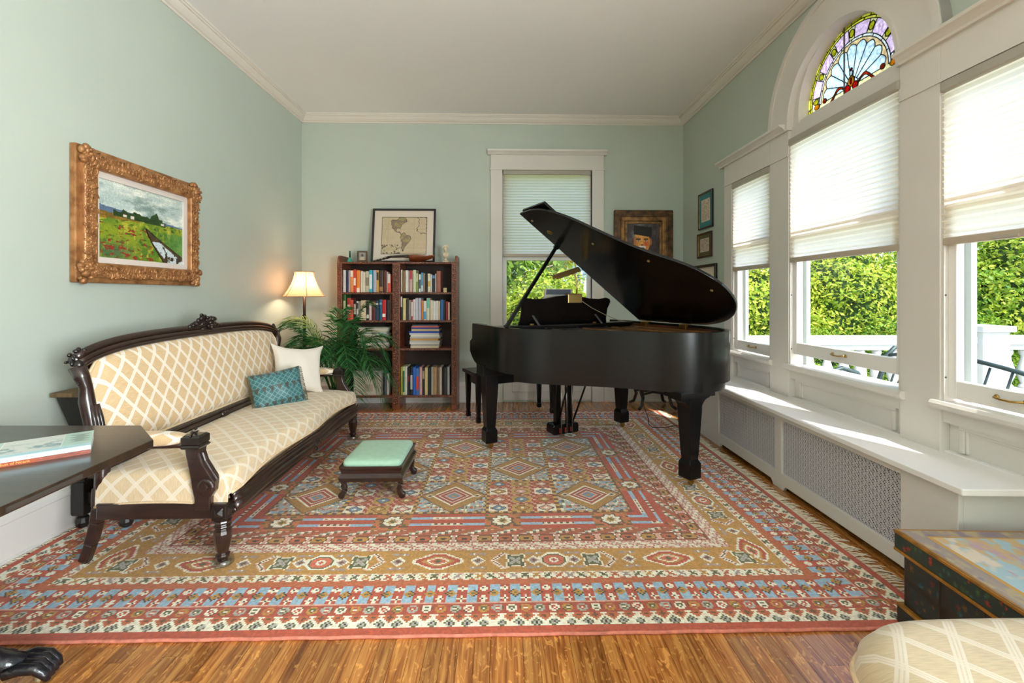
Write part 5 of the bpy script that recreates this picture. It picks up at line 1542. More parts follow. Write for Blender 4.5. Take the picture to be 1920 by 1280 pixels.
# ---- on top of the bookcase
TB = 1.6125
vase = thing('bud_vase', 'small green glass bud vase on the left end of the bookcase top', 'vase', (-1.69, 5.10, TB))
obj('body', MB().lathe([(.026, 0), (.033, .008), (.031, .022), (.014, .04), (.0095, .055)], n=16), mat('green_glass_body', '#2fa083', rough=.12, spec=.8, coat=.5), vase, smooth=True)
obj('neck', MB().lathe([(.0095, .055), (.009, .115), (.012, .128), (.008, .128)], n=12), mat('dark_green_glass', '#134a3c', rough=.15, coat=.5), vase, smooth=True)
pf = thing('photo_frame', 'tiny ornate frame with an old photograph standing beside the green vase', 'picture frame', (-1.553, 5.10, TB))
M_orn = mat('ornate_bronze', '#5b4632', rough=.45, metal=.3, var=.4, vscale=60, bump=.6, bscale=90)
mb = MB(); mb.ring([(-.055, .008), (.055, .008), (.055, .128), (-.055, .128)], [(-.038, .026), (.038, .026), (.038, .112), (-.038, .112)], -.008, .008, 'xz'); obj('frame', mb, M_orn, pf, bevel=.003)
def old_photo(S, T):
    im = np.ones(S.shape + (3,)) * rgb('#9a948a'); d = np.hypot((S - .5) / .16, (T - .62) / .17); im[d < 1] = rgb('#57534e')
    im[(np.abs(S - .5) < .28) & (T < .4)] = rgb('#cbb89c'); return im
print_sheet('photograph', .08, .09, 24, 28, old_photo, attr_mat('photo_print', rough=.3), pf, origin=(-.04, -.002, .024))
obj('foot', MB().box(-.06, .06, -.02, .03, 0, .012), M_orn, pf, bevel=.003)
# map in a black frame, leaning on the wall
mapf = thing('framed_map', 'old map of the Americas in a black frame standing on the bookcase', 'framed map', (-1.118, 5.17, TB))
MW, MH = .72, .635
piv = bpy.data.objects.new('pivot', None)
bpy.data.objects.remove(piv)
M_bkfr = mat('black_frame', '#15110f', rough=.3, coat=.3)
lean = Matrix.Rotation(math.radians(-9), 4, 'X')
mb = MB(); fwd = .024
mb.ring([(-MW / 2, 0), (MW / 2, 0), (MW / 2, MH), (-MW / 2, MH)], [(-MW / 2 + fwd, fwd), (MW / 2 - fwd, fwd), (MW / 2 - fwd, MH - fwd), (-MW / 2 + fwd, MH - fwd)], -.02, .0, 'xz'); mb.xform(lean)
obj('frame', mb, M_bkfr, mapf, bevel=.003)
mb = MB().box(-MW / 2 + .01, MW / 2 - .01, -.008, -.003, .01, MH - .01).xform(lean)
obj('mount', mb, mat('cream_mount', '#dfd0bf', rough=.8), mapf)
NA = [(.20, .90), (.23, .93), (.27, .91), (.33, .92), (.38, .98), (.45, 1.0), (.52, .99), (.55, .93), (.58, .88), (.53, .86), (.50, .83), (.46, .80), (.43, .74), (.41, .69), (.42, .66), (.41, .655), (.38, .69), (.34, .69), (.33, .64), (.36, .60), (.39, .615), (.40, .58), (.43, .55), (.45, .545), (.44, .535), (.40, .55), (.36, .575), (.31, .60), (.27, .64), (.245, .69), (.22, .76), (.205, .83)]
SA = [(.44, .545), (.48, .575), (.52, .56), (.55, .53), (.59, .50), (.64, .48), (.665, .45), (.65, .39), (.62, .33), (.58, .29), (.555, .24), (.53, .20), (.505, .15), (.49, .11), (.50, .085), (.475, .085), (.455, .13), (.45, .20), (.46, .28), (.45, .35), (.42, .41), (.41, .45), (.42, .49)]
AF = [(1.0, .55), (.94, .56), (.88, .55), (.83, .58), (.78, .63), (.77, .69), (.80, .74), (.82, .80), (.80, .87), (.82, .92), (.78, 1.0), (1.0, 1.0)]
def inpoly(S, T, poly):
    r = np.zeros(S.shape, bool); n = len(poly)
    for i in range(n):
        (x0, y0), (x1, y1) = poly[i], poly[(i + 1) % n]
        c = ((y0 > T) != (y1 > T)) & (S < (x1 - x0) * (T - y0) / ((y1 - y0) or 1e-9) + x0)
        r ^= c
    return r
def mapfn(S, T):
    im = np.ones(S.shape + (3,)) * rgb('#cbb795') * (0.95 + .1 * fbm(S, T, 9, 3))[..., None]
    im[((S * 7.0) % 1 < .02) | ((T * 6.0) % 1 < .02)] = rgb('#b19d7c')
    w = .006 * np.sin(S * 60) + .006 * np.cos(T * 71)
    for poly in (NA, SA, AF):
        a = inpoly(S + w, T + w, poly); b = inpoly(S + w + .012, T + w, poly) & inpoly(S + w - .012, T + w, poly) & inpoly(S + w, T + w + .012, poly) & inpoly(S + w, T + w - .012, poly)
        n = fbm(S, T, 16, 12)
        if poly is not AF:
            im[a] = (rgb('#a18a6c') * (.9 + .3 * (n - .5))[..., None])[a]; k = a & (n > .52); im[k] = rgb('#8c735f'); k = a & (n < .43); im[k] = rgb('#a39661')
        im[a & ~b] = rgb('#4a3c30')
    ct = (S < .42) & (T < .26); n = fbm(S, T, 30, 5)
    im[ct & (n > .56)] = rgb('#5d4e3d'); im[(np.abs(S - .2) < .12) & (np.abs(T - .14) < .05)] = rgb('#c4ad85')
    im[(S < .015) | (S > .985) | (T < .015) | (T > .985)] = rgb('#6a5a45')
    sp = np.random.default_rng(4).random(S.shape) > .992; im[sp] = rgb('#7a6a55')
    return im
sw, shh = .515, .44
up = lean.to_3x3() @ Vector((0, 0, 1)); og = lean @ Vector((-sw / 2 + .005, -.0095, .098))
print_sheet('map_sheet', sw, shh, 150, 128, mapfn, attr_mat('map_print', rough=.75), mapf, origin=tuple(og), ax=(1, 0, 0), ay=tuple(up))
og = lean @ Vector((-MW / 2 + .02, -.0135, .02))
mb = MB().box(-MW / 2 + .02, MW / 2 - .02, -.0135, -.0125, .02, MH - .02).xform(lean)
obj('glazing', mb, glass_mat('picture_glass', (1, 1, 1), .03), mapf)
# bowl-backed lute lying on its face
lute = thing('bowl_back_lute', 'bowl-backed string instrument lying in front of the framed map', 'instrument', (-1.02, 5.065, TB))
M_lutew = mat('lute_ribs', '#6a3116', rough=.25, var=.35, vscale=5, stretch=(1, 6, 1), coat=.5)
mb = MB()
def bowl(s, t):
    x = -.0 + .28 * s; a = PI * t
    r = .5 * math.sin(PI * min(1, (.12 + .88 * s) ** .62)) ** .55 if s < 1 else 0
    return (x, .078 * r * 2 * math.cos(a) * .9, .076 - .072 * (r * 2) ** 1.0 * math.sin(a))
mb.grid(bowl, 18, 14, flip=True)
obj('bowl', mb, M_lutew, lute, smooth=True)
mb = MB().prism([(.28 * s, .078 * math.sin(PI * min(1, (.12 + .88 * s) ** .62)) ** .55 * .9) for s in np.linspace(0, 1, 14)] + [(.28 * s, -.078 * max(0, math.sin(PI * min(1, (.12 + .88 * s) ** .62))) ** .55 * .9) for s in np.linspace(.98, 0, 14)], .0755, .0795)
obj('soundboard', mb, mat('lute_top', '#8b5a2e', rough=.4), lute)
mb = MB().tube([(.02, 0, .066), (-.08, 0, .068), (-.21, 0, .062), (-.25, 0, .052)], [.020, .015, .013, .014], 8)
obj('neck', mb, mat('lute_neck', '#2a1710', rough=.35), lute, smooth=True)
mb = MB().bar((-.245, 0, .052), (-.40, 0, .012), .05, .014)
ph = obj('peg_head', mb, mat('lute_neck', '#2a1710'), lute, bevel=.003)
for i in range(4):
    for s in (-1, 1):
        c = Vector((-.265 - .034 * i, s * .035, .047 - .009 * i))
        mb = MB().lathe([(.004, -.012), (.004, .004), (.009, .008), (.009, .018), (.004, .02)], c, 8, 'y')
        obj('tuning_peg', mb, mat('chrome_peg', '#c9c6c2', rough=.2, metal=.8), ph, smooth=True, world=False)
# bust of a man in a cocked hat
bust = thing('plaster_bust', 'small ivory bust of a man in a cocked hat on the bookcase', 'bust', (-.627, 5.10, TB))
M_ivory = mat('ivory_plaster', '#d8c6aa', rough=.5, var=.1, vscale=25)
obj('pedestal', MB().square([(.032, 0), (.032, .012), (.026, .016)], (0, 0, 0)).lathe([(.024, .016), (.026, .022), (.014, .03), (.013, .045), (.022, .054), (.024, .06)], n=14), M_ivory, bust, smooth=False, bevel=.001)
obj('shoulders', MB().ball((0, 0, .088), .035, 14, 8, sx=1.05, sy=.65, sz=.95), M_ivory, bust, smooth=True)
hd = obj('head', MB().ball((0, 0, .145), .024, 14, 10, sx=.85, sy=1, sz=1.25).lathe([(.012, .108), (.012, .128)], n=10).ball((.0, -.024, .143), .006, 6, 5, sz=1.4), M_ivory, bust, smooth=True)
obj('cocked_hat', MB().prism([(-.046, .158), (-.034, .178), (-.012, .196), (.012, .2), (.034, .186), (.044, .16), (.02, .17), (-.02, .17)], -.014, .018, 'xz'), M_ivory, bust, bevel=.005)

# ================================================================== pictures on the walls
def frame_ring(mb, w, h, fw, y0, y1):
    return mb.ring([(-w / 2, 0), (w / 2, 0), (w / 2, h), (-w / 2, h)], [(-w / 2 + fw, fw), (w / 2 - fw, fw), (w / 2 - fw, h - fw), (-w / 2 + fw, h - fw)], y0, y1, 'xz')
def gilt(name, c1, c2):
    m = mat(name, c1, rough=.42, metal=.35, col2=c2, vscale=16, bump=.35, bscale=70)
    return m
# landscape in a heavy gilt frame, left wall
A0, A1 = on_x(150, 528, -2.26), on_x(378, 533, -2.26)
LW, LH = A1.y - A0.y, .752
land = thing('landscape_painting', 'meadow landscape painting in a heavy gilt carved frame on the left wall', 'painting', (XL + .002, (A0.y + A1.y) / 2, 1.318), rotz=PI / 2)
# local x runs along +Y of the room, local -y faces the room
M_gilt = gilt('antique_gilt', '#8a5a34', '#c08a58')
mb = MB(); frame_ring(mb, LW, LH, .05, -.035, 0)
obj('outer_moulding', mb, M_gilt, land, bevel=.006)
mb = MB()
mb.ring([(-LW / 2 + .03, .03), (LW / 2 - .03, .03), (LW / 2 - .03, LH - .03), (-LW / 2 + .03, LH - .03)], [(-LW / 2 + .115, .115), (LW / 2 - .115, .115), (LW / 2 - .115, LH - .115), (-LW / 2 + .115, LH - .115)], -.06, -.02, 'xz')
obj('inner_moulding', mb, M_gilt, land, bevel=.012, seg=3)
mb = MB()
r = random.Random(2)
def scrolls(p, q, n):
    for i in range(n):
        k = (i + .5) / n; c = Vector(p).lerp(Vector(q), k)
        a0 = r.uniform(0, 6.28); rr = .022 + .008 * math.sin(i * 2.1)
        mb.tube([c + Vector((rr * (1 - t * .75) * math.cos(a0 + 5 * t), 0, rr * (1 - t * .75) * math.sin(a0 + 5 * t))) for t in np.linspace(0, 1, 7)], [.006, .006, .0055, .005, .005, .0045, .004], 5)
a, b = LW / 2 - .065, LH - .065
for dz in (-.016, .016):
    scrolls((-a, -.06, .065 + dz), (a, -.06, .065 + dz), 34); scrolls((-a, -.06, b + dz), (a, -.06, b + dz), 34); scrolls((-a + dz, -.06, .065), (-a + dz, -.06, b), 25); scrolls((a + dz, -.06, .065), (a + dz, -.06, b), 25)
for sx in (-1, 1):
    for zc in (.06, LH - .06):
        for i in range(26): mb.ball((sx * (LW / 2 - .058 + r.uniform(-.055, .055)), -.056, zc + r.uniform(-.052, .052)), r.uniform(.008, .017), 7, 5, sx=r.uniform(.7, 1.5), sy=1.1, sz=r.uniform(.7, 1.5))
obj('carved_ornament', mb, M_gilt, land, smooth=True)
mb = MB(); mb.ring([(-LW / 2 + .113, .113), (LW / 2 - .113, .113), (LW / 2 - .113, LH - .113), (-LW / 2 + .113, LH - .113)], [(-LW / 2 + .15, .15), (LW / 2 - .15, .15), (LW / 2 - .15, LH - .15), (-LW / 2 + .15, LH - .15)], -.03, -.012, 'xz')
obj('liner', mb, mat('linen_liner', '#dccfc6', rough=.85), land)
def meadow(S, T):
    n1, n2, n3 = fbm(S, T, 6, 1), fbm(S, T * .5, 26, 2), fbm(S * .5, T, 40, 7)
    im = np.zeros(S.shape + (3,)); im[:] = rgb('#b9c9c4')
    cl = np.clip((fbm(S, T * 2.2, 5, 21) - .42) * 4, 0, 1); im = lerp(im, cl, rgb('#e9ece0')); im = lerp(im, np.clip((fbm(S, T * 2, 7, 33) - .55) * 4, 0, 1), rgb('#7f958f'))
    hz = .60 - .05 * S
    g = T < hz
    gc = lerp(np.ones_like(im) * rgb('#8a9a24'), np.clip((n1 - .4) * 3, 0, 1), rgb('#4f7a22')); gc = lerp(gc, np.clip((n2 - .52) * 5, 0, 1), rgb('#b9b43c')); gc = lerp(gc, np.clip((n3 - .58) * 5, 0, 1), rgb('#2f5620'))
    gc = lerp(gc, np.clip((S - .62) * 2, 0, 1) * (T < .45), rgb('#4d8a4e'))
    gc = lerp(gc, np.exp(-((S - .18) / .2) ** 2 - ((T - .1) / .12) ** 2) * .7, rgb('#3d5a50'))
    im[g] = gc[g]
    red = g & (T > hz - .09 + .1 * S) & (S < .45); im[red] = lerp(im, np.ones(S.shape) * .6, rgb('#8a4a22'))[red]
    pop = g & (n3 > .57) & (n2 > .50) & (S < .6) & (T < .45); im[pop] = rgb('#8f3322')
    hill = (T > hz) & (T < hz + .07 * (1 - S) + .035 * n1); im[hill] = rgb('#5f7590')
    tr = (T > hz - .03) & (T < hz + .03 + .05 * vnoise(S, T * 0, 34, 5) * (S < .72) + .055 * np.exp(-((S - .63) / .05) ** 2) * 1.4) & (S > .16) & (S < .76); im[tr] = (rgb('#27431c') * (.6 + .9 * n3)[..., None])[tr]
    for hx in (.28, .36, .72): im[(np.abs(S - hx) < .018) & (np.abs(T - hz - .0) < .018)] = rgb('#d8cfc0')
    cxp = .52 + .43 * np.clip((.47 - T) / .47, 0, 1) ** 1.15; wd = .012 + .20 * np.clip((.47 - T) / .47, 0, 1)
    pth = (T < .47) & (np.abs(S - cxp) < wd); im[pth] = (rgb('#4a3a26') * (.6 + .9 * n2)[..., None])[pth]
    pud = pth & (T < .30) & (np.abs(S - cxp + .02) < wd * .62) & (n2 + .25 * n1 > .58); im[pud] = rgb('#cdd8dc')
    im[pth & (np.abs(np.abs(S - cxp) - wd) < .02)] = rgb('#231c12')
    return im * (.92 + .16 * np.random.default_rng(3).random(S.shape))[..., None]
print_sheet('canvas', LW - .29, LH - .29, 150, 100, meadow, attr_mat('oil_paint', rough=.4, bump=.3, bscale=120, coat=.15), land, origin=(-LW / 2 + .145, -.018, .145))
# portrait in an ornate dark frame, back wall
PW, PH = .695, .86
port = thing('portrait_painting', 'portrait of an old man in a dark cap, deep bronze frame', 'painting', (on_y(1205, 394, YB).x, YB - .002, 2.245 - PH))
M_brz = gilt('dark_bronze_gesso', '#2c1d10', '#6e4a26')
M_brz2 = gilt('bronze_gilt', '#5a3c1e', '#a87a44')
mb = MB(); frame_ring(mb, PW, PH, .085, -.05, 0); obj('outer_moulding', mb, M_brz, port, bevel=.012)
mb = MB(); mb.ring([(-PW / 2 + .07, .07), (PW / 2 - .07, .07), (PW / 2 - .07, PH - .07), (-PW / 2 + .07, PH - .07)], [(-PW / 2 + .128, .128), (PW / 2 - .128, .128), (PW / 2 - .128, PH - .128), (-PW / 2 + .128, PH - .128)], -.042, -.01, 'xz')
for i in range(26): pass
obj('carved_band', mb, M_brz2, port, bevel=.012)
mb = MB(); mb.ring([(-PW / 2 + .13, .13), (PW / 2 - .13, .13), (PW / 2 - .13, PH - .13), (-PW / 2 + .13, PH - .13)], [(-PW / 2 + .158, .158), (PW / 2 - .158, .158), (PW / 2 - .158, PH - .158), (-PW / 2 + .158, PH - .158)], -.03, -.008, 'xz')
obj('inner_slip', mb, M_brz2, port, bevel=.004)
def oldman(S, T):
    S = (S - .5) * .80 + .47; T = (T - .97) * .82 + .885
    n = fbm(S, T, 8, 3)
    im = lerp(np.ones(S.shape + (3,)) * rgb('#4b3f42'), np.clip((n - .4) * 3, 0, 1), rgb('#7b7473')); im = lerp(im, np.clip((S - .55) * 1.6, 0, 1), rgb('#2a2226'))
    coat_ = T < .42 - 1.1 * (S - .48) ** 2; im[coat_] = rgb('#7d7f3c'); im[coat_ & (S < .45)] = rgb('#5a4f5c')
    im[coat_ & (np.abs(S - .70 - (.42 - T) * .4) < .035)] = rgb('#b33a4a')
    im[coat_ & (np.abs(S - .60) < .05)] = rgb('#a39a4e')
    fx, fy = .44, .585
    for s in (-1, 1):
        e = np.hypot((S - fx - s * .215) / .035, (T - fy - .005) / .06); im[e < 1] = rgb('#a96a44') if s > 0 else rgb('#5b3a2e')
    d = np.hypot((S - fx) / .20, (T - fy) / .20); f = d < 1
    sk = lerp(np.ones_like(im) * rgb('#d9923f'), np.clip((.36 - S) * 5, 0, 1), rgb('#8b4a34')); sk = lerp(sk, np.exp(-((S - .54) / .07) ** 2 - ((T - .555) / .05) ** 2), rgb('#d1532f')); sk = lerp(sk, np.exp(-((S - .44) / .05) ** 2 - ((T - .60) / .1) ** 2) * .7, rgb('#f0b45c'))
    im[f] = sk[f]
    im[f & (T > fy + .1)] = rgb('#e0a04a')
    for s in (-.085, .10):
        im[(np.abs(S - fx - s) < .055) & (np.abs(T - fy - .052) < .016)] = rgb('#4a2a1c'); im[np.hypot((S - fx - s) / .032, (T - fy - .024) / .013) < 1] = rgb('#d8c8b4'); im[np.hypot((S - fx - s) / .013, (T - fy - .024) / .012) < 1] = rgb('#20140f')
    im[(np.abs(S - fx - .005) < .03) & (np.abs(T - fy + .055) < .012)] = rgb('#7a3320')
    im[np.hypot((S - fx + .0) / .105, (T - fy + .088) / .026) < 1] = rgb('#e2dccf'); im[(np.abs(S - fx) < .06) & (np.abs(T - fy + .105) < .009)] = rgb('#3b1f18')
    im[np.hypot((S - fx) / .08, (T - fy + .16) / .04) < 1] = rgb('#d98a5a')
    cap = (np.abs(S - fx - .02) < .225 - .1 * np.abs(T - .8)) & (T > .70 - .12 * (S - fx)) & (T < .865 - .08 * (S - fx)); im[cap] = rgb('#171113')
    return im * (.9 + .2 * np.random.default_rng(8).random(S.shape))[..., None]
print_sheet('canvas', PW - .31, PH - .31, 84, 108, oldman, attr_mat('oil_paint'), port, origin=(-PW / 2 + .155, -.012, .155))
# three small pictures on the right wall
def small_pic(label, tl, br, fw, m, mount, sheet, colfn, gold=None):
    a, b = on_x(*tl, XR - .012), on_x(*br, XR - .012)
    w, z1, z0 = a.y - b.y, a.z, b.z
    h = z1 - z0
    root = thing('small_framed_print', label, 'framed print', (XR, (a.y + b.y) / 2, z0), rotz=-PI / 2)
    # local x runs towards the camera end of the wall, -y faces the room
    mb = MB(); frame_ring(mb, w, h, fw, -.022, 0); obj('frame', mb, m, root, bevel=.003)
    if gold is not None:
        mb = MB(); mb.ring([(-w / 2 + fw * .7, fw * .7), (w / 2 - fw * .7, fw * .7), (w / 2 - fw * .7, h - fw * .7), (-w / 2 + fw * .7, h - fw * .7)], [(-w / 2 + fw * 1.15, fw * 1.15), (w / 2 - fw * 1.15, fw * 1.15), (w / 2 - fw * 1.15, h - fw * 1.15), (-w / 2 + fw * 1.15, h - fw * 1.15)], -.018, -.004, 'xz')
        obj('gilt_slip', mb, gold, root)
    obj('mount', MB().box(-w / 2 + fw * .8, w / 2 - fw * .8, -.008, -.003, fw * .8, h - fw * .8), mount, root)
    mx, mz = sheet
    print_sheet('print', w - 2 * mx, h - 2 * mz, 40, 56, colfn, attr_mat('ink_print', rough=.8), root, origin=(-w / 2 + mx, -.0095, mz))
    return root
def sketch(seed, bgc, ink, th=.55):
    def f(S, T):
        im = np.ones(S.shape + (3,)) * rgb(bgc); n = fbm(S, T, 14, seed, 3)
        k = (np.abs(n - .5) < .035) & (S > .08) & (S < .92) & (T > .08) & (T < .92); im[k] = rgb(ink)
        im[n > th + .08] = im[n > th + .08] * .9
        return im
    return f
M_goldf = gilt('gold_leaf_slip', '#8a6a30', '#c49c50')
small_pic('topmost small print on the right wall, teal mount in a gold and black frame', (1310, 366), (1336, 424), .016, M_bkfr, mat('teal_mount', '#3f7f84', rough=.8), (.062, .075), sketch(3, '#d8c7b2', '#8a6d55'), M_goldf)
small_pic('middle and smallest print on the right wall, olive mount in a gold and brown frame', (1308, 440), (1334, 480), .02, mat('brown_frame', '#3c2415', rough=.35), mat('olive_mount', '#5d5a3e', rough=.8), (.06, .06), sketch(9, '#d5c3ae', '#4a3a30', .5), M_goldf)
small_pic('lowest print on the right wall, cream mount in a broad black frame', (1301, 499), (1343, 572), .03, M_bkfr, mat('cream_mount2', '#d8c6b4', rough=.8), (.07, .08), sketch(14, '#dccbb6', '#a08a78'))
# ================================================================== grand piano
# local x = towards the bass end, local -y = towards the tail; origin midway between the keyboard legs
PANG = math.radians(24.7)
piano = thing('grand_piano', 'black satin grand piano with its lid propped open', 'piano', (.51, 3.96, .013), rotz=PANG)
M_pno = mat('satin_ebony', '#0c0b0c', rough=.24, var=.3, vscale=2.5, spec=.32, bump=.02, bscale=120, bstretch=(1, 1, 12))
M_pno2 = mat('satin_ebony_smooth', '#09090a', rough=.24, spec=.5)
M_inner = mat('mahogany_inner_rim', '#5a2f1b', rough=.35, var=.25, vscale=8, coat=.3)
M_plate = mat('gold_iron_plate', '#8f6234', rough=.38, metal=.55, var=.12, vscale=6)
M_board = mat('spruce_soundboard', '#a8713d', rough=.35, var=.15, vscale=6, stretch=(10, 1, 1))
M_string = mat('string_steel', '#b9a58a', rough=.3, metal=.9)
CTRL = [(-.745, 0), (-.745, .18), (-.74, .34), (-.69, .50), (-.57, .65), (-.40, .79), (-.23, .93), (-.10, 1.07), (.0, 1.20), (.11, 1.30), (.25, 1.36), (.41, 1.35), (.55, 1.27), (.66, 1.13), (.725, .96), (.745, .80), (.745, .40), (.745, 0)]
def catmull(P, n=5):
    out = []
    for i in range(len(P) - 1):
        p0, p1, p2, p3 = P[max(i - 1, 0)], P[i], P[i + 1], P[min(i + 2, len(P) - 1)]
        for k in range(n):
            t = k / n
            out.append(tuple(.5 * ((2 * b) + (-a + c) * t + (2 * a - 5 * b + 4 * c - d) * t * t + (-a + 3 * b - 3 * c + d) * t ** 3) for a, b, c, d in zip(p0, p1, p2, p3)))
    out.append(P[-1])
    return out
OUT = catmull(CTRL)
def inset(P, d):
    r = []
    for i in range(len(P)):
        a, b = P[max(i - 1, 0)], P[min(i + 1, len(P) - 1)]
        tx, ty = b[0] - a[0], b[1] - a[1]; l = math.hypot(tx, ty)
        r.append((P[i][0] + ty / l * d, P[i][1] - tx / l * d))
    return r
def strip(outer, inner, z0, z1):
    """open band following the bent rim"""
    m = MB(); n = len(outer)
    for z in (z0, z1):
        m.v += [(u, -v, z) for u, v in outer] + [(u, -v, z) for u, v in inner]
    for i in range(n - 1):
        A, B, C_, D = 0, n, 2 * n, 3 * n
        m.f += [(A + i, A + i + 1, C_ + i + 1, C_ + i), (B + i, D + i, D + i + 1, B + i + 1), (C_ + i, C_ + i + 1, D + i + 1, D + i), (A + i, B + i, B + i + 1, A + i + 1)]
    m.f += [(0, 2 * n, 3 * n, n), (n - 1, 2 * n - 1, 4 * n - 1, 3 * n - 1)]
    return m
RT, RBt = 1.0, .672
rim_in = inset(OUT, .032)
sg = 1 if (rim_in[20][1] > OUT[20][1] - 1e-9 and rim_in[0][0] > OUT[0][0]) or rim_in[0][0] > OUT[0][0] else -1
rim_in = inset(OUT, .032 * sg)
rm = obj('rim', strip(OUT, rim_in, RBt, RT), M_pno, piano, smooth=True)
rm.modifiers.new('edges', 'EDGE_SPLIT').split_angle = math.radians(40)
in2 = inset(OUT, .045 * sg)
o = obj('inner_rim', strip(inset(OUT, .031 * sg), in2, .86, RT - .018), M_inner, piano, smooth=True)
o.modifiers.new('edges', 'EDGE_SPLIT').split_angle = math.radians(40)
obj('lower_frame', strip(inset(OUT, .03 * sg)[14:78], inset(OUT, .11 * sg)[14:78], RBt - .055, RBt + .002), M_pno, piano)
obj('soundboard', MB().prism([(u, -v) for u, v in in2], .905, .915), M_board, piano)
obj('bottom_boards', MB().prism([(u, -v) for u, v in inset(OUT, .08 * sg)], .70, .71), M_pno, piano)
# iron plate: frame band and struts over the soundboard
pl = obj('iron_plate', strip(in2[6:80], inset(OUT, .12 * sg)[6:80], .935, .948), M_plate, piano, bevel=.002)
m = MB().box(-.70, .70, -.30, -.12, .930, .950)
for u0, u1, v1 in ((-.52, -.36, .74), (-.28, -.05, 1.02), (.02, .22, 1.22), (.32, .44, 1.22), (.60, .62, 1.05)):
    m.bar((u0, -.22, .955), (u1, -v1, .955), .024, .032)
obj('plate_strut', m, M_plate, pl, bevel=.004)
m = MB()
for i in range(64):
    k = i / 63; u0 = -.66 + 1.30 * k
    v1 = .42 + .78 * k ** .75 if k < .7 else 1.18 - .12 * (k - .7)
    u1 = u0 + .12 * (1 - k)
    m.bar((u0, -.22, .962), (u1, -v1, .958), .0016, .0016)
obj('strings', m, M_string, pl, kind='stuff')
obj('dampers', MB().box(-.60, .42, -.30, -.285, .955, .975), M_pno2, piano, bevel=.003)
# keyboard end: cheeks, key bed, fall board, key slip, name board
CH = [(0.0, RT), (.20, RT), (.205, .875), (.225, .862), (.245, .855), (.255, .84), (.255, .765), (.235, .745), (.20, .715), (.16, .690), (.10, RBt), (0, RBt)]
for s in (-1, 1):
    a, b = (-.745, -.69) if s < 0 else (.69, .745)
    obj('key_cheek', MB().prism([(y, z) for y, z in CH][::-1], a, b, 'yz'), M_pno, piano, bevel=.004)
obj('key_bed', MB().box(-.69, .69, 0, .22, .66, .73), M_pno, piano, bevel=.004)
obj('key_slip', MB().box(-.69, .69, .21, .238, .70, .79), M_pno2, piano, bevel=.004)
obj('fall_board', MB().prism([(.03, .86), (.215, .80), (.22, .785), (.20, .785), (.03, .84)], -.69, .69, 'yz'), M_pno2, piano, bevel=.003)
obj('name_board', MB().box(-.69, .69, .0, .03, .73, .985), M_pno2, piano, bevel=.003)
obj('pin_block_cover', MB().box(-.70, .70, -.12, .0, .93, .985), M_pno2, piano, bevel=.003)
# legs: square taper, spade foot, brass caster
LP = [(.056, .0), (.056, .006), (.041, .011), (.042, .112), (.050, .118), (.050, .124), (.040, .150)]
def leg(u, v, top, bracket=False):
    c = (u, -v, 0)
    m = MB().square([(.046, .052), (.050, .060), (.050, .150), (.046, .158), (.037, .176), (.040, .205), (.054, top - .10), (.056, top)], c, rot=0)
    lg = obj('leg', m, M_pno, piano, bevel=.004)
    m = MB().lathe([(.02, .046), (.02, .053), (.012, .054)], c, 12).lathe([(.021, -.008), (.023, -.006), (.023, .006), (.021, .008)], (u + .012, -v, .0235), 14, 'y').bar((u - .004, -v - .014, .05), (u + .014, -v - .014, .022), .004, .016, up=(0, 1, 0)).bar((u - .004, -v + .014, .05), (u + .014, -v + .014, .022), .004, .016, up=(0, 1, 0))
    obj('caster', m, M_brass, lg, smooth=False)
    if bracket:
        for s in (-1, 1):
            arcp = [(s * .05, top), (s * .05, top - .10)] + [(s * (.05 + .075 * (1 - math.cos(a))), top - .10 + .085 * math.sin(a)) for a in np.linspace(.1, PI / 2, 6)] + [(s * .125, top)]
            m = MB().prism([(u + x, z) for x, z in arcp], -v - .05, -v + .05, 'xz')
            obj('bracket', m, M_pno, lg, bevel=.003)
        obj('leg_plate', MB().box(u - .15, u + .15, -v - .075, -v + .075, top - .002, RBt - .05), M_pno, lg, bevel=.004)
    else:
        obj('leg_plate', MB().box(u - .085, u + .085, -v - .075, -v + .075, top - .002, RBt + .01), M_pno, lg, bevel=.004)
leg(-.671, 0.0, .60); leg(.671, 0.0, .60); leg(.218, 1.229, .585, True)
# lyre
ly = obj('lyre_post', MB().square([(.024, .13), (.03, .64)], (-.045, -.02, 0)).square([(.024, .13), (.03, .64)], (.075, -.02, 0)), M_pno, piano, bevel=.003)
obj('pedal_box', MB().prism([(-.115, .06), (-.105, .045), (.135, .045), (.145, .06), (.145, .115), (.13, .13), (-.10, .13), (-.115, .115)], -.07, .045, 'xz'), M_pno, piano, bevel=.004)
obj('lyre_top', MB().box(-.12, .15, -.07, .05, .60, .67), M_pno, piano, bevel=.004)
obj('lyre_bar', MB().box(-.10, .13, -.062, -.045, .545, .57), M_pno, piano, bevel=.003)
for u in (-.04, .015, .07):
    obj('pedal_rod', MB().tube([(u, -.085, .055), (u, -.08, .30), (u, -.07, .66)], .0042, 8).lathe([(.009, .60), (.009, .62)], (u, -.074, 0), 8), mat('nickel_rod', '#a89c8e', rough=.3, metal=.9), piano, smooth=True)
    m = MB().tube([(u, .03, .052), (u, .10, .048), (u, .145, .04)], [.010, .012, .014], 8, sx=1)
    obj('pedal', m, M_brass, piano, smooth=True)
    obj('pedal_slot', MB().box(u - .014, u + .014, -.0715, -.069, .058, .10), mat('red_felt', '#7a2a22', rough=.9), piano)
for s in (-1, 1):
    obj('lyre_brace', MB().tube([(.015 + s * .075, -.05, .12), (.015 + s * .10, -.33, .69)], .008, 8), M_pno2, piano, smooth=True)
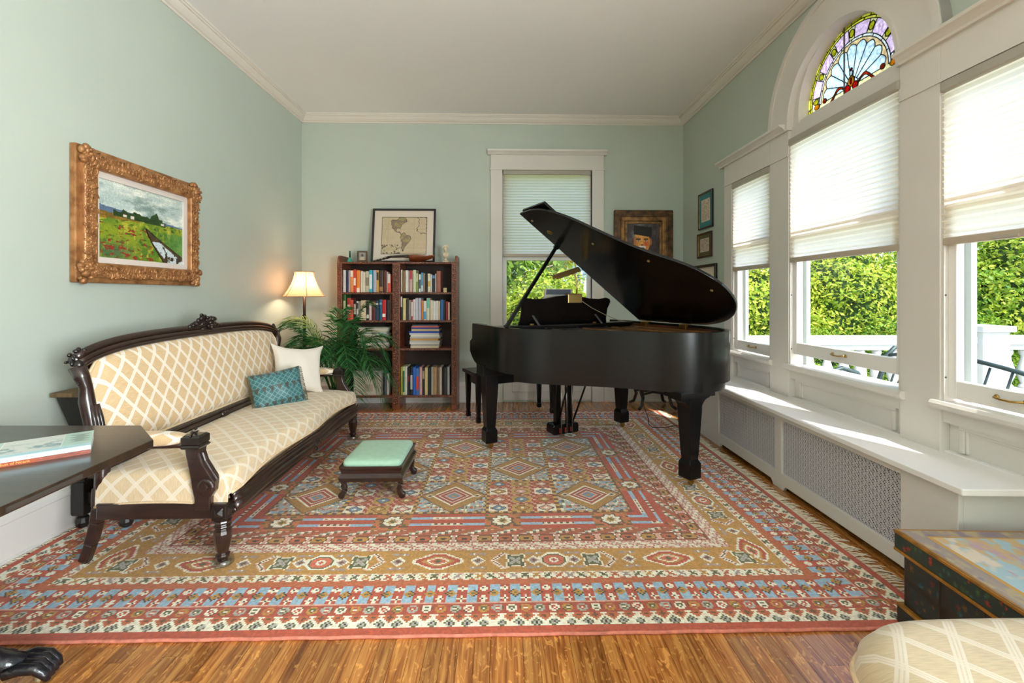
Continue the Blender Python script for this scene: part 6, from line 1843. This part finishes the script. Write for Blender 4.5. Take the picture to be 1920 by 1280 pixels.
# lid: hinged on the bass side, front flap folded back on top
ALPHA = math.radians(35.5); HU, HZ = .752, 1.006
def lidmap(m):
    ca, sa = math.cos(ALPHA), math.sin(ALPHA)
    m.v = [(HU + (x - HU) * ca + (z) * sa, y, HZ - (x - HU) * sa + z * ca) for x, y, z in m.v]
    return m
lid_out = [p for p in inset(OUT, -.012 * sg) if p[1] > .155]
lid_poly = [(-.757, .15)] + lid_out + [(.757, .15)]
obj('lid', lidmap(MB().prism([(u, -v) for u, v in lid_poly], .0, .020)), M_pno2, piano, bevel=.004)
flap = [(-.757, .155), (-.757, .50), (.752, .50), (.752, .155)]
fl = obj('front_flap', lidmap(MB().prism([(u, -v) for u, v in flap], .034, .054)), M_pno2, piano, bevel=.004)
for u in (-.55, .0, .55):
    obj('flap_hinge', lidmap(MB().lathe([(.006, -.04), (.006, .04)], (u, -.15, .027), 8, 'x')), M_brass, piano, smooth=True)
for u, v in ((-.66, .22), (-.30, .62), (-.05, .98), (.30, 1.26)):
    obj('rubber_button', lidmap(MB().lathe([(.010, -.006), (.010, 0)], (u, -v, 0), 10)), mat('button_brass', '#a58b5c', rough=.4, metal=.7), piano, smooth=True)
obj('prop_socket', lidmap(MB().lathe([(.022, -.004), (.026, 0)], (-.50, -.27, 0), 14)), M_brass, piano, smooth=True)
ca, sa = math.cos(ALPHA), math.sin(ALPHA)
def lidpt(u, v, z=0): return Vector((HU + (u - HU) * ca + z * sa, -v, HZ - (u - HU) * sa + z * ca))
stick_top = lidpt(-.375, .245, -.004)
stick_bot = Vector((-.715, -.40, 1.0))
m = MB().bar(stick_bot, stick_top, .016, .03)
ps = obj('prop_stick', m, M_pno2, piano, bevel=.004)
obj('prop_rest', MB().bar(stick_top - Vector((.03, 0, .045)), stick_top + Vector((.0, 0, .0)), .034, .04), M_pno2, ps, bevel=.004)
obj('short_prop', MB().bar(stick_bot + Vector((.03, .02, 0)), stick_bot + Vector((.075, .045, .10)), .012, .02), mat('grey_metal', '#8d8d90', rough=.3, metal=.8), piano, bevel=.003)
for v in (.27, .72):
    m = MB().box(.69, .75, -v - .035, -v + .035, .965, 1.004); obj('lid_hinge', m, M_brass, piano, bevel=.002)
# music desk: waved top, two struts behind, felt buttons
top = [(-.52, 1.18), (-.505, 1.205), (-.47, 1.215), (-.40, 1.205), (-.30, 1.21), (-.20, 1.228), (-.09, 1.236), (.02, 1.228), (.12, 1.21), (.22, 1.205), (.29, 1.215), (.33, 1.205), (.345, 1.18), (.325, 1.12), (.33, 1.04), (.34, 1.0)]
desk = [(-.515, 1.0), (-.505, 1.04), (-.50, 1.12)] + top
m = MB().prism(desk, -.205, -.19, 'xz')
m.v = [(x, y - (z - 1.0) * .28, z) for x, y, z in m.v]
md = obj('music_desk', m, M_pno2, piano, bevel=.004)
obj('desk_rail', MB().box(-.60, .62, -.235, -.12, .985, 1.001), M_pno2, piano, bevel=.003)
for u in (-.38, .22):
    obj('desk_strut', MB().bar((u, -.30, 1.003), (u - .015, -.225, 1.075), .02, .006), mat('grey_metal', '#8d8d90'), md, bevel=.002)
    obj('desk_foot', MB().box(u - .05, u - .02, -.25, -.235, 1.001, 1.012), M_brass, md)
ROT = Matrix.Rotation(PANG, 3, 'Z')
def pw(u, v, z): return Vector(piano.location) + ROT @ Vector((u, -v, z))
# ---- brass lamp clamped to the desk
pl_o = pw(-.02, .255, 1.185)
pl_ = thing('piano_lamp', 'brass gooseneck lamp clamped to the piano music desk', 'lamp', tuple(pl_o), rotz=PANG)
M_brass2 = mat('polished_brass', '#c9a468', rough=.3, metal=.85)
m = MB().box(-.075, .06, -.018, -.008, -.012, .058); m.box(-.075, .06, -.018, .045, .058, .064)
obj('base_plate', m, M_brass2, pl_, bevel=.003)
obj('gooseneck', MB().tube([(.01, -.012, .062), (.012, -.012, .12), (.012, -.01, .17), (-.002, 0, .215), (-.03, .012, .235), (-.055, .02, .232)], .0065, 8), M_brass2, pl_, smooth=True)
m = MB(); n = 14
ax_ = Vector((.955, .12, .27)).normalized(); ctr = Vector((-.065, .02, .222))
sd = ax_.cross(Vector((0, 0, 1))).normalized(); upv = sd.cross(ax_)
for e in (-.128, .128):
    for j in range(n + 1):
        a = -.35 + (PI + .7) * j / n
        m.v.append(tuple(ctr + ax_ * e + sd * (.031 * math.cos(a)) + upv * (.031 * math.sin(a))))
for j in range(n): m.f.append((j, j + 1, n + 2 + j, n + 1 + j))
o0 = len(m.v); m.v += [tuple(ctr + ax_ * -.128), tuple(ctr + ax_ * .128)]
for j in range(n): m.f += [(o0, j + 1, j), (o0 + 1, n + 1 + j, n + 2 + j)]
obj('shade', m, M_brass2, pl_, smooth=False)
pts = [pw(.03, .275, 1.19), pw(.12, .30, 1.13), pw(.24, .33, 1.07), pw(.36, .34, 1.025), pw(.50, .30, 1.008), pw(.58, .26, 1.006)]
mb = MB().tube([p - pl_o for p in pts], .0028, 6); mb.v = [tuple(ROT.transposed() @ Vector(v)) for v in mb.v]
obj('cord', mb, mat('cord_tan', '#8d7c66', rough=.6), pl_, smooth=True)
# ---- open music behind the desk
mu = thing('sheet_music', 'grey folder of sheet music standing on the piano music desk', 'sheet music', tuple(pw(-.155, .15, 1.0015)), rotz=PANG)
m = MB().box(-.13, .13, -.004, .004, 0, .285); m.v = [(x, y - z * .25, z) for x, y, z in m.v]
obj('folder', m, mat('grey_folder', '#a9a39c', rough=.7, var=.1), mu)
m = MB().box(-.115, .115, -.006, -.0045, .24, .28); m.v = [(x, y - z * .25, z) for x, y, z in m.v]
obj('title_strip', m, mat('slate_strip', '#4a525c', rough=.5), mu)
# ---- bench behind the piano
pb = thing('piano_bench', 'black wooden piano bench between the piano and the back wall', 'bench', tuple(pw(-.065, -.86, 0)), rotz=PANG)
obj('seat', MB().box(-.47, .45, -.175, .175, .455, .487), M_pno2, pb, bevel=.006)
obj('apron', MB().ring([(-.42, -.145), (.42, -.145), (.42, .145), (-.42, .145)], [(-.40, -.125), (.40, -.125), (.40, .125), (-.40, .125)], .36, .456), M_pno, pb, bevel=.003)
for sx in (-1, 1):
    for sy in (-1, 1):
        c = (sx * .415, sy * .14, 0)
        obj('leg', MB().square([(.017, .0), (.021, .006), (.021, .045), (.017, .052), (.017, .06), (.027, .456)], c), M_pno, pb, bevel=.002)
# ---- carved stool under the portrait
cs = thing('carved_stool', 'small dark carved stool with curved legs in the far right corner', 'stool', (1.68, 5.04, 0.0005))
M_blk = mat('black_lacquer', '#14100f', rough=.3, var=.3, vscale=20, coat=.3, bump=.2, bscale=40)
obj('seat', MB().superq((0, 0, .47), .19, .17, .04, .5, .3), mat('dark_velvet', '#30221d', rough=.9, sheen=.4), cs, smooth=True)
obj('apron', MB().box(-.17, .17, -.15, .15, .36, .44), M_blk, cs, bevel=.02, seg=3)
for sx in (-1, 1):
    for sy in (-1, 1):
        b = Vector((sx * .13, sy * .11, .38)); d = Vector((sx * .75, sy * .65, 0))
        obj('leg', MB().tube([b, b + d * .07 - V(0, 0, .06), b + d * .05 - V(0, 0, .15), b + d * .02 - V(0, 0, .25), b + d * .05 - V(0, 0, .335), b + d * .10 - V(0, 0, .362)], [.03, .032, .023, .018, .017, .016], 8), M_blk, cs, smooth=True)
obj('stretcher', MB().bar((-.14, -.12, .17), (.14, .12, .17), .02, .025).bar((-.14, .12, .17), (.14, -.12, .171), .02, .025), M_blk, cs, bevel=.003)
# ---- lamp cord running down to the rug
p0, p1, p2 = on_y(1197, 728, 4.1), on_z(1216, 795, .016), on_z(1224, 801, .016)
cp = [p0, p0.lerp(p1, .5) + V(.02, .02, -.03), p1 + V(0, 0, .05), p1, p2, on_z(1245, 801, .016), on_z(1275, 797, .016), on_z(1300, 792, .016)]
tag(obj('power_cord', MB().tube(cp, .0035, 6), mat('brown_cord', '#3a2a22', rough=.6), smooth=True, base=True), 'thin brown cord hanging from the piano onto the rug', 'cord')

# ================================================================== painted chest, right foreground
cang = math.radians(-3.5)
ch = thing('painted_chest', 'low chest painted with dark green flowered panels and a pale flowered lid', 'chest', (1.784, 1.412, .0), rotz=cang)
M_chd = mat('dark_green_chest_paint', '#10231f', rough=.45, var=.5, vscale=14, col2='#231a12')
M_chg = mat('old_gold_edge', '#a06c22', rough=.45, var=.3, vscale=20, metal=.2)
M_chp = attr_mat('painted_chest_print', rough=.38, coat=.2, spec=.4)
CWX, CDY, CHZ = .315, .26, .365
obj('body', MB().box(-CWX + .02, CWX - .02, -CDY + .02, CDY - .02, .05, CHZ - .07), M_chd, ch, bevel=.003)
obj('plinth', MB().box(-CWX + .005, CWX - .005, -CDY + .005, CDY - .005, .02, .085), M_chd, ch, bevel=.004)
for sx in (-1, 1):
    for sy in (-1, 1): obj('foot', MB().box(sx * (CWX - .06) - .05, sx * (CWX - .06) + .05, sy * (CDY - .06) - .05, sy * (CDY - .06) + .05, 0, .021), M_chd, ch)
mb = MB()
for z, e in ((.088, .0), (CHZ - .072, .006), (CHZ - .006, .006)):
    a, b = CWX + e - .004, CDY + e - .004
    mb.ring([(-a, -b), (a, -b), (a, b), (-a, b)], [(-a + .03, -b + .03), (a - .03, -b + .03), (a - .03, b - .03), (-a + .03, b - .03)], z - .006, z + .006)
obj('gilt_moulding', mb, M_chg, ch, bevel=.003)
lidc = obj('lid', MB().box(-CWX, CWX, -CDY, CDY, CHZ - .066, CHZ), M_chd, ch, bevel=.003)
def flowers(S, T, n, seed, bgc, cols, asp=1.0, rmin=.02, rmax=.05):
    r = np.random.default_rng(seed); im = np.ones(S.shape + (3,)) * rgb(bgc)
    im = im * (.85 + .3 * fbm(S, T, 12, seed))[..., None]
    for i in range(n):
        x, y, R = r.random(), r.random(), r.uniform(rmin, rmax); c = rgb(cols[i % len(cols)])
        dx, dy = (S - x) * asp, T - y
        d = np.hypot(dx, dy) + .25 * R * np.cos(5 * np.arctan2(dy, dx + 1e-6))
        im[d < R] = c; im[d < R * .35] = c * 1.35
    return im
def top_print(S, T):
    im = np.ones(S.shape + (3,)) * rgb('#9fbcc6'); w1, w2, w3 = fbm(S * 1.6, T * .8, 9, 41), fbm(S * 1.6, T * .8, 13, 52), fbm(S * 1.3, T, 7, 63)
    im = lerp(im, np.clip((w1 - .5) * 9, 0, 1), rgb('#c9a878')); im = lerp(im, np.clip((w2 - .54) * 9, 0, 1), rgb('#b99aa6')); im = lerp(im, np.clip((w3 - .58) * 9, 0, 1), rgb('#d8c8b4'))
    e = np.minimum(np.minimum(S, 1 - S) * .63, np.minimum(T, 1 - T) * .72)
    bd = lerp(np.ones(S.shape + (3,)) * rgb('#94847c'), np.clip((w2 - .5) * 8, 0, 1), rgb('#a89878')); bd = lerp(bd, np.clip((w1 - .55) * 8, 0, 1), rgb('#7f7280'))
    im[e < .075] = bd[e < .075]; im[np.abs(e - .075) < .007] = rgb('#c08f3c'); im[e < .012] = rgb('#9a6a24')
    return im
print_sheet('lid_painting', 2 * CWX - .008, 2 * CDY - .008, 120, 136, top_print, M_chp, lidc, origin=(-CWX + .004, -CDY + .004, CHZ + .0008), ax=(1, 0, 0), ay=(0, 1, 0))
def lid_side(S, T): return flowers(S, T, 36, 3, '#12302c', ['#7a2a1c', '#1f4a44', '#2a4a2a'], 14, .1, .22)
print_sheet('lid_edge_painting', 2 * CDY - .01, .05, 160, 14, lid_side, M_chp, lidc, origin=(-CWX - .0008, CDY - .005, CHZ - .062), ax=(0, -1, 0), ay=(0, 0, 1))
for i in range(3):
    for j in range(2):
        w = (2 * CDY - .06) / 3; h = .095
        def pan(S, T, i=i, j=j):
            im = flowers(S, T, 7, 20 + i * 3 + j, '#0f2526', ['#4e2420', '#4d3a20', '#184246', '#26331c'], 1.9, .08, .17)
            e = np.minimum(np.minimum(S, 1 - S) * 1.9, np.minimum(T, 1 - T)); im[e < .07] = rgb('#2c2414'); return im
        y1 = CDY - .03 - i * w
        pn = print_sheet('panel', w - .025, h - .012, 44, 22, pan, M_chp, ch, origin=(-CWX + .019, y1 - .012, .098 + j * (h + .002)), ax=(0, -1, 0), ay=(0, 0, 1))
# ================================================================== upholstered seat cut by the frame, bottom right
ot = thing('upholstered_seat', 'cream diamond-patterned chair seat at the bottom right edge', 'chair', (1.19, .80, 0))
M_dia3 = diamond_fabric('cream_diamond_damask_big', '#cbb694', '#dccfbb', .125, .16)
a, b = .40, .335
def seat3(s, t):
    u, v = (2 * s - 1), (2 * t - 1)
    k = max(abs(u), abs(v)); e = max(0, k - .80) / .20
    # squircle footprint
    l = (abs(u) ** 4 + abs(v) ** 4) ** .25 or 1e-6
    f = k / l if l > 0 else 1
    X, Y = u * f * 1.0, v * f * 1.0
    z = .452 + .02 * (1 - min(1, k) ** 2) - (.0 if e == 0 else .085 * e ** 2.2)
    g = min(1.0, .80 + .2 * math.sin(min(1, e) * PI / 2)) if e > 0 else None
    if e > 0: X, Y = X / k * g, Y / k * g
    return (X * a, Y * b, z)
mb = MB().grid(seat3, 36, 36, lambda s, t: (seat3(s, t)[0] * 1.0 + .02, seat3(s, t)[1] + .6 * (seat3(s, t)[2] - .45)))
obj('padded_seat', mb, M_dia3, ot, smooth=True)
mb = MB().superq((0, 0, .335), a - .015, b - .015, .045, .1, .5, 40, 8); obj('seat_rail', mb, M_mahog, ot, smooth=True)
hemp = [seat3(s, 0) for s in np.linspace(0, 1, 20)] + [seat3(1, t) for t in np.linspace(0, 1, 20)][1:] + [seat3(s, 1) for s in np.linspace(1, 0, 20)][1:] + [seat3(0, t) for t in np.linspace(1, 0, 20)][1:-1]
obj('welt', MB().tube(hemp, .008, 6, closed=True), M_piping, ot, smooth=True)
for sx in (-1, 1):
    for sy in (-1, 1): obj('leg', MB().lathe([(.018, 0), (.024, .05), (.034, .22), (.03, .27), (.036, .30), (.036, .36)], (sx * .285, sy * .235, 0), 12), M_mahog, ot, smooth=True)
# ================================================================== outside
M_grass = mat('lawn', '#5a7a32', rough=.95, var=.35, vscale=3)
struct('ground', MB().box(-25, 40, YB + .3, 45, -.95, -.9).box(XR + .35, 40, -20, YB + .3, -.95, -.9), M_grass)
M_deck = mat('white_deck_paint', '#b4b5b2', rough=.6, var=.05, vscale=4)
struct('porch_floor', MB().box(XR + .25, 7.4, -1.0, 5.55, -.06, -.02), M_deck)
M_bal = mat('white_balustrade_paint', '#c6c7c4', rough=.5, var=.02)
bal = thing('porch_balustrade', 'white classical balustrade along the porch outside the windows', 'balustrade', (4.7, 5.32, -.02))
BY = 5.32
obj('top_rail', MB().box(2.55, 7.3, BY - .10, BY + .10, .665, .765), M_bal, bal, world=True, bevel=.012)
obj('under_rail', MB().box(2.55, 7.3, BY - .06, BY + .06, .60, .665), M_bal, bal, world=True, bevel=.006)
obj('bottom_rail', MB().box(2.55, 7.3, BY - .08, BY + .08, .02, .14), M_bal, bal, world=True, bevel=.01)
BP = [(.045, .14), (.055, .15), (.05, .17), (.03, .19), (.04, .22), (.068, .30), (.062, .38), (.035, .47), (.03, .52), (.045, .55), (.05, .57), (.045, .60)]
bmesh_ = None
for i in range(23):
    x = 2.66 + .2 * i
    if bmesh_ is None:
        bo = obj('baluster', MB().lathe(BP, (0, 0, 0), 12), M_bal, bal, smooth=True); bmesh_ = bo.data
    else:
        bo = bpy.data.objects.new('baluster', bmesh_); link(bo, bal)
    bo.location = (x - 4.7, 0, .02)
for x in (5.75, 7.35):
    obj('pier', MB().box(x - .16, x + .16, BY - .16, BY + .16, -.02, .82).box(x - .2, x + .2, BY - .2, BY + .2, .82, .89), M_bal, bal, world=True, bevel=.01)
# iron garden bench on the porch
gb = thing('iron_garden_bench', 'dark green cast iron garden bench on the porch outside', 'garden bench', (2.88, 2.52, -.02), rotz=math.radians(90))
M_iron = mat('green_black_iron', '#3c4c4c', rough=.5, metal=.4, var=.3, vscale=14)
for x in (-.02, .98):
    m = MB()
    m.tube([(x, .02, .0), (x, .03, .2), (x, 0, .40), (x, .02, .55), (x, .10, .66), (x, .22, .70), (x, .33, .66), (x, .38, .58), (x, .35, .53), (x, .31, .56)], [.018, .018, .02, .02, .019, .018, .017, .015, .013, .01], 8)
    m.tube([(x, .48, 0), (x, .46, .2), (x, .44, .40), (x, .30, .41), (x, .0, .41)], .018, 8)
    m.tube([(x, .02, .40), (x, -.08, .62), (x, -.14, .80), (x, -.20, .86), (x, -.27, .85), (x, -.27, .80), (x, -.235, .79)], [.017, .017, .017, .016, .014, .012, .009], 8)
    obj('side_casting', m, M_iron, gb, smooth=True)
for i in range(5):
    obj('seat_slat', MB().box(-.03, .99, .03 + .085 * i, .10 + .085 * i, .41, .43), M_iron, gb, bevel=.004)
obj('back_rail', MB().tube([(-.02 + x, -.15 + .02 * math.sin(PI * x), .80 + .06 * math.sin(PI * x)) for x in np.linspace(0, 1, 12)], .014, 8), M_iron, gb, smooth=True)
for i in range(7):
    x = .10 + .127 * i
    obj('back_spindle', MB().tube([(x, .02, .42), (x, -.07, .62), (x, -.14, .82)], .007, 6), M_iron, gb, smooth=True)

def foliage(name, c, rx, ry, rz, n, size, m, seed, parent, shell=.55):
    r = np.random.default_rng(seed)
    d = r.normal(size=(n, 3)); d /= np.linalg.norm(d, axis=1, keepdims=True)
    rad = shell + (1 - shell) * r.random(n) ** .6
    lump = 1 + .18 * np.sin(d[:, 0] * 5 + seed) * np.cos(d[:, 2] * 6 + seed * 2) + .10 * np.sin(d[:, 1] * 9 + d[:, 2] * 7)
    p = d * (rad * lump)[:, None] * np.array([rx, ry, rz]) + np.array(c)
    a = r.normal(size=(n, 3)); a /= np.linalg.norm(a, axis=1, keepdims=True)
    nrm = d * .8 + r.normal(size=(n, 3)) * .6 + np.array([0, 0, .35])
    b = np.cross(nrm, a); b /= np.linalg.norm(b, axis=1, keepdims=True) + 1e-9
    a = np.cross(b, nrm); a /= np.linalg.norm(a, axis=1, keepdims=True) + 1e-9
    s = size * (.6 + .8 * r.random(n))[:, None]
    v = np.stack([p - a * s, p + b * s * .45, p + a * s, p - b * s * .45], 1).reshape(-1, 3)
    f = np.arange(n * 4).reshape(n, 4)
    return fast_mesh(name, v, f, m, parent)
L1 = leaf_mat('sunlit_hedge_leaf', '#7fa628', '#dfe060', .45)
L2 = leaf_mat('mid_green_leaf', '#467a28', '#a8c24a', .4)
L3 = leaf_mat('deep_green_leaf', '#2a5528', '#6c9440', .35)
L4 = leaf_mat('yellow_autumn_leaf', '#b8a82c', '#e0cf5a', .45)
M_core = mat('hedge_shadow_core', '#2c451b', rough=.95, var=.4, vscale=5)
M_bark = mat('pale_bark', '#8f8577', rough=.9, var=.3, vscale=8)
def shrub(label, x, y, rx, ry, h, n, size, m, seed, cat='shrub', name='hedge_shrub', z0=-.9):
    root = thing(name, label, cat, (x, y, z0), group='greenery outside the windows')
    foliage('foliage', (0, 0, h * .55), rx, ry, h * .52, int(n * 1.9), size * .66, m, seed, root)
    obj('shadow_core', MB().ball((0, 0, h * .52), 1.0, 14, 10, sx=rx * .72, sy=ry * .72, sz=h * .40), M_core, root, smooth=True)  # solid ball coloured dark green for the shadow inside the leaves
    obj('stem', MB().tube([(0, 0, 0), (.05, 0, h * .3), (0, .05, h * .6)], [.07, .05, .03], 6), M_bark, root)
    return root
# seen through the back window
shrub('yellow green hedge bush behind the music desk', .75, 7.4, 1.3, .7, 2.35, 11000, .05, L1, 1)
shrub('yellow green hedge bush at the left edge of the back window', -.75, 7.5, 1.1, .7, 2.4, 9000, .05, L1, 2)
shrub('taller bush right of the lamp seen through the back window', 2.3, 7.9, 1.3, .8, 2.5, 8000, .055, L1, 3)
def tree(label, x, y, h, crown, n, size, m, seed, trunk=.12):
    root = thing('garden_tree', label, 'tree', (x, y, -.9), group='garden trees outside')
    foliage('crown', (0, 0, h - crown * .75), crown, crown, crown * .9, n, size, m, seed, root, shell=.25)
    t = MB().tube([(0, 0, 0), (.1, 0, h * .3), (-.05, .05, h * .55), (.05, 0, h * .9)], [trunk, trunk * .8, trunk * .6, .02], 8)
    for i in range(5):
        a = seed + i * 1.26; z = h * (.4 + .08 * i)
        t.tube([(0, 0, z), (crown * .45 * math.cos(a), crown * .45 * math.sin(a), z + crown * .35), (crown * .8 * math.cos(a), crown * .8 * math.sin(a), z + crown * .45)], [trunk * .4, trunk * .25, .015], 6)
    obj('trunk', t, M_bark, root, smooth=True)
    return root
tree('airy tree with pale branches left in the back window', -.1, 9.8, 4.3, 1.6, 9000, .07, L2, 11)
tree('small yellow leaved tree beside the neighbouring house', 1.05, 11.0, 4.2, .95, 3200, .08, L4, 12)
tree('dark tree at the far left of the back window', -2.2, 12.0, 6.0, 2.0, 6000, .09, L3, 13)
# seen through the right-hand windows
shrub('bright sunlit hedge bush left in the middle window', 4.0, 7.2, 1.15, .8, 2.75, 11000, .055, L1, 21)
shrub('sunlit hedge bush in the narrow far window', 2.9, 6.9, .75, .7, 3.1, 9000, .05, L1, 22)
shrub('sunlit hedge bush at the centre of the middle window', 5.6, 7.4, 1.15, .8, 3.15, 11000, .055, L1, 23)
shrub('green hedge bush at the right of the middle window', 7.2, 7.5, 1.3, .9, 3.0, 11000, .06, L2, 24)
shrub('yellow topped bush in the window nearest the camera', 8.6, 7.3, 1.2, .9, 3.6, 11000, .06, L1, 25)
shrub('green bush behind the porch pier, nearest window', 10.4, 7.6, 1.5, 1.0, 3.2, 9000, .07, L2, 26)
shrub('low bush under the hedge beyond the balustrade', 6.4, 6.6, 1.6, .45, 1.75, 7000, .045, L2, 27)
shrub('low bush behind the balustrade left of the iron bench', 4.2, 6.5, 1.2, .4, 1.6, 6000, .045, L2, 28)
tree('tall dark tree behind the hedge, middle window', 7.6, 12.6, 7.5, 2.7, 9000, .11, L3, 31, .2)
tree('tall dark tree behind the hedge, window nearest the camera', 14.2, 11.5, 8.0, 3.2, 10000, .13, L3, 32, .25)
tree('tall green tree behind the hedge, far narrow window', 3.0, 13.0, 6.0, 1.7, 6000, .11, L2, 33, .2)
tree('broad tree rising behind the stained glass', 19.0, 17.0, 12.5, 4.2, 9000, .16, L2, 34, .25)
# neighbouring house
ho = thing('neighbour_house', 'blue grey clapboard house behind the garden', 'house', (4.4, 18.0, -.9), rotz=math.radians(-8))
M_clap = mat('blue_clapboard', '#6f8a96', rough=.8, var=.06, vscale=2)
obj('wall', MB().box(-2.9, 5.0, 0, 6.0, 0, 7.2), M_clap, ho)
for i in range(40): 
    z = .2 + i * .175
    cb = MB().prism([(-.001, z), (-.03, z), (-.008, z + .17), (-.001, z + .17)], -2.92, 5.0, 'yz')
    obj('clapboard', cb, M_clap, ho)
obj('roof', MB().prism([(-.5, 7.1), (3.0, 9.4), (6.5, 7.1)], -3.3, 5.4, 'yz'), mat('grey_shingle', '#6b6a6c', rough=.9, var=.2), ho)
for x in (-2.2, -1.5, -.1, 1.6):
    for z in (1.6, 4.3):
        w = obj('window', MB().box(x - .32, x + .32, -.06, .02, z - .08, z + 1.5), mat('house_trim', '#c9d2d6', rough=.6), ho)
        obj('pane', MB().box(x - .24, x + .24, -.07, -.055, z, z + 1.42), mat('dark_house_glass', '#2c3a42', rough=.1), w)
obj('porch_roof', MB().box(-3.0, -2.2, -1.2, 0, 3.4, 3.6), M_clap, ho)
